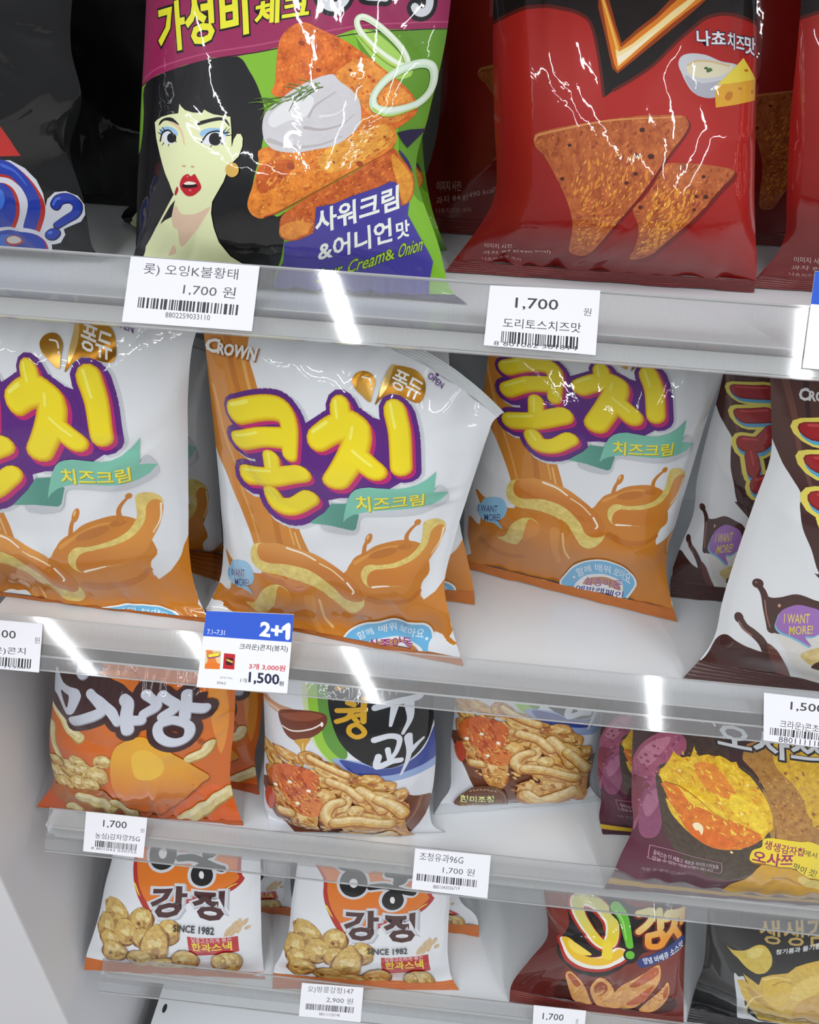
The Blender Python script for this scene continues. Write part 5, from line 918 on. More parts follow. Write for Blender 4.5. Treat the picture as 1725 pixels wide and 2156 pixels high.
  ('p',(72,40,36),[(-127,-85),(3,102),(11,263),(60,323),(138,310),(234,294),(325,294),(375,318),(477,228),(663,121),(808,65),(943,43),(2250,-51),(2250,-607),(304,-529)],0,1,0),
  ('p',(226,222,216),[(303,457),(363,434),(448,365),(579,240),(828,96),(1048,57),(1622,163),(1240,850),(580,569)],0,1,0),
  ('p',(72,40,36),[(137,745),(175,737),(234,710),(292,742),(377,815),(485,823),(593,807),(705,639),(459,495),(343,451),(289,522),(241,627),(198,704)],0,1,0),
  ('s',(72,40,36),40.3,[(147,763),(200,715),(255,597),(325,468)],0,1,62.0,0),
  ('p',(72,40,36),[(180,774),(177,758),(168,743),(155,733),(142,730),(129,734),(120,745),(117,760),(120,776),(129,790),(141,799),(155,802),(168,798),(176,788)],0,1,0),
  ('p',(140,92,80),[(145,775),(144,769),(141,763),(135,760),(131,762),(130,766),(132,773),(137,777),(142,778)],0,1,0),
  ('s',(150,104,90),9.2,[(218,670),(260,561),(310,478)],0,1,9.2,0),
  ('p',(220,160,130),[(317,683),(318,674),(314,666),(308,664),(303,669),(300,678),(301,687),(306,692),(312,691)],0,1,0),
  ('s',(72,40,36),45.0,[(115,457),(162,417),(235,392),(322,336),(461,189),(689,9)],0,1,84.1,0),
  ('p',(72,40,36),[(131,480),(139,467),(141,452),(138,438),(129,428),(117,424),(104,425),(93,433),(86,444),(84,458),(87,472),(95,483),(107,489),(119,488)],0,1,0),
  ('s',(160,110,96),8.2,[(118,434),(162,399),(218,380)],0,1,8.2,0),
  ('p',(104,58,50),[(330,356),(425,235),(622,80),(770,21),(498,264),(394,346)],0,1,0),
  ('p',(216,190,124),[(577,352),(639,428),(764,500),(1056,556),(1160,350),(831,294),(746,275),(639,306)],0.35,1,0),
  ('p',(78,44,38),[(694,280),(761,365),(1117,435),(1172,327),(784,267)],0,1,0),
  ('p',(120,190,220),[(328,552),(328,618),(364,686),(412,732),(478,745),(551,744),(615,671),(627,582),(592,516),(542,491),(616,425),(514,449),(449,460),(381,463),(337,492)],0,1,0),
  ('p',(160,112,186),[(331,569),(331,636),(367,703),(415,748),(481,762),(553,760),(617,689),(629,600),(594,533),(544,508),(618,441),(516,465),(452,476),(384,479),(340,508)],0,1,0),
  ('t',(234,216,84),'I WANT',(379,553),(525,636),(357,630),0.01,None),
  ('t',(234,216,84),'MORE!',(442,479),(577,555),(418,550),0.01,None),
  ('s',(234,218,96),238.0,[(211,2026),(492,2146)],0,1,238.0,0),
  ('s',(234,218,96),255.2,[(242,1750),(493,1901)],0,1,255.2,0),
  ('s',(234,218,96),248.7,[(307,1464),(435,1529),(486,1618),(540,1728)],0,1,248.7,0),
  ('s',(234,218,96),233.2,[(410,1387),(479,1300)],0,1,233.2,0),
  ('s',(234,218,96),248.9,[(568,1206),(724,1312)],0,1,248.9,0),
  ('s',(90,170,214),160.2,[(218,2011),(499,2133)],0,1,160.2,0),
  ('s',(90,170,214),167.0,[(250,1735),(501,1886)],0,1,167.0,0),
  ('s',(90,170,214),164.5,[(317,1452),(446,1516),(496,1605),(550,1714)],0,1,164.5,0),
  ('s',(90,170,214),152.1,[(422,1375),(491,1288)],0,1,152.1,0),
  ('s',(90,170,214),164.9,[(581,1195),(738,1300)],0,1,164.9,0),
  ('s',(122,18,26),151.0,[(207,2038),(488,2157)],0,1,151.0,0),
  ('s',(122,18,26),157.0,[(237,1763),(488,1914)],0,1,157.0,0),
  ('s',(122,18,26),156.2,[(299,1474),(427,1540),(479,1629),(534,1741)],0,1,156.2,0),
  ('s',(122,18,26),144.0,[(402,1397),(470,1309)],0,1,144.0,0),
  ('s',(122,18,26),156.0,[(559,1215),(714,1322)],0,1,156.0,0),
  ('s',(164,26,34),126.7,[(205,2044),(485,2162)],0,1,126.7,0),
  ('s',(164,26,34),131.7,[(235,1769),(486,1920)],0,1,131.7,0),
  ('s',(164,26,34),131.5,[(295,1479),(423,1545),(475,1635),(531,1747)],0,1,131.5,0),
  ('s',(164,26,34),121.0,[(398,1402),(466,1314)],0,1,121.0,0),
  ('s',(164,26,34),131.0,[(555,1220),(709,1327)],0,1,131.0,0),
  ('s',(200,70,70),20.9,[(195,2088),(475,2200)],0,1,20.9,0),
  ('s',(200,70,70),21.7,[(224,1812),(475,1960)],0,1,21.7,0),
  ('s',(200,70,70),21.9,[(276,1516),(404,1582)],0,1,21.9,0),
  ('s',(200,70,70),20.3,[(378,1436),(444,1346)],0,1,20.3,0),
  ('s',(200,70,70),21.8,[(530,1252),(683,1362)],0,1,21.8,0),
  ('t',(226,224,222),'C',(149,2274),(197,2286),(155,2363),0.08,None),
  ('t',(226,224,222),'ROWN',(202,2287),(398,2314),(207,2357),0.08,None),
 ]),
 'gam':(0.17897,0.19851,[
  ('p',('l',(216,112,34),(198,92,34),(1020,1770),(196,-14)),[(-447,2581),(2237,2581),(2237,-336),(-188,-596)],0,0,0),
  ('p',(226,140,48),[(732,1713),(871,1617),(939,1480),(843,1388),(601,1624)],0,1,0),
  ('p',(228,146,56),[(1562,1661),(1690,1524),(1751,1054),(1714,597),(1617,1066)],0,1,0),
  ('p',(190,84,40),[(-66,241),(156,182),(442,-8),(25,-116)],0,1,0),
  ('p',(224,100,34),[(1199,26),(1450,260),(1714,273),(1877,-46),(1312,-108)],0,1,0),
  ('s',(176,138,70),113.3,[(44,1229),(144,1149),(246,1060),(382,1007)],0,1,113.3,0),
  ('s',(218,200,140),99.9,[(33,1230),(135,1154),(238,1067),(375,1017)],0.3,1,99.9,0),
  ('s',(232,220,176),35.2,[(4,1216),(116,1157),(221,1074),(360,1027)],0.2,1,35.2,0),
  ('s',(176,138,70),97.2,[(34,1014),(93,789),(200,560),(317,440)],0,1,97.2,0),
  ('s',(218,200,140),79.2,[(23,1014),(84,796),(195,571),(314,453)],0.3,1,79.2,0),
  ('s',(232,220,176),27.9,[(7,1007),(72,797),(186,578),(308,462)],0.2,1,27.9,0),
  ('b',(206,178,108),(86,427),166,109,40,(158,104,48),(226,208,154),0),
  ('b',(206,178,108),(248,598),151,113,41,(158,104,48),(226,208,154),0),
  ('b',(206,178,108),(375,726),102,83,42,(158,104,48),(226,208,154),0),
  ('b',(206,178,108),(450,608),125,121,43,(158,104,48),(226,208,154),0),
  ('b',(206,178,108),(568,571),119,129,44,(158,104,48),(226,208,154),0),
  ('b',(206,178,108),(641,766),87,85,45,(158,104,48),(226,208,154),0),
  ('b',(206,178,108),(374,428),116,105,46,(158,104,48),(226,208,154),0),
  ('b',(206,178,108),(168,365),120,80,47,(158,104,48),(226,208,154),0),
  ('b',(206,178,108),(96,621),92,63,48,(158,104,48),(226,208,154),0),
  ('b',(206,178,108),(483,439),95,89,49,(158,104,48),(226,208,154),0),
  ('p',(170,96,38),[(25,291),(346,345),(635,334),(690,57),(377,47),(100,164)],0,1,0),
  ('s',(176,138,70),139.6,[(363,214),(507,163),(659,106)],0,1,139.6,0),
  ('s',(218,200,140),134.3,[(355,232),(500,183),(653,117)],0.3,1,134.3,0),
  ('s',(232,220,176),51.6,[(337,256),(483,214),(638,138)],0.2,1,51.6,0),
  ('s',(176,138,70),97.8,[(698,190),(768,114),(867,43)],0,1,97.8,0),
  ('s',(218,200,140),89.4,[(694,212),(763,126),(863,52)],0.3,1,89.4,0),
  ('s',(232,220,176),33.5,[(683,239),(752,144),(853,63)],0.2,1,33.5,0),
  ('s',(176,138,70),75.5,[(286,67),(385,37)],0,1,75.5,0),
  ('s',(218,200,140),64.1,[(277,76),(377,47)],0.3,1,64.1,0),
  ('s',(232,220,176),22.5,[(264,85),(365,56)],0.2,1,22.5,0),
  ('s',(176,138,70),120.1,[(1607,786),(1572,711),(1453,696)],0,1,120.1,0),
  ('s',(218,200,140),107.3,[(1602,801),(1567,726),(1448,711)],0.3,1,107.3,0),
  ('s',(232,220,176),37.6,[(1590,828),(1554,751),(1435,735)],0.2,1,37.6,0),
  ('s',(176,138,70),99.2,[(1763,208),(1639,164),(1468,86),(1279,1)],0,1,99.2,0),
  ('s',(218,200,140),90.3,[(1761,217),(1637,173),(1466,93),(1277,9)],0.3,1,90.3,0),
  ('s',(232,220,176),32.2,[(1751,234),(1628,190),(1457,106),(1267,21)],0.2,1,32.2,0),
  ('p',(150,74,28),[(724,585),(740,798),(779,937),(867,1020),(991,1062),(1136,1000),(1277,865),(1415,668),(1580,456),(1620,372),(1540,334),(1418,246),(1234,109),(1112,55),(976,63),(806,121),(725,346)],0,1,0),
  ('p',('l',(226,164,46),(206,104,38),(1133,891),(968,59)),[(718,607),(733,819),(771,957),(859,1039),(983,1081),(1128,1021),(1270,888),(1407,690),(1574,477),(1614,392),(1535,354),(1416,266),(1232,125),(1109,67),(971,76),(801,143),(725,371)],0,1,0),
  ('p',(232,182,58),[(938,860),(1062,927),(1203,800),(1222,618),(1112,531),(968,571)],0,1,0),
  ('s',(64,36,38),262.0,[(275,2038),(349,1812),(331,1669)],0,1,262.0,0),
  ('s',(64,36,38),213.0,[(460,1487),(560,1415),(608,1340),(439,1245),(297,1176)],0,1,213.0,0),
  ('s',(64,36,38),201.9,[(460,1487),(662,1372),(773,1246)],0,1,201.9,0),
  ('s',(64,36,38),233.8,[(801,1450),(844,1414),(851,1301),(877,1159)],0,1,233.8,0),
  ('s',(64,36,38),215.3,[(902,1254),(990,1248)],0,1,215.3,0),
  ('s',(64,36,38),207.6,[(999,1504),(1124,1399),(1006,1309)],0,1,207.6,0),
  ('s',(64,36,38),214.4,[(1161,1490),(1308,1368),(1184,1267)],0,1,214.4,0),
  ('s',(64,36,38),220.5,[(1385,1480),(1392,1370),(1390,1226)],0,1,220.5,0),
  ('s',(64,36,38),221.0,[(1411,1341),(1554,1290)],0,1,221.0,0),
  ('p',(64,36,38),[(-50,1977),(-53,1300),(96,1213),(244,1123),(401,1152),(673,1251),(1044,1229),(1453,1240),(1435,1471),(998,1550),(592,1657),(402,1948)],0,0,0),
  ('s',(64,36,38),209.9,[(1442,1062),(1413,1155),(1294,1214),(1175,1197),(1154,1124),(1202,1034),(1315,968),(1413,979)],0,1,209.9,1),
  ('p',(64,36,38),[(998,1550),(1567,1471),(1522,1122),(1050,1144)],0,0,0),
  ('p',('l',(226,126,40),(216,112,36),(656,1710),(779,1530)),[(501,1700),(697,1629),(854,1532),(932,1515),(826,1716)],0,1,0),
  ('s',(64,36,38),108.2,[(902,1479),(954,1584),(1123,1564)],0,1,108.2,0),
  ('s',(64,36,38),91.3,[(707,1511),(571,1588),(445,1609)],0,1,91.3,0),
  ('s',(150,152,164),150.0,[(275,2040),(348,1814),(330,1670)],0,1,150.0,0),
  ('s',(150,152,164),98.1,[(459,1488),(560,1417),(608,1342),(439,1247),(297,1178)],0,1,98.1,0),
  ('s',(150,152,164),88.4,[(459,1488),(661,1374),(773,1248)],0,1,88.4,0),
  ('s',(150,152,164),119.2,[(800,1452),(844,1416),(850,1303),(877,1161)],0,1,119.2,0),
  ('s',(150,152,164),99.2,[(902,1256),(990,1250)],0,1,99.2,0),
  ('s',(150,152,164),95.7,[(998,1506),(1124,1401),(1005,1311)],0,1,95.7,0),
  ('s',(150,152,164),101.1,[(1161,1492),(1308,1370),(1184,1269)],0,1,101.1,0),
  ('s',(150,152,164),106.2,[(1385,1482),(1392,1372),(1390,1228)],0,1,106.2,0),
  ('s',(150,152,164),101.8,[(1411,1343),(1554,1292)],0,1,101.8,0),
  ('s',(204,208,220),146.4,[(267,2048),(341,1822),(322,1678)],0,1,146.4,0),
  ('s',(204,208,220),94.1,[(452,1496),(552,1425),(601,1351),(431,1256),(289,1185)],0,1,94.1,0),
  ('s',(204,208,220),84.5,[(452,1496),(654,1383),(766,1258)],0,1,84.5,0),
  ('s',(204,208,220),115.1,[(793,1461),(837,1425),(844,1313),(871,1172)],0,1,115.1,0),
  ('s',(204,208,220),95.0,[(895,1266),(983,1260)],0,1,95.0,0),
  ('s',(204,208,220),91.8,[(991,1515),(1118,1411),(999,1321)],0,1,91.8,0),
  ('s',(204,208,220),97.1,[(1154,1501),(1301,1381),(1178,1280)],0,1,97.1,0),
  ('s',(204,208,220),102.2,[(1379,1493),(1386,1384),(1384,1241)],0,1,102.2,0),
  ('s',(204,208,220),97.5,[(1405,1355),(1549,1305)],0,1,97.5,0),
  ('p',(204,208,220),[(21,1646),(22,1404),(73,1359),(186,1260),(233,1237),(307,1282),(361,1433),(346,1485),(295,1513),(123,1517)],0,1,0),
  ('p',(64,36,38),[(107,1428),(167,1427),(225,1416),(221,1305),(175,1330)],0,1,0),
  ('s',(150,152,164),92.7,[(1442,1065),(1413,1157),(1294,1216),(1175,1199),(1154,1126),(1202,1036),(1314,970),(1413,982)],0,1,92.7,1),
  ('s',(204,208,220),88.3,[(1436,1077),(1408,1168),(1288,1225),(1169,1209),(1148,1135),(1196,1047),(1309,982),(1407,995)],0,1,88.3,1),
  ('t',(130,60,30),'®',(1507,872),(1563,826),(1510,937),0,None),
 ]),
 'jo':(0.1571,0.24899,[
  ('p',(222,225,231),[(-393,3140),(1964,3140),(1178,-326),(-393,-326)],0,0,0),
  ('p',(206,220,170),[(406,2213),(688,2241),(697,1404),(619,1417),(486,1604),(434,1836)],0,1,0),
  ('p',(150,200,62),[(451,2290),(662,2308),(707,1833),(783,1553),(774,1365),(677,1389),(554,1524),(482,1798)],0,1,0),
  ('p',(96,150,60),[(531,2298),(662,2308),(707,1833),(820,1510),(757,1434),(626,1584),(567,1865)],0,1,0),
  ('p',(150,170,214),[(696,1380),(777,1436),(1569,1325),(1618,1147),(1497,1155),(1308,1172),(1081,1199),(849,1246)],0,1,0),
  ('p',(58,74,150),[(741,1421),(931,1400),(1101,1349),(1308,1346),(1480,1412),(1591,1573),(1615,1278),(1513,1245),(1325,1255),(1080,1267),(869,1297)],0,1,0),
  ('p',(24,24,27),[(599,2769),(631,2148),(667,1878),(750,1620),(876,1467),(1026,1377),(1177,1346),(1328,1365),(1462,1424),(1548,1555),(1590,1852),(1595,3014)],0,1,0),
  ('p',(60,62,66),[(1008,1401),(1089,1487),(1082,1362)],0,0,0),
  ('s',(216,166,44),49.6,[(821,2037),(880,2019)],0,1,49.6,0),
  ('s',(216,166,44),50.7,[(729,1949),(980,1973)],0,1,50.7,0),
  ('s',(216,166,44),52.4,[(863,1950),(825,1878),(727,1830)],0,1,52.4,0),
  ('s',(216,166,44),48.1,[(854,1915),(913,1841)],0,1,48.1,0),
  ('s',(216,166,44),56.7,[(967,2071),(966,1846)],0,1,56.7,0),
  ('s',(216,166,44),43.1,[(903,1912),(961,1918)],0,1,43.1,0),
  ('s',(216,166,44),45.1,[(715,2154),(851,2201),(991,2185)],0,1,45.1,0),
  ('s',(216,166,44),45.2,[(846,2267),(852,2189)],0,1,45.2,0),
  ('s',(216,166,44),47.6,[(972,1748),(914,1809),(849,1782),(841,1715),(903,1675),(966,1704)],0,1,47.6,1),
  ('s',(216,220,230),64.3,[(1067,1984),(1250,2025),(1456,2018)],0,1,77.2,0),
  ('s',(216,220,230),75.9,[(1242,1989),(1220,1867),(1204,1775)],0,1,31.2,0),
  ('s',(216,220,230),89.7,[(1368,1984),(1375,1796),(1308,1658)],0,1,33.1,0),
  ('s',(216,220,230),63.2,[(1061,1643),(1191,1665),(1275,1614),(1245,1502),(1180,1428)],0,1,37.9,0),
  ('s',(216,220,230),49.8,[(1171,1531),(1180,1428)],0,1,41.5,0),
  ('s',(216,220,230),62.4,[(1088,1469),(1068,1375),(1198,1411),(1277,1402)],0,1,45.8,0),
  ('s',(216,220,230),75.6,[(1352,1602),(1350,1441),(1273,1243)],0,1,21.0,0),
  ('s',(216,220,230),59.8,[(1362,1454),(1428,1494),(1478,1515)],0,1,25.6,0),
  ('s',(196,150,118),94.8,[(-47,1947),(33,1832),(159,1818),(296,1830)],0,1,111.5,0),
  ('s',(226,196,172),40.3,[(2,1784),(135,1803),(217,1787)],0,1,40.3,0),
  ('p',(116,56,38),[(173,1777),(295,1871),(484,1912),(618,1896),(638,1806),(578,1694),(469,1599),(341,1538),(239,1586)],0,1,0),
  ('p',(146,78,54),[(197,1774),(423,1887),(603,1880),(486,1799),(274,1746)],0,1,0),
  ('s',(236,226,216),15.8,[(217,1641),(317,1636),(487,1705),(596,1791)],0,1,15.8,0),
  ('p',(250,246,240),[(606,1782),(603,1764),(594,1754),(585,1756),(579,1769),(579,1787),(585,1803),(594,1807),(603,1799)],0,1,0),
  ('p',(206,156,62),[(332,1539),(486,1604),(436,1492),(414,1287),(391,1278),(389,1462)],0,1,0),
  ('s',(240,212,140),9.4,[(413,1533),(405,1333)],0,1,9.4,0),
  ('p',(112,64,44),[(3,921),(33,789),(118,616),(236,349),(478,217),(644,93),(962,132),(1478,533),(1572,788),(1400,898),(1003,1233),(412,1190)],0,1,0),
  ('s',(150,96,66),25.9,[(1483,843),(1431,654),(1161,407)],0,1,10.4,0),
  ('b',(212,160,84),(71,1234),102,89,50,(168,96,40),(230,196,132),0),
  ('b',(212,160,84),(147,1184),122,79,51,(168,96,40),(230,196,132),0),
  ('b',(212,160,84),(263,1336),148,60,52,(168,96,40),(230,196,132),0),
  ('b',(212,160,84),(477,1383),105,74,53,(168,96,40),(230,196,132),0),
  ('b',(212,160,84),(654,1302),119,84,54,(168,96,40),(230,196,132),0),
  ('b',(212,160,84),(810,1223),136,91,55,(168,96,40),(230,196,132),0),
  ('b',(212,160,84),(1004,1208),115,88,56,(168,96,40),(230,196,132),0),
  ('b',(212,160,84),(1123,1093),119,112,57,(168,96,40),(230,196,132),0),
  ('b',(212,160,84),(932,1078),135,108,58,(168,96,40),(230,196,132),0),
  ('b',(212,160,84),(757,1066),136,94,59,(168,96,40),(230,196,132),0),
  ('b',(212,160,84),(199,1039),149,114,60,(168,96,40),(230,196,132),0),
  ('b',(212,160,84),(575,1189),100,97,61,(168,96,40),(230,196,132),0),
  ('b',(212,160,84),(1263,969),86,97,62,(168,96,40),(230,196,132),0),
  ('b',(212,160,84),(1266,757),110,131,63,(168,96,40),(230,196,132),0),
  ('b',(212,160,84),(1056,908),159,106,64,(168,96,40),(230,196,132),0),
  ('b',(212,160,84),(247,767),104,84,65,(168,96,40),(230,196,132),0),
  ('b',(212,160,84),(201,855),125,87,66,(168,96,40),(230,196,132),0),
  ('b',(212,160,84),(442,713),128,302,67,(168,96,40),(230,196,132),0),
  ('b',(212,160,84),(420,927),127,98,68,(168,96,40),(230,196,132),0),
  ('b',(212,160,84),(704,876),87,151,69,(168,96,40),(230,196,132),0),
  ('b',(212,160,84),(872,758),79,125,70,(168,96,40),(230,196,132),0),
  ('b',(212,160,84),(1021,567),160,432,71,(168,96,40),(230,196,132),0),
  ('b',(212,160,84),(769,372),129,195,72,(168,96,40),(230,196,132),0),
  ('b',(212,160,84),(1232,619),123,330,73,(168,96,40),(230,196,132),0),
  ('b',(212,160,84),(622,999),99,105,74,(168,96,40),(230,196,132),0),
  ('m',[(45,1230),(480,1457),(1042,1269),(1337,991),(1391,647),(1161,407),(654,322),(151,695),(28,907)],[((176,104,44),60,99,35,0.4),((226,178,100),90,99,38,0.3),((236,206,146),70,52,23,0.3)],4),
  ('p',(206,100,44),[(78,1040),(216,1233),(412,1287),(554,1233),(520,1030),(398,945),(201,949)],0.5,1,0),
  ('p',(214,120,50),[(291,901),(459,1014),(603,945),(567,788),(400,777)],0.5,1,0),
  ('p',(190,70,44),[(41,835),(118,917),(154,808),(102,688),(53,722)],0.3,1,0),
  ('b',(220,184,112),(763,880),68,192,70,(170,100,44),(234,208,150),25),
  ('b',(220,184,112),(954,726),263,122,71,(170,100,44),(234,208,150),5),
  ('b',(220,184,112),(903,860),78,71,72,(170,100,44),(234,208,150),-30),
  ('b',(220,184,112),(1089,1015),160,84,73,(170,100,44),(234,208,150),20),
  ('b',(220,184,112),(673,1280),158,64,74,(170,100,44),(234,208,150),20),
  ('m',[(53,1018),(412,1311),(595,1193),(567,788),(200,746)],[((184,72,32),36,79,32,0.5),((230,150,70),40,68,24,0.8),((240,196,120),20,37,16,0.6)],5),
  ('s',(172,104,46),125.9,[(930,1120),(1051,1009),(1137,857)],0.3,1,125.9,0),
  ('s',(212,166,92),107.1,[(929,1130),(1051,1020),(1136,868)],0.5,1,107.1,0),
  ('s',(228,196,134),64.1,[(925,1144),(1046,1036),(1131,884)],0.5,1,64.1,0),
  ('s',(238,214,164),23.4,[(923,1156),(1043,1048),(1128,897)],0.4,1,23.4,0),
  ('s',(172,104,46),118.5,[(1090,1004),(1211,893),(1330,743)],0.3,1,118.5,0),
  ('s',(212,166,92),100.0,[(1089,1015),(1210,904),(1328,754)],0.5,1,100.0,0),
  ('s',(228,196,134),60.5,[(1085,1030),(1205,919),(1322,769)],0.5,1,60.5,0),
  ('s',(238,214,164),22.3,[(1082,1042),(1203,932),(1318,781)],0.4,1,22.3,0),
  ('s',(172,104,46),93.7,[(654,1194),(812,1138),(935,1014)],0.3,1,93.7,0),
  ('s',(212,166,92),75.7,[(654,1204),(812,1148),(935,1024)],0.5,1,75.7,0),
  ('s',(228,196,134),45.4,[(650,1213),(808,1158),(930,1035)],0.5,1,45.4,0),
  ('s',(238,214,164),16.6,[(648,1221),(806,1166),(928,1044)],0.4,1,16.6,0),
  ('s',(172,104,46),116.0,[(761,964),(674,916),(632,798),(681,706)],0.3,1,116.0,0),
  ('s',(212,166,92),97.6,[(761,975),(673,927),(631,808),(681,718)],0.5,1,97.6,0),
  ('s',(228,196,134),58.3,[(757,988),(669,941),(626,820),(677,732)],0.5,1,58.3,0),
  ('s',(238,214,164),21.3,[(754,1000),(667,952),(624,830),(675,743)],0.4,1,21.3,0),
  ('s',(172,104,46),129.3,[(722,720),(953,742),(1214,661)],0.3,1,129.3,0),
  ('s',(212,166,92),108.4,[(722,731),(952,753),(1214,674)],0.5,1,108.4,0),
  ('s',(228,196,134),63.9,[(717,746),(947,767),(1210,692)],0.5,1,63.9,0),
  ('s',(238,214,164),23.2,[(715,758),(944,779),(1207,706)],0.4,1,23.2,0),
  ('s',(172,104,46),99.3,[(212,742),(314,763)],0.3,1,99.3,0),
  ('s',(212,166,92),79.5,[(212,751),(314,772)],0.5,1,79.5,0),
  ('s',(228,196,134),47.4,[(208,758),(309,779)],0.5,1,47.4,0),
  ('s',(238,214,164),17.3,[(205,765),(307,786)],0.4,1,17.3,0),
  ('s',(172,104,46),174.4,[(712,349),(841,260),(1150,420)],0.3,1,174.4,0),
  ('s',(212,166,92),147.0,[(727,370),(865,290),(1177,470)],0.5,1,147.0,0),
  ('s',(228,196,134),90.1,[(740,394),(886,323),(1188,514)],0.5,1,90.1,0),
  ('s',(238,214,164),34.5,[(755,420),(906,351),(1193,543)],0.4,1,34.5,0),
  ('s',(172,104,46),79.4,[(478,1410),(655,1341),(810,1287)],0.3,1,79.4,0),
  ('s',(212,166,92),61.7,[(478,1420),(656,1350),(810,1297)],0.5,1,61.7,0),
  ('s',(228,196,134),37.1,[(475,1427),(652,1358),(807,1304)],0.5,1,37.1,0),
  ('s',(238,214,164),13.6,[(473,1433),(650,1364),(805,1311)],0.4,1,13.6,0),
  ('p',(252,244,226),[(397,890),(389,879),(376,874),(363,877),(356,887),(360,899),(372,909),(386,910),(396,903)],0,1,0),
  ('p',(252,244,226),[(188,990),(179,977),(164,967),(150,964),(143,971),(147,983),(159,996),(175,1003),(186,1000)],0,1,0),
  ('p',(252,244,226),[(497,1065),(490,1055),(477,1051),(465,1055),(458,1065),(461,1077),(472,1084),(485,1085),(495,1077)],0,1,0),
  ('p',(252,244,226),[(329,1101),(321,1089),(308,1082),(294,1083),(288,1091),(291,1103),(302,1113),(317,1117),(327,1112)],0,1,0),
 ]),
 'jo_seal':(0.14748,0.1871,[
  ('p',(108,68,50),[(127,157),(105,295),(161,414),(248,540),(357,615),(476,623),(568,559),(618,413),(628,213),(374,175)],0,1,0),
  ('s',(150,112,86),11.3,[(489,596),(572,494),(605,349),(605,240)],0,1,11.3,0),
  ('p',(176,146,116),[(238,489),(237,480),(230,466),(219,455),(210,451),(207,456),(211,468),(221,482),(231,490)],0,1,0),
  ('p',(176,146,116),[(274,489),(267,484),(257,486),(248,493),(245,503),(249,511),(258,513),(268,508),(274,498)],0,1,0),
  ('p',(176,146,116),[(312,539),(312,530),(304,517),(294,506),(285,503),(282,509),(286,521),(295,533),(306,541)],0,1,0),
  ('p',(176,146,116),[(348,529),(342,525),(332,528),(323,536),(320,546),(323,554),(332,555),(342,549),(349,539)],0,1,0),
  ('p',(176,146,116),[(386,568),(386,558),(379,545),(368,535),(359,533),(356,539),(360,551),(370,563),(380,570)],0,1,0),
  ('p',(176,146,116),[(423,543),(416,539),(406,543),(398,553),(394,564),(398,571),(407,571),(417,564),(423,553)],0,1,0),
  ('p',(176,146,116),[(461,569),(461,560),(454,547),(443,538),(434,537),(431,543),(435,555),(444,566),(455,572)],0,1,0),
  ('p',(176,146,116),[(499,535),(492,531),(482,536),(473,547),(469,558),(473,565),(482,565),(492,557),(499,545)],0,1,0),
  ('t',(232,226,150),'현미조청',(138,221),(478,336),(123,351),0.05,((60,70,50),0.12)),
  ('t',(190,160,110),'으로',(492,331),(564,342),(492,388),0,None),
  ('t',(196,160,60),'맛있게 만들었어요',(190,153),(547,215),(166,202),0.02,None),
 ]),
 'sp':(0.2111,0.23627,[
  ('p',('l',(66,40,44),(92,38,58),(289,1578),(296,306)),[(-528,3072),(2639,3072),(2639,-570),(-251,-627)],0,0,0),
  ('p',(92,36,58),[(-138,136),(16,248),(115,410),(354,458),(820,503),(1338,9),(-110,-92)],0,1,0),
  ('p',(70,52,44),[(344,1880),(653,1908),(736,1644),(513,1585),(374,1652)],0.5,1,0),
  ('p',(170,122,60),[(842,1739),(1108,1854),(2639,1418),(2639,354),(1274,939),(1180,1206),(976,1569)],0.5,1,0),
  ('p',(212,168,52),[(1094,1895),(1435,1868),(2639,1418),(2639,602),(1577,1074),(1438,1301),(1281,1515),(1101,1691)],0.5,1,0),
  ('p',(176,124,62),[(1046,1337),(1177,1355),(1390,1285),(1532,1137),(1547,983),(1274,939)],0.6,1,0),
  ('p',(158,82,108),[(2,1058),(6,1292),(69,1567),(172,1752),(301,1823),(390,1796),(395,1675),(312,1559),(228,1437),(190,1274),(239,1212),(152,1051),(56,735),(2,511)],0.25,1,0),
  ('p',(186,118,140),[(41,1375),(132,1639),(281,1769),(222,1586),(120,1350)],0.2,1,0),
  ('p',(126,54,70),[(2,1090),(79,1179),(150,1113),(59,772),(-10,592)],0.2,1,0),
  ('p',(142,74,108),[(43,721),(83,991),(171,1178),(239,1212),(263,1069),(256,820),(200,590),(109,502),(45,543)],0.25,1,0),
  ('p',(168,104,134),[(85,880),(151,1082),(218,1150),(203,931),(118,744)],0.2,1,0),
  ('p',(74,60,48),[(188,1338),(235,889),(301,627),(448,492),(658,368),(877,329),(1112,415),(1209,615),(1252,853),(1203,1119),(1128,1319),(1025,1471),(900,1615),(619,1675),(292,1514)],0.7,1,0),
  ('p',(168,126,66),[(1027,1456),(1128,1319),(1203,1119),(1229,933),(1166,1021),(1126,1228)],0.4,1,0),
  ('p',(226,180,42),[(187,1342),(214,1384),(240,1425),(280,1540),(306,1647),(331,1617),(377,1604),(414,1631),(437,1633),(450,1695),(460,1753),(478,1691),(502,1670),(545,1694),(572,1704),(618,1695),(662,1711),(709,1694),(756,1669),(796,1679),(817,1631),(855,1602),(918,1561),(974,1494),(1048,1398),(1107,1300),(1155,1203),(1194,1056),(1147,986),(1131,935),(1039,868),(946,771),(830,735),(713,719),(621,739),(530,788),(453,837),(388,886),(318,1040),(249,1235),(223,1298)],0.55,0,0),
  ('p',(222,120,38),[(232,1239),(304,1286),(399,1244),(543,1214),(671,1135),(775,1086),(932,1043),(1115,948),(945,780),(713,719),(530,788),(412,883),(318,1025),(251,1188)],0.5,1,0),
  ('p',(232,190,50),[(273,1092),(342,1023),(423,905),(579,826),(769,840),(879,782),(686,745),(517,799),(375,896),(309,971)],0.5,1,0),
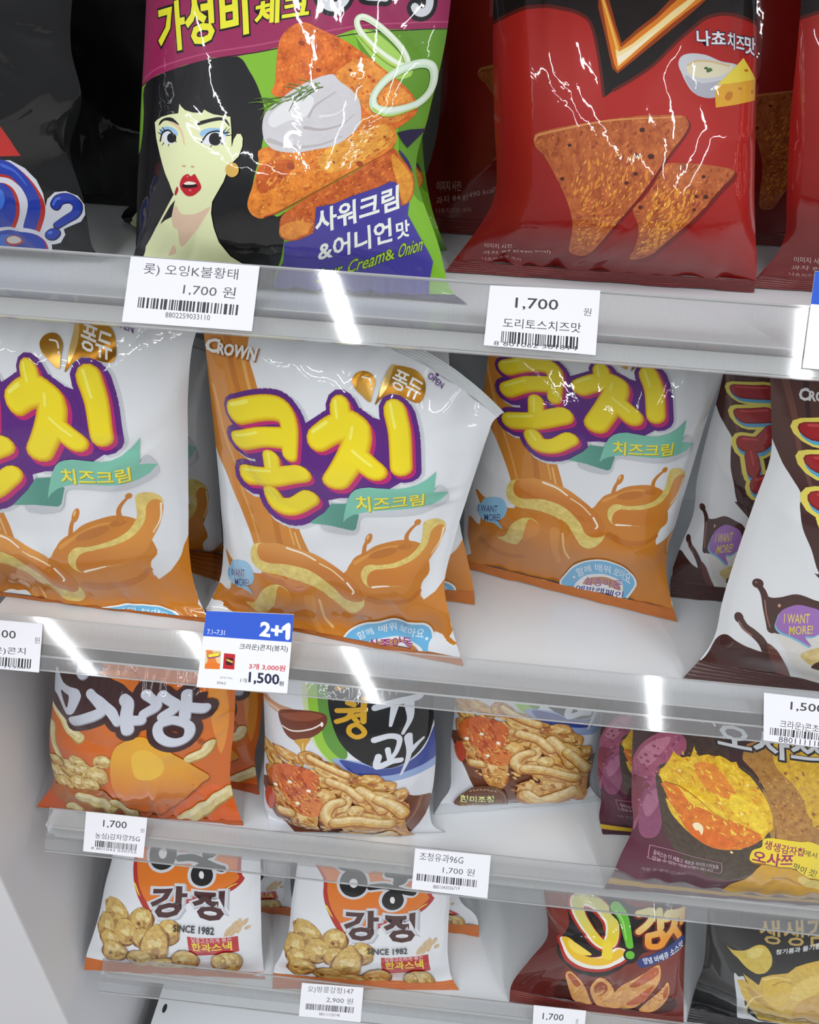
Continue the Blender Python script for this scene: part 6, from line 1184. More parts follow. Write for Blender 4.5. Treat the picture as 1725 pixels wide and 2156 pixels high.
  ('p',(238,196,54),[(375,1263),(492,1256),(615,1209),(745,1125),(791,1059),(624,1119),(478,1140)],0.45,1,0),
  ('p',(226,136,44),[(469,1569),(624,1619),(753,1469),(845,1302),(701,1298),(552,1376)],0.45,1,0),
  ('p',(236,200,52),[(790,1352),(958,1277),(1135,1109),(1122,982),(951,1078),(813,1173)],0.45,1,0),
  ('m',[(193,1342),(308,1636),(459,1739),(662,1711),(855,1602),(1048,1398),(1188,1071),(945,780),(712,722),(453,837),(306,1033)],[((238,206,70),70,69,18,0.8),((226,140,40),46,75,19,0.7),((244,222,110),50,36,10,0.8),((204,110,34),26,45,12,0.6)],21),
  ('m',[(907,1559),(1118,1742),(1457,1707),(1632,1007),(1280,972),(1180,1206)],[((148,98,50),40,52,26,0.8),((200,152,76),46,47,21,0.6)],22),
  ('m',[(10,1301),(173,1730),(367,1814),(228,1437),(194,1180),(56,735)],[((136,66,96),30,57,27,-1),((182,112,138),30,44,17,-1)],23),
  ('s',(150,104,28),10.9,[(259,1274),(374,1278),(518,1220),(647,1127),(791,1059)],0,1,5.5,0),
  ('p',(224,110,34),[(423,905),(573,892),(749,902),(916,808),(712,736),(530,788)],0.4,1,0),
  ('p',(250,232,190),[(508,922),(554,958),(602,920),(598,833),(569,873),(538,868)],0,1,0),
  ('p',(248,226,150),[(722,1225),(717,1220),(708,1220),(699,1224),(695,1232),(697,1239),(705,1242),(714,1240),(721,1233)],0,1,0),
  ('p',(248,226,150),[(885,712),(880,706),(870,707),(860,713),(856,722),(859,730),(867,733),(877,730),(884,721)],0,1,0),
  ('p',(248,226,150),[(658,930),(652,924),(643,923),(634,928),(630,936),(632,944),(640,947),(649,945),(656,938)],0,1,0),
  ('p',(248,226,150),[(915,1154),(910,1150),(901,1150),(892,1156),(887,1164),(889,1170),(897,1173),(906,1169),(913,1162)],0,1,0),
  ('p',(248,226,150),[(375,1450),(370,1443),(362,1441),(354,1445),(351,1453),(353,1461),(360,1466),(368,1465),(374,1459)],0,1,0),
  ('p',(248,226,150),[(920,1462),(915,1457),(906,1458),(897,1464),(893,1472),(895,1479),(902,1481),(912,1477),(918,1470)],0,1,0),
  ('p',(210,158,40),[(984,181),(1050,398),(1251,696),(1917,409),(2639,226),(2639,-110),(1140,-391)],0.15,1,0),
  ('s',(176,128,34),33.1,[(1296,482),(1444,464),(1589,378),(1821,316)],0,1,12.4,0),
  ('p',(222,196,110),[(1556,479),(1841,454),(2261,223),(2096,201),(1731,291)],0.3,1,0),
  ('t',(48,46,50),'오사쯔',(647,1783),(1500,1706),(618,1988),0.14,None),
  ('t',(206,208,212),'오사쯔',(653,1789),(1488,1716),(624,1983),0.05,None),
  ('p',(150,100,20),[(1052,669),(1065,778),(1140,835),(1138,916),(1192,941),(1285,937),(1495,906),(1689,853),(2356,382),(2261,197),(1771,406),(1703,430),(1587,517),(1479,595),(1330,623),(1201,648),(1093,635)],0,1,0),
  ('p',(240,214,48),[(1039,685),(1053,793),(1127,850),(1125,930),(1179,955),(1271,952),(1480,923),(1672,873),(2330,416),(2252,208),(1751,433),(1683,457),(1569,539),(1463,614),(1316,640),(1187,664),(1080,651)],0,1,0),
  ('t',(158,38,92),'생생감자칩',(1152,837),(1546,752),(1144,934),0.04,None),
  ('t',(70,56,40),'에서',(1549,766),(1697,705),(1545,835),0.01,None),
  ('t',(158,38,92),'오사쯔',(1068,660),(1450,642),(1062,800),0.06,None),
  ('t',(60,50,36),'맛이 것?',(1471,589),(1748,456),(1478,679),0.02,None),
  ('s',(170,120,140),8.3,[(193,368),(167,446),(193,475),(462,549),(767,559),(796,548),(819,442),(781,423),(503,415),(221,351)],0,1,8.3,1),
  ('t',(214,190,200),'유어스는 더 새롭고 새로운 라이프스타일을',(220,394),(787,478),(204,444),0.01,None),
  ('t',(200,174,186),'만날 수 있는 대표브랜드입니다',(236,345),(755,419),(221,387),0.01,None),
  ('t',(170,140,152),'개봉 후 빨리 드세요',(199,213),(562,295),(186,246),0,None),
 ]),
 'kj':(0.18602,0.23258,[
  ('p',(224,227,232),[(-465,3023),(2325,3023),(1915,-698),(-465,-492)],0,0,0),
  ('p',(176,40,32),[(164,1997),(1515,2060),(1639,1377),(1677,1247),(1560,1125),(1368,1070),(1172,1032),(1018,944),(861,862),(719,867),(578,987),(445,1239),(376,1460),(346,1661)],0,1,0),
  ('p',(226,210,60),[(411,1312),(445,1296),(536,1123),(490,1168)],0,0,0),
  ('s',(222,204,60),30.9,[(1433,1129),(1528,1199),(1596,1217)],0,1,15.5,0),
  ('p',(218,116,30),[(186,2004),(1484,2064),(1593,1408),(1622,1302),(1527,1220),(1344,1151),(1149,1096),(1004,1008),(849,932),(731,937),(621,1056),(492,1281),(424,1501),(389,1673)],0,1,0),
  ('s',(206,208,214),122.9,[(483,1879),(610,1824),(774,1873),(883,1846)],0,1,122.9,0),
  ('s',(206,208,214),130.8,[(928,1617),(1134,1620),(1437,1477)],0,1,130.8,0),
  ('s',(206,208,214),135.8,[(1223,1800),(1239,1646)],0,1,135.8,0),
  ('s',(206,208,214),145.0,[(1325,1810),(1314,1681),(1233,1665)],0,1,145.0,0),
  ('s',(206,208,214),133.8,[(1121,1774),(1413,1718)],0,1,133.8,0),
  ('s',(206,208,214),179.7,[(839,1661),(814,1577),(739,1539),(655,1569),(612,1649),(636,1731),(712,1769),(797,1740)],0,1,179.7,1),
  ('s',(206,208,214),170.8,[(1283,1414),(1264,1343),(1212,1321),(1155,1361),(1128,1437),(1146,1504),(1199,1526),(1255,1490)],0,1,170.8,1),
  ('s',(28,26,28),69.7,[(483,1879),(610,1824),(774,1873),(883,1846)],0,1,69.7,0),
  ('s',(28,26,28),74.1,[(928,1617),(1134,1620),(1437,1477)],0,1,74.1,0),
  ('s',(28,26,28),78.8,[(1223,1800),(1239,1646)],0,1,78.8,0),
  ('s',(28,26,28),87.9,[(1325,1810),(1314,1681),(1233,1665)],0,1,87.9,0),
  ('s',(28,26,28),75.8,[(1121,1774),(1413,1718)],0,1,75.8,0),
  ('s',(28,26,28),119.7,[(834,1661),(811,1580),(738,1543),(658,1572),(616,1649),(639,1729),(713,1765),(794,1737)],0,1,119.7,1),
  ('s',(28,26,28),104.4,[(1279,1415),(1261,1347),(1212,1327),(1158,1365),(1132,1437),(1149,1501),(1199,1521),(1253,1487)],0,1,104.4,1),
  ('p',(226,226,226),[(775,1664),(773,1641),(761,1623),(742,1612),(720,1611),(698,1620),(682,1637),(675,1659),(677,1681),(689,1699),(708,1710),(731,1711),(752,1703),(768,1686)],0,1,0),
  ('p',(226,226,226),[(1229,1430),(1228,1409),(1221,1393),(1210,1385),(1198,1387),(1186,1398),(1177,1417),(1172,1438),(1174,1458),(1181,1474),(1192,1481),(1204,1480),(1216,1469),(1225,1451)],0,1,0),
  ('t',(178,182,192),'강',(702,795),(1097,784),(678,1272),0.17,None),
  ('t',(206,208,214),'강',(685,815),(1075,806),(661,1282),0.17,None),
  ('t',(72,38,40),'강',(696,831),(1063,822),(675,1266),0.075,None),
  ('t',(178,182,192),'정',(1160,756),(1510,666),(1142,1215),0.17,None),
  ('t',(206,208,214),'정',(1143,779),(1489,695),(1125,1229),0.17,None),
  ('t',(72,38,40),'정',(1154,793),(1477,715),(1138,1210),0.075,None),
  ('p',(206,180,142),[(1641,536),(1624,504),(1604,484),(1585,480),(1570,494),(1563,524),(1564,564),(1574,605),(1591,638),(1612,657),(1632,658),(1646,642),(1653,612),(1651,575)],0.3,1,0),
  ('p',(206,180,142),[(1687,560),(1680,524),(1668,500),(1654,491),(1640,500),(1629,526),(1623,564),(1623,607),(1631,644),(1643,669),(1658,677),(1672,666),(1682,639),(1687,601)],0.3,1,0),
  ('p',(206,180,142),[(1583,522),(1564,504),(1544,495),(1527,497),(1517,511),(1516,534),(1523,560),(1538,586),(1557,604),(1577,612),(1594,608),(1604,593),(1605,571),(1598,546)],0.3,1,0),
  ('p',(206,180,142),[(1728,575),(1713,565),(1698,562),(1686,565),(1679,576),(1678,592),(1684,609),(1696,624),(1711,634),(1727,636),(1739,631),(1746,620),(1746,605),(1740,589)],0.3,1,0),
  ('p',(206,180,142),[(1772,520),(1773,510),(1768,502),(1758,496),(1745,495),(1731,498),(1719,504),(1712,514),(1711,525),(1715,534),(1725,540),(1739,541),(1753,538),(1764,530)],0.3,1,0),
  ('p',(184,38,44),[(1124,543),(1652,456),(1665,246),(1154,246)],0,0,0),
  ('t',(236,206,206),'달콤고소하게 볶은',(1178,461),(1599,404),(1168,539),0.01,None),
  ('t',(236,214,60),'한과스낵',(1185,333),(1596,283),(1180,455),0.05,None),
  ('b',(200,166,92),(231,824),180,152,300,(122,74,34),(220,198,136),0),
  ('b',(200,166,92),(122,550),136,193,301,(122,74,34),(220,198,136),0),
  ('b',(200,166,92),(577,813),144,154,302,(122,74,34),(220,198,136),0),
  ('b',(200,166,92),(388,592),160,192,303,(122,74,34),(220,198,136),0),
  ('b',(200,166,92),(188,411),133,137,304,(122,74,34),(220,198,136),0),
  ('b',(200,166,92),(888,605),148,176,305,(122,74,34),(220,198,136),0),
  ('b',(200,166,92),(602,548),121,166,306,(122,74,34),(220,198,136),0),
  ('b',(200,166,92),(267,261),154,141,307,(122,74,34),(220,198,136),0),
  ('b',(200,166,92),(757,431),166,302,308,(122,74,34),(220,198,136),0),
  ('b',(200,166,92),(571,206),159,130,309,(122,74,34),(220,198,136),0),
  ('b',(200,166,92),(870,123),167,89,310,(122,74,34),(220,198,136),0),
  ('b',(200,166,92),(1089,193),149,142,311,(122,74,34),(220,198,136),0),
  ('b',(200,166,92),(710,67),145,69,312,(122,74,34),(220,198,136),0),
  ('b',(200,166,92),(950,39),144,69,313,(122,74,34),(220,198,136),0),
  ('b',(200,166,92),(1532,136),159,130,314,(122,74,34),(220,198,136),0),
  ('b',(200,166,92),(1446,160),73,101,315,(122,74,34),(220,198,136),0),
  ('t',(40,38,44),'SINCE 1982',(966,634),(1414,563),(960,721),0.04,None),
 ]),
 'oh':(0.16888,0.20842,[
  ('p',('l',(126,48,36),(108,38,32),(712,1212),(399,18)),[(-422,2709),(2111,2709),(2111,-625),(-422,-625)],0,0,0),
  ('p',(92,32,28),[(-422,346),(-1,1046),(385,201),(471,29),(-422,-99)],0,1,0),
  ('p',(26,20,20),[(126,753),(188,916),(277,1204),(272,1508),(387,1735),(665,1728),(953,1563),(1121,1497),(1701,1469),(1727,819),(1379,872),(1144,896),(1038,757),(921,687),(826,544),(714,441),(575,388),(402,395),(226,462),(119,548)],0,1,0),
  ('s',(176,42,36),208.8,[(390,1508),(506,1555),(651,1489),(763,1319),(758,1115),(691,962),(566,1019),(455,1213),(392,1368)],0,1,208.8,1),
  ('s',(236,232,210),156.8,[(398,1519),(513,1565),(658,1498),(770,1329),(766,1127),(698,976),(573,1033),(463,1226),(400,1381)],0,1,156.8,1),
  ('s',('l',(216,214,130),(230,206,52),(523,1554),(698,1013)),125.5,[(409,1530),(525,1575),(669,1508),(782,1339),(778,1139),(710,990),(586,1049),(475,1241),(412,1394)],0,1,125.5,1),
  ('p',(52,36,24),[(550,1370),(602,1343),(679,1208),(688,1123),(652,1137),(583,1243)],0,1,0),
  ('s',(176,42,36),260.8,[(230,749),(303,600),(486,576),(655,650),(789,777),(838,839)],0,1,260.8,0),
  ('s',(238,236,226),202.0,[(237,778),(306,623),(488,598),(661,671),(796,796),(844,857)],0,1,202.0,0),
  ('s',(236,190,52),169.5,[(249,817),(314,659),(495,629),(672,700),(807,822),(855,883)],0,1,109.4,0),
  ('s',(238,212,60),107.4,[(703,1014),(699,796)],0,1,134.2,0),
  ('p',(244,214,90),[(237,856),(337,869),(515,769),(380,692),(269,710)],0,1,0),
  ('s',(24,20,18),189.0,[(850,1476),(938,1346),(970,1013)],0,1,148.5,0),
  ('p',(24,20,18),[(1054,859),(1047,817),(1025,783),(993,762),(956,758),(924,773),(901,804),(892,846),(899,890),(921,928),(954,950),(990,953),(1022,935),(1045,901)],0,1,0),
  ('s',(104,190,56),138.7,[(841,1497),(918,1368),(969,998)],0,1,89.5,0),
  ('p',(104,190,56),[(1026,858),(1022,831),(1008,808),(986,794),(962,792),(940,802),(925,822),(918,849),(923,878),(938,902),(960,916),(984,918),(1005,907),(1021,885)],0,1,0),
  ('s',(160,222,110),27.2,[(838,1454),(905,1333),(934,1096)],0,1,13.6,0),
  ('s',(120,36,26),120.1,[(1088,1414),(1242,1430),(1215,1309),(1077,1192)],0,1,120.1,0),
  ('s',(120,36,26),124.9,[(1331,1411),(1338,1194)],0,1,124.9,0),
  ('s',(120,36,26),102.8,[(1350,1299),(1443,1274)],0,1,102.8,0),
  ('s',(120,36,26),122.4,[(1186,1130),(1347,1120),(1358,970),(1197,980),(1186,1130)],0,1,122.4,0),
  ('s',(120,36,26),150.8,[(1432,1340),(1616,1257)],0,1,150.8,0),
  ('s',(120,36,26),141.5,[(1527,1288),(1490,1122),(1346,980)],0,1,141.5,0),
  ('s',(120,36,26),111.5,[(1515,1106),(1583,952)],0,1,111.5,0),
  ('s',(120,36,26),130.7,[(1616,1284),(1619,1127)],0,1,130.7,0),
  ('s',('l',(232,222,150),(234,150,44),(1272,1456),(1282,956)),83.0,[(1095,1422),(1249,1438),(1222,1317),(1084,1202)],0,1,83.0,0),
  ('s',('l',(232,222,150),(234,150,44),(1272,1456),(1282,956)),84.9,[(1338,1418),(1346,1202)],0,1,84.9,0),
  ('s',('l',(232,222,150),(234,150,44),(1272,1456),(1282,956)),62.0,[(1357,1307),(1450,1280)],0,1,62.0,0),
  ('s',('l',(232,222,150),(234,150,44),(1272,1456),(1282,956)),80.1,[(1193,1139),(1354,1127),(1365,978),(1204,990),(1193,1139)],0,1,80.1,0),
  ('s',('l',(232,222,150),(234,150,44),(1272,1456),(1282,956)),102.3,[(1439,1346),(1624,1260)],0,1,102.3,0),
  ('s',('l',(232,222,150),(234,150,44),(1272,1456),(1282,956)),96.7,[(1535,1293),(1498,1128),(1353,988)],0,1,96.7,0),
  ('s',('l',(232,222,150),(234,150,44),(1272,1456),(1282,956)),62.8,[(1523,1112),(1591,956)],0,1,62.8,0),
  ('s',('l',(232,222,150),(234,150,44),(1272,1456),(1282,956)),79.7,[(1624,1287),(1627,1129)],0,1,79.7,0),
  ('s',(44,58,122),147.7,[(1130,749),(1333,820),(1594,874)],0,1,147.7,0),
  ('t',(226,230,240),'양념 바베큐 소스맛',(1144,727),(1650,796),(1119,819),0.04,None),
  ('p',(70,24,20),[(390,279),(796,83),(981,72),(1457,285),(1561,143),(627,-70)],0,1,0),
  ('p',(226,166,98),[(376,321),(389,378),(549,308),(714,194),(801,74),(649,89),(523,195)],0.4,1,0),
  ('p',(176,92,52),[(402,319),(416,354),(532,297),(611,233),(544,239)],0.3,1,0),
  ('p',(226,166,98),[(685,272),(702,424),(911,299),(972,136),(870,83),(781,161)],0.4,1,0),
  ('p',(162,80,48),[(722,262),(737,366),(860,283),(831,195)],0.3,1,0),
  ('p',(226,166,98),[(943,83),(986,417),(1290,698),(1360,605),(1349,390),(1240,156),(1124,96)],0.4,1,0),
  ('p',(186,92,54),[(1046,389),(1157,597),(1296,677),(1333,585),(1196,437),(1119,356)],0.3,1,0),
  ('p',(196,96,56),[(1115,139),(1213,277),(1313,422),(1282,201)],0.3,1,0),
  ('p',(226,166,98),[(1250,111),(1404,333),(1459,462),(1505,324),(1462,193),(1361,98)],0.4,1,0),
  ('p',(180,92,54),[(1442,319),(1469,415),(1496,304),(1466,247)],0.2,1,0),
  ('m',[(384,325),(714,194),(786,92),(581,168)],[((234,182,108),14,52,16,-0.7),((204,130,72),8,48,14,-0.7)],31),
  ('m',[(701,264),(907,285),(965,113),(788,167)],[((234,182,108),14,53,16,-0.7),((204,130,72),8,48,14,-0.7)],32),
  ('m',[(958,101),(1020,390),(1330,636),(1233,176)],[((234,182,108),14,51,16,-0.7),((204,130,72),8,47,14,-0.7)],33),
  ('m',[(1266,122),(1456,445),(1454,211)],[((234,182,108),14,51,16,-0.7),((204,130,72),8,47,14,-0.7)],34),
  ('s',(236,190,120),17.1,[(976,200),(1003,293)],0.2,1,17.1,0),
  ('s',(236,190,120),15.6,[(581,168),(593,250)],0.2,1,15.6,0),
  ('s',(236,190,120),16.6,[(890,185),(913,275)],0.2,1,16.6,0),
 ]),
 'blk':(0.20386,0.24917,[
  ('p',(18,18,20),[(-510,3238),(2548,3239),(2548,-748),(-510,-748)],0,0,0),
  ('t',(176,148,84),'생생감자',(503,1501),(1414,1762),(465,1789),0.03,None),
  ('t',(216,218,220),'참기름과 들기름으로',(669,1392),(1223,1714),(664,1468),0.035,None),
  ('p',(206,180,76),[(195,1159),(222,1151),(263,1157),(330,1208),(389,1285),(454,1406),(515,1464),(570,1454),(629,1351),(646,1207),(612,1082),(568,1039),(511,1015),(429,1030),(377,1053),(313,1094),(264,1108)],0.25,1,0),
  ('p',(220,200,110),[(391,1266),(483,1396),(540,1404),(500,1239),(410,1178)],0.2,1,0),
  ('p',(204,208,214),[(306,838),(350,881),(423,873),(540,362),(774,136),(1208,141),(2088,159),(2102,-25),(1043,-61),(643,62),(533,137)],0,1,0),
  ('p',(206,172,72),[(337,832),(411,879),(463,842),(385,948),(477,917),(566,882),(576,994),(683,1083),(830,1168),(890,1290),(978,1371),(1112,1471),(1683,1516),(2090,244),(996,124),(770,150),(575,388),(410,676)],0.3,0,0),
  ('p',(222,192,96),[(901,857),(1006,1120),(1219,1283),(1729,1355),(1830,1072),(1277,1053),(1095,789)],0.25,1,0),
  ('p',(214,178,62),[(606,942),(812,1053),(927,925),(879,617),(703,618)],0.2,1,0),
  ('p',(184,146,58),[(446,803),(635,712),(854,476),(787,480),(571,625)],0.2,1,0),
  ('p',(198,156,74),[(1036,690),(1303,970),(1927,868),(2090,244),(1234,200)],0.3,1,0),
  ('s',(228,206,130),22.9,[(600,976),(728,1061),(870,1074)],0,1,13.7,0),
  ('s',(176,136,56),16.2,[(709,946),(797,1026),(900,1034)],0,1,9.2,0),
  ('s',(226,204,140),30.2,[(571,275),(554,610),(627,745)],0,1,16.8,0),
  ('p',(232,226,210),[(518,398),(597,294),(634,163),(581,202)],0,1,0),
 ]),
 'plain_black':(0.172,0.22731,[
  ('p',(15,15,17),[(-430,2487),(2150,2628),(2150,-682),(-430,-682)],0,0,0),
 ]),
 'c1':(0.07111,0.03659,[
  ('p',(232,232,238),[(-41,400),(743,406),(751,-34),(-31,-39)],0,0,0),
  ('t',(92,92,98),'롯) 오잉K불황태',(81,265),(600,270),(81,337),0,None),
  ('t',(92,92,98),'1,700 원',(311,173),(598,170),(312,240),0,None),
  ('k',(70,70,76),(74,144),(634,141),(74,85),1,60),
  ('t',(92,92,98),'8802259033110',(233,42),(477,43),(231,72),0,None),
 ]),
 'c2':(0.05863,0.03417,[
  ('p',(232,232,238),[(-50,388),(628,389),(634,-40),(-40,-52)],0,0,0),
  ('t',(70,70,76),'1,700',(145,214),(371,215),(144,280),0.015,None),
  ('t',(92,92,98),'원',(506,205),(546,203),(508,246),0,None),
  ('t',(70,70,76),'도리토스치즈맛',(90,108),(500,109),(89,162),0,None),
  ('k',(52,52,58),(87,87),(498,86),(88,23),2,60),
  ('t',(92,92,98),'8 801062 381814',(52,5),(487,15),(52,29),0,None),
 ]),
 'c3':(0.06536,0.0531,[
  ('p',(238,240,246),[(-110,627),(739,643),(759,-92),(-83,-110)],0,0,0),
  ('p',(48,92,200),[(-76,606),(681,617),(708,354),(-68,349)],0,0,0),
 ]),
 'c4':(0.0791,0.03591,[
  ('p',(232,232,238),[(-173,467),(928,467),(945,-108),(-121,-108)],0,0,0),
  ('t',(70,70,76),'1,500',(356,225),(592,224),(352,291),0.015,None),
  ('t',(92,92,98),'원',(737,214),(779,214),(736,259),0,None),
  ('t',(70,70,76),'크라운)콘치',(275,96),(678,114),(271,154),0,None),
  ('k',(52,52,58),(262,84),(730,93),(262,17),3,60),
  ('t',(92,92,98),'8 801111 113069',(229,0),(722,18),(230,15),0,None),
 ]),
 'c5':(0.06736,0.05733,[
  ('p',(236,237,242),[(-65,628),(726,631),(733,-50),(-48,-59)],0,0,0),
  ('p',(52,94,206),[(-137,650),(727,683),(754,370),(680,371),(-1,383),(-101,384)],0,0,0),
  ('t',(240,242,248),'2+',(432,409),(593,396),(431,508),0.08,None),
  ('s',(240,242,248),33.5,[(606,469),(638,495)],0,0,33.5,0),
  ('s',(240,242,248),36.2,[(638,492),(641,402)],0,0,36.2,0),
  ('t',(226,232,244),'7.1~7.31',(29,399),(163,396),(27,436),0.01,None),
  ('t',(54,54,62),'크라운)콘치(봉지)',(285,292),(650,293),(285,342),0.015,None),
  ('p',(226,200,160),[(34,282),(152,279),(157,140),(42,138)],0,0,0),
  ('p',(226,130,60),[(36,279),(84,278),(121,210),(154,143),(45,141),(59,206)],0,0,0),
  ('s',(120,50,120),36.5,[(68,235),(130,250)],0,1,36.5,0),
  ('s',(238,220,60),25.2,[(68,238),(130,253)],0,1,25.2,0),
  ('p',(228,120,44),[(43,177),(95,192),(155,184),(156,143),(43,141)],0,0,0),
  ('p',(190,36,44),[(175,264),(260,260),(265,147),(180,148)],0,0,0),
  ('p',(60,30,36),[(197,231),(248,230),(249,176),(198,179)],0,0,0),
  ('s',(220,180,80),13.9,[(205,215),(243,201)],0,1,13.9,0),
  ('t',(206,52,60),'3개 3,000원',(373,156),(643,155),(373,200),0.03,None),
  ('t',(40,44,72),'1,500',(383,52),(606,48),(380,135),0.05,None),
  ('t',(40,44,72),'원',(608,54),(641,52),(608,86),0.03,None),
  ('t',(90,92,104),'1개',(318,56),(366,55),(319,89),0,None),
  ('t',(110,112,122),'3062',(145,34),(215,33),(146,53),0,None),
  ('t',(130,132,142),'(공유가능)',(165,74),(258,73),(166,91),0,None),
 ]),
 'c6':(0.06387,0.03394,[
  ('p',(232,232,238),[(-136,441),(766,441),(779,-102),(-135,-102)],0,0,0),
  ('t',(70,70,76),'1,500',(188,234),(426,239),(191,299),0.02,None),
  ('t',(92,92,98),'원',(565,228),(610,227),(566,273),0,None),
  ('t',(70,70,76),'크라운)콘초1500',(114,98),(509,92),(117,162),0,None),
  ('k',(52,52,58),(48,99),(539,102),(44,47),4,60),
  ('t',(70,70,76),'8801111180',(108,4),(451,5),(110,43),0,None),
 ]),
 'c7':(0.05828,0.03583,[
  ('p',(232,232,238),[(-34,385),(611,391),(617,-26),(-29,-33)],0,0,0),
  ('t',(70,70,76),'1,700',(171,231),(395,236),(170,302),0.015,None),
  ('t',(92,92,98),'원',(529,226),(568,225),(528,263),0,None),
  ('t',(70,70,76),'농심)감자깡75G',(104,119),(531,130),(104,181),0,None),
  ('k',(52,52,58),(111,111),(516,113),(110,54),5,60),
  ('t',(92,92,98),'8 801043 030755',(74,28),(512,31),(76,49),0,None),
 ]),
 'c8':(0.06985,0.0367,[
  ('p',(232,232,238),[(-70,425),(757,433),(768,-52),(-59,-71)],0,0,0),
  ('t',(92,92,98),'조청유과96G',(47,265),(450,267),(48,339),0,None),
  ('t',(92,92,98),'1,700 원',(270,169),(562,171),(271,234),0,None),
  ('k',(70,70,76),(38,144),(594,144),(37,81),6,60),
  ('t',(92,92,98),'8801043036719',(195,27),(438,38),(195,59),0,None),
 ]),
 'c9':(0.07055,0.03622,[
  ('p',(232,232,238),[(-88,433),(778,442),(792,-65),(-73,-84)],0,0,0),
  ('t',(92,92,98),'오)땅콩강정147',(72,261),(597,272),(71,338),0,None),
  ('t',(92,92,98),'2,900 원',(296,174),(598,177),(299,237),0,None),
  ('k',(70,70,76),(69,145),(629,152),(67,80),7,60),
  ('t',(92,92,98),'8801111230148',(229,30),(461,36),(229,60),0,None),
 ]),
 'c10':(0.05772,0.042,[
  ('p',(232,232,238),[(-88,492),(651,507),(669,-67),(-80,-90)],0,0,0),
  ('t',(70,70,76),'1,700',(103,273),(334,281),(107,350),0.01,None),
  ('t',(92,92,98),'원',(470,276),(500,275),(470,327),0,None),
 ]),
}
XF={'kon_r': ([[1.443,0.191],[1.4,1.639],[1.752,1.45],[1.584,1.131],[0.321,0.657],[1.252,0.359],[0.223,0.428],[0.678,1.087],[0.19,1.546],[1.744,1.123],[0.499,1.605]],[[0.0182,-0.1055],[-0.0026,-0.1203],[0.0856,-0.0449],[0.0886,-0.0666],[0.0164,0.11],[-0.049,0.159],[0.0295,-0.1858],[-0.021,0.0521],[0.029,0.027],[-0.1266,0.1479],[-0.0681,0.0271],[1.0125,-0.058],[-0.0235,1.0694],[-0.0264,0.4108]]),'kon_l': ([[1.4,1.639],[1.752,1.45],[1.584,1.131],[1.744,1.123],[1.443,0.191],[1.295,2.318],[1.262,2.172],[1.252,0.359],[0.73,1.79],[0.951,2.086],[1.25,0.963]],[[-0.0134,-0.38],[-0.0507,-0.0784],[0.1171,-0.1176],[-0.1064,0.2477],[0.3393,0.2827],[-0.1712,0.1348],[0.3176,-0.0965],[-0.4425,-0.4878],[0.1798,0.0327],[-0.2452,0.0946],[0.0755,0.368],[0.9703,-0.1536],[0.0186,1.1102],[0.0164,-0.0766]]),'choc_b': ([[0.459,0.616],[0.148,0.767],[0.115,0.457],[0.011,0.263],[0.207,2.038],[0.237,1.763],[0.299,1.474]],[[-0.007,0.0068],[-0.0351,-0.035],[-0.1286,-0.225],[0.1109,0.1811],[-0.0631,-0.063],[0.0288,0.0248],[0.0941,0.1103],[0.6397,-0.163],[-0.0431,0.9472],[0.0326,0.0742]]),'kj': ([[0.85,1.065],[1.294,0.972],[0.726,1.658],[1.205,1.428],[1.403,0.419],[1.532,0.136],[1.193,0.655],[0.137,0.531],[1.625,0.599],[0.578,0.8]],[[0.0116,0.2512],[0.0958,0.0987],[-0.0386,0.0173],[0.0103,-0.1364],[-0.1234,-0.2734],[0.0292,0.117],[-0.0269,0.1583],[0.0596,0.0672],[0.0423,-0.0093],[-0.0599,-0.2907],[0.9889,0.0558],[-0.0295,1.0817],[0.0044,0.0215]]),'jo_b': ([[0.708,0.802],[1.214,0.687],[1.337,0.991],[0.2,0.722],[1.003,1.233],[0.622,0.999],[0.17,1.224]],[[0.1134,0.977],[0.019,-0.2272],[-0.0538,-0.1223],[0.0524,-0.1516],[0.1462,0.2723],[-0.3131,-0.8152],[0.036,0.067],[1.0951,-0.2068],[-0.0249,1.3206],[0.0122,0.0765]])}

# ============================== setting ==============================
X0, X1 = -0.352, 0.78
tag(boxes('wall_left', [(-0.80, -0.3735, -0.053, 0.42, -1.3, 0.42)], WALLM, bevel=0.002), kind='structure')
tag(boxes('wall_back', [(-0.3735, 0.85, 0.285, 0.31, -1.3, 0.42)], WHITE), kind='structure')
tag(boxes('floor', [(-3.0, 3.0, -6.5, 0.31, -1.34, -1.3)], FLOORM), kind='structure')
tag(boxes('unseen_shelf_above_1', [(X0, X1, -0.004, 0.284, 0.236, 0.25)], WHITE), kind='structure')  # unseen board above the top shelf, added to shade its bags
RAIL_LABEL = ['clear price rail along the top shelf, under the nacho and red bags', 'clear price rail of the second shelf carrying the blue 2+1 card', 'clear price rail of the third shelf, its left end showing beside the wall', 'clear price rail of the lowest shelf, under the peanut crunch bags']
SHELF_LABEL = ['top white shelf with black and red bags behind a clear price rail', 'second white shelf from the top, holding white cheese and chocolate corn puff bags', 'third white shelf from the top, holding the orange potato bag and glazed rice bags', 'lowest white shelf with price rail, holding two white peanut crunch bags']
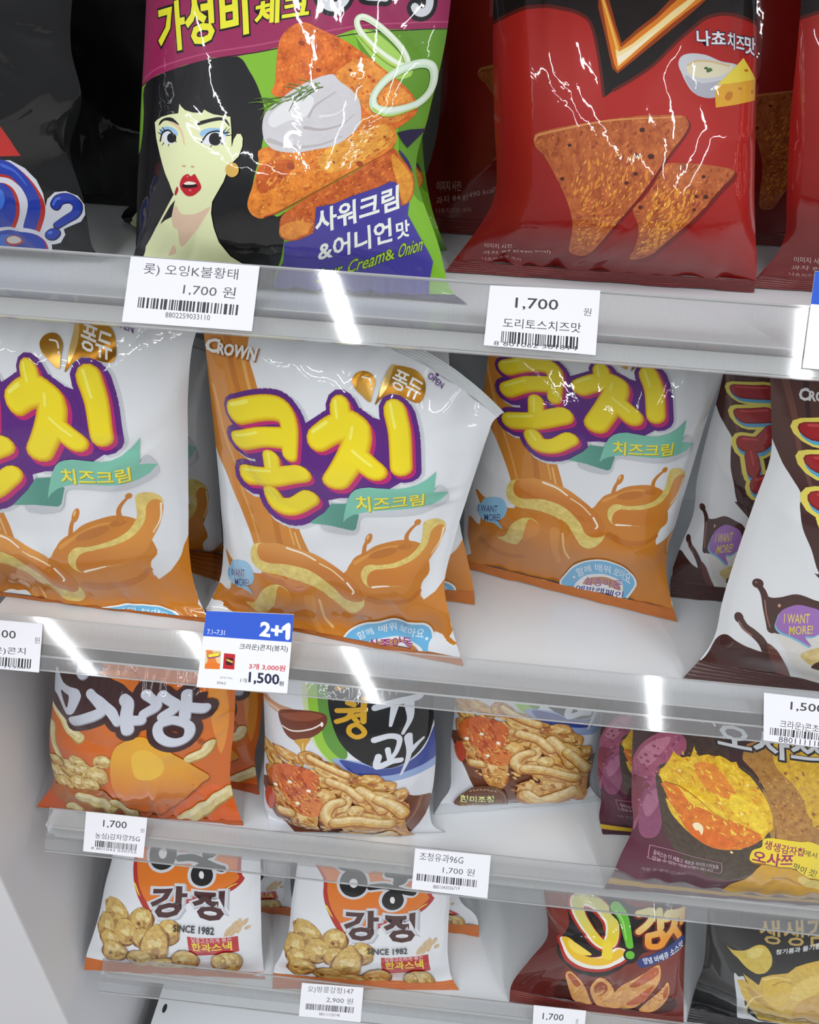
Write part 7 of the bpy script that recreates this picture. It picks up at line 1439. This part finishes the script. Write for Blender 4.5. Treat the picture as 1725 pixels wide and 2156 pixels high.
for k, z in enumerate(SH_Z):
    s = tag(empty('display_shelf', (0, 0, z)), SHELF_LABEL[k], 'shelf')
    s_in = Matrix.Translation((0, 0, -z))
    def sub(o):
        o.location = (0, 0, -z); return o
    for o in (boxes('deck', [(X0, X1, -0.004, 0.284, z - 0.0145, z)], WHITE, s), boxes('front_lip', [(-0.345, X1, -0.0066, -0.0042, z - 0.0148, z + 0.0006)], LIP, s, 0.0006)):
        sub(o)
    rz = RAIL_Z[k]; t = 0.0013
    ny, nz = -RAIL_H, -RAIL_T; l = math.hypot(ny, nz); ny, nz = ny / l, nz / l      # outward
    def strip(pts): return [(x, y, zz - rz) for x in (-0.345, X1) for y, zz in pts]
    quad = [[0, 3, 2, 1], [4, 5, 6, 7]] + [[i, (i + 1) % 4, 4 + (i + 1) % 4, 4 + i] for i in range(4)]
    dy, dz = RAIL_T / l, -RAIL_H / l
    e = 0.0011
    def seg(s0, s1, g0, g1): return strip([(dy * s0 + ny * g0, rz + dz * s0 + nz * g0), (dy * s1 + ny * g0, rz + dz * s1 + nz * g0), (dy * s1 + ny * g1, rz + dz * s1 + nz * g1), (dy * s0 + ny * g1, rz + dz * s0 + nz * g1)])
    rail = tag(empty('price_rail', (0, 0, rz)), RAIL_LABEL[k], 'price rail')
    link('sheet', mesh('sheet', seg(e, l - e, 0, -t), quad), rail, [CLEAR])
    link('clip_strip', mesh('clip_strip', strip([(-0.0172, rz - 0.0226), (-0.0067, rz - 0.0226), (-0.0067, rz - 0.0220), (-0.0172, rz - 0.0220)]), quad), rail, [CLEAR])
    ed = link('edge', mesh('edge', seg(0, e, 0.0002, -t - 0.0004), quad), rail, [EDGE]); link('edge', mesh('edge', seg(l - e, l, 0.0002, -t - 0.0004), quad), rail, [EDGE])
BASE_Z = -1.09
b = tag(empty('base_deck', (0, 0, BASE_Z)), 'white bottom deck panel with a dark screw hole at its left corner', 'shelf')
o = boxes("panel", [(-0.3475, X1, -0.20, 0.284, BASE_Z - 0.02, BASE_Z)], WHITE, b, 0.001); o.location.z = -BASE_Z
bm_v = [(-0.3346 + 0.003 * math.cos(a), 0.064 + 0.006 * math.sin(a), BASE_Z + 0.0004) for a in (2 * math.pi * i / 16 for i in range(16))]
o = link('screw_hole', mesh('screw_hole', bm_v, [list(range(16))]), b, [DARKM]); o.location.z = -BASE_Z
o = boxes('kick_plate', [(-0.33, X1, -0.18, -0.17, -1.3, BASE_Z - 0.02)], WHITE, b); o.location.z = -BASE_Z

# ============================== bags ==============================
OR = (196, 110, 36); RED = (112, 24, 22); DRK = (30, 28, 30)
def bag(key, name, art, label, group, sealc, NU=56, NV=64, wr=(1, 1.0, 10), vs=0.045, vt=0.955, stripe=None, cat='snack bag', top=True, back=0.7, extra=()):
    k, net = NETS[key]; va = net[0][0]
    A = np.array(net); base = ((A[0, 1] + A[0, 7]) / 2, (A[0, 2] + A[0, 8]) / 2, SH_Z[k])
    r = tag(empty(name, base), label, cat, group)
    v0 = max(vs, va + 0.01)
    o = printed('pouch', net, art, v0, vt, NU, NV, r, [FILM, FOIL], wr, back, xf=XF.get(key), extra=[(e, XF.get(key) if x else None) for e, x in extra]); o.location = [-x for x in base]
    o = seal('bottom_seal', net, va, v0, sealc, r, stripe=stripe); o.location = [-x for x in base]
    if top:
        o = seal('top_seal', net, vt, 1, sealc if art != 'kon' else (222, 226, 228), r, flip=True); o.location = [-x for x in base]
    return r
G_K = 'cheese corn puff bags on the second shelf'; G_C = 'chocolate corn puff bags on the second shelf'; G_R = 'red tortilla chip bags on the top shelf'
G_N = 'sour cream nacho bags on the top shelf'; G_J = 'glazed rice snack bags on the third shelf'; G_S = 'sweet potato chip bags on the third shelf'; G_P = 'peanut crunch bags on the lowest shelf'; G_G = 'orange potato fry bags on the third shelf'; G_B = 'black snack bags at the left of the top shelf'
bag('kon_a', 'corn_puff_bag', 'kon', 'white and orange cheese corn puff bag behind the blue 2+1 price card', G_K, OR, 72, 84, (11, 1.5, 20), vs=.012, vt=.958, extra=[('kon_seal', 0)])
bag('kon_l', 'corn_puff_bag', 'kon', 'white and orange cheese corn puff bag cut off by the left edge of the photo', G_K, OR, 64, 76, (12, 1.7, 22), vs=.012, extra=[('kon_seal', 1)])
bag('kon_r', 'corn_puff_bag', 'kon', 'white and orange cheese corn puff bag set back on the bare shelf', G_K, OR, 64, 76, (13, .9, 12), vs=.03, extra=[('kon_seal_r', 0)])
bag('kon_lb', 'corn_puff_bag', 'kon', 'shaded cheese corn puff bag in the gap between the two front ones', G_K, OR, 44, 50, (14, .8, 6), extra=[('kon_seal', 0)])
bag('kon_ab', 'corn_puff_bag', 'kon', 'cheese corn puff bag almost hidden behind the middle one, only its lower right corner showing', G_K, OR, 44, 50, (15, .8, 6), extra=[('kon_seal', 0)])
bag('choc_f', 'corn_puff_bag', 'choc', 'brown and white chocolate corn puff bag at the shelf front by the right edge', G_C, (74, 42, 40), 60, 70, (16, 1.0, 12))
bag('choc_b', 'corn_puff_bag', 'choc', 'brown and white chocolate corn puff bag standing behind the front chocolate one', G_C, (74, 42, 40), 52, 60, (17, .9, 10))
bag('nacho', 'tortilla_chip_bag', 'nacho', 'green, black and pink nacho bag with a printed woman with black hair', G_N, (52, 40, 96), 76, 88, (21, 1.1, 14))
bag('nacho_b', 'tortilla_chip_bag', 'nacho', 'nacho bag hidden behind the green and pink one, only a green edge showing', G_N, (120, 170, 90), 40, 44, (22, .8, 6))
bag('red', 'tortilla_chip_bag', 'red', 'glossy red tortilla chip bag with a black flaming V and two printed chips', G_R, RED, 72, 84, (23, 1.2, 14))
bag('red_r', 'tortilla_chip_bag', 'red', 'red tortilla chip bag cut off by the right edge of the photo', G_R, RED, 52, 60, (24, 1.0, 10))
bag('red_b', 'tortilla_chip_bag', 'red', 'dark red tortilla chip bag in shade behind the front red bag', G_R, RED, 44, 50, (25, .9, 8))
bag('dark_r', 'tortilla_chip_bag', 'red', 'shaded red bag at the back, seen in the gap between the two front red bags', G_R, RED, 36, 40, (26, .9, 6))
bag('black', 'snack_bag', 'black', 'black bag at the left edge with blue bubble lettering and a question mark', G_B, DRK, 60, 70, (27, 1.3, 14))
bag('black_b', 'snack_bag', 'plain_black', 'plain black bag in the dark gap left of the nacho bag', G_B, DRK, 40, 44, (28, 1.6, 12))
bag('gam', 'potato_snack_bag', 'gam', 'orange potato fry bag at the left end of the third shelf, at the front', G_G, (198, 92, 40), 60, 66, (31, 1.6, 18), vs=.012)
bag('gam_b', 'potato_snack_bag', 'gam', 'orange potato fry bag behind the front orange bag, right edge showing', G_G, (190, 84, 34), 40, 44, (32, 1.0, 8))
bag('jo', 'rice_snack_bag', 'jo', 'white glazed rice snack bag with a printed syrup spoon, at the rail', G_J, (214, 216, 220), 60, 66, (33, .8, 8), vs=.14)
bag('jo_b', 'rice_snack_bag', 'jo', 'white glazed rice snack bag set back right of the spoon bag', G_J, (206, 210, 214), 52, 58, (34, .7, 8), extra=[('jo_seal', 0)])
bag('sp', 'potato_snack_bag', 'sp', 'maroon sweet potato chip bag with a large printed yellow half, at the rail', G_S, (92, 38, 58), 64, 70, (35, 1.4, 16), stripe=((216, 170, 40), .45, .8))
bag('sp_b', 'potato_snack_bag', 'sp', 'maroon sweet potato chip bag behind the front one, yellow stripe at its seal', G_S, (70, 26, 44), 44, 50, (36, .8, 8), stripe=((226, 184, 40), .45, .8))
bag('kj', 'peanut_snack_bag', 'kj', 'white peanut crunch bag at the left end of the lowest shelf', G_P, (198, 104, 36), 56, 62, (41, .8, 8))
bag('kj_r', 'peanut_snack_bag', 'kj', 'white peanut crunch bag right of the leftmost one, at the rail of the lowest shelf', G_P, (204, 108, 36), 56, 62, (42, .8, 8))
bag('kj_b', 'peanut_snack_bag', 'kj', 'shaded peanut crunch bag seen between the two front peanut bags', G_P, (190, 96, 36), 40, 44, (43, .8, 6))
bag('kj_rb', 'peanut_snack_bag', 'kj', 'peanut crunch bag behind the right front one, orange seal corner showing', G_P, (206, 112, 40), 40, 44, (44, .8, 6))
bag('oh', 'potato_snack_bag', 'oh', 'brown-red barbecue potato bag with a yellow letter and green exclamation mark', None, (116, 42, 34), 56, 62, (45, 1.2, 14))
bag('blk', 'potato_snack_bag', 'blk', 'black potato chip bag with printed yellow chips at the lower right corner', None, DRK, 56, 62, (46, 1.1, 14))


# ============================== price cards ==============================
CARD_LABEL = {'c1': 'large price card below the nacho bag on the top rail, 1,700 won', 'c2': 'price card below the red tortilla chip bag, large 1,700 in the top row', 'c3': 'blue-topped promotion card at the right end of the top rail, cut off',
 'c4': 'price card at the left end of the second rail, cut off', 'c5': 'blue and white promotion card reading 2+1 on the second rail', 'c6': 'price card at the right end of the second rail, 1,500 won',
 'c7': 'small price card below the orange potato fry bag, 1,700 won', 'c8': 'price card on the third rail right of the spoon bag, 1,700 won', 'c9': 'price card reading 2,900 won on the lowest rail', 'c10': 'price card below the brown-red bag on the lowest rail, cut off'}
def price_card(key):
    k, net = CARDS[key]
    A = np.array(net); base = tuple(A[0, 1:4])
    o = printed('price_card', net, key, 0, 1, 2, 2, None, [PAPER], None, 0.0, 0.0004)
    o.data.transform(Matrix.Translation([-x for x in base])); o.location = base
    return tag(o, CARD_LABEL[key], 'price card', 'price cards on the rails')
for key in CARDS: price_card(key)
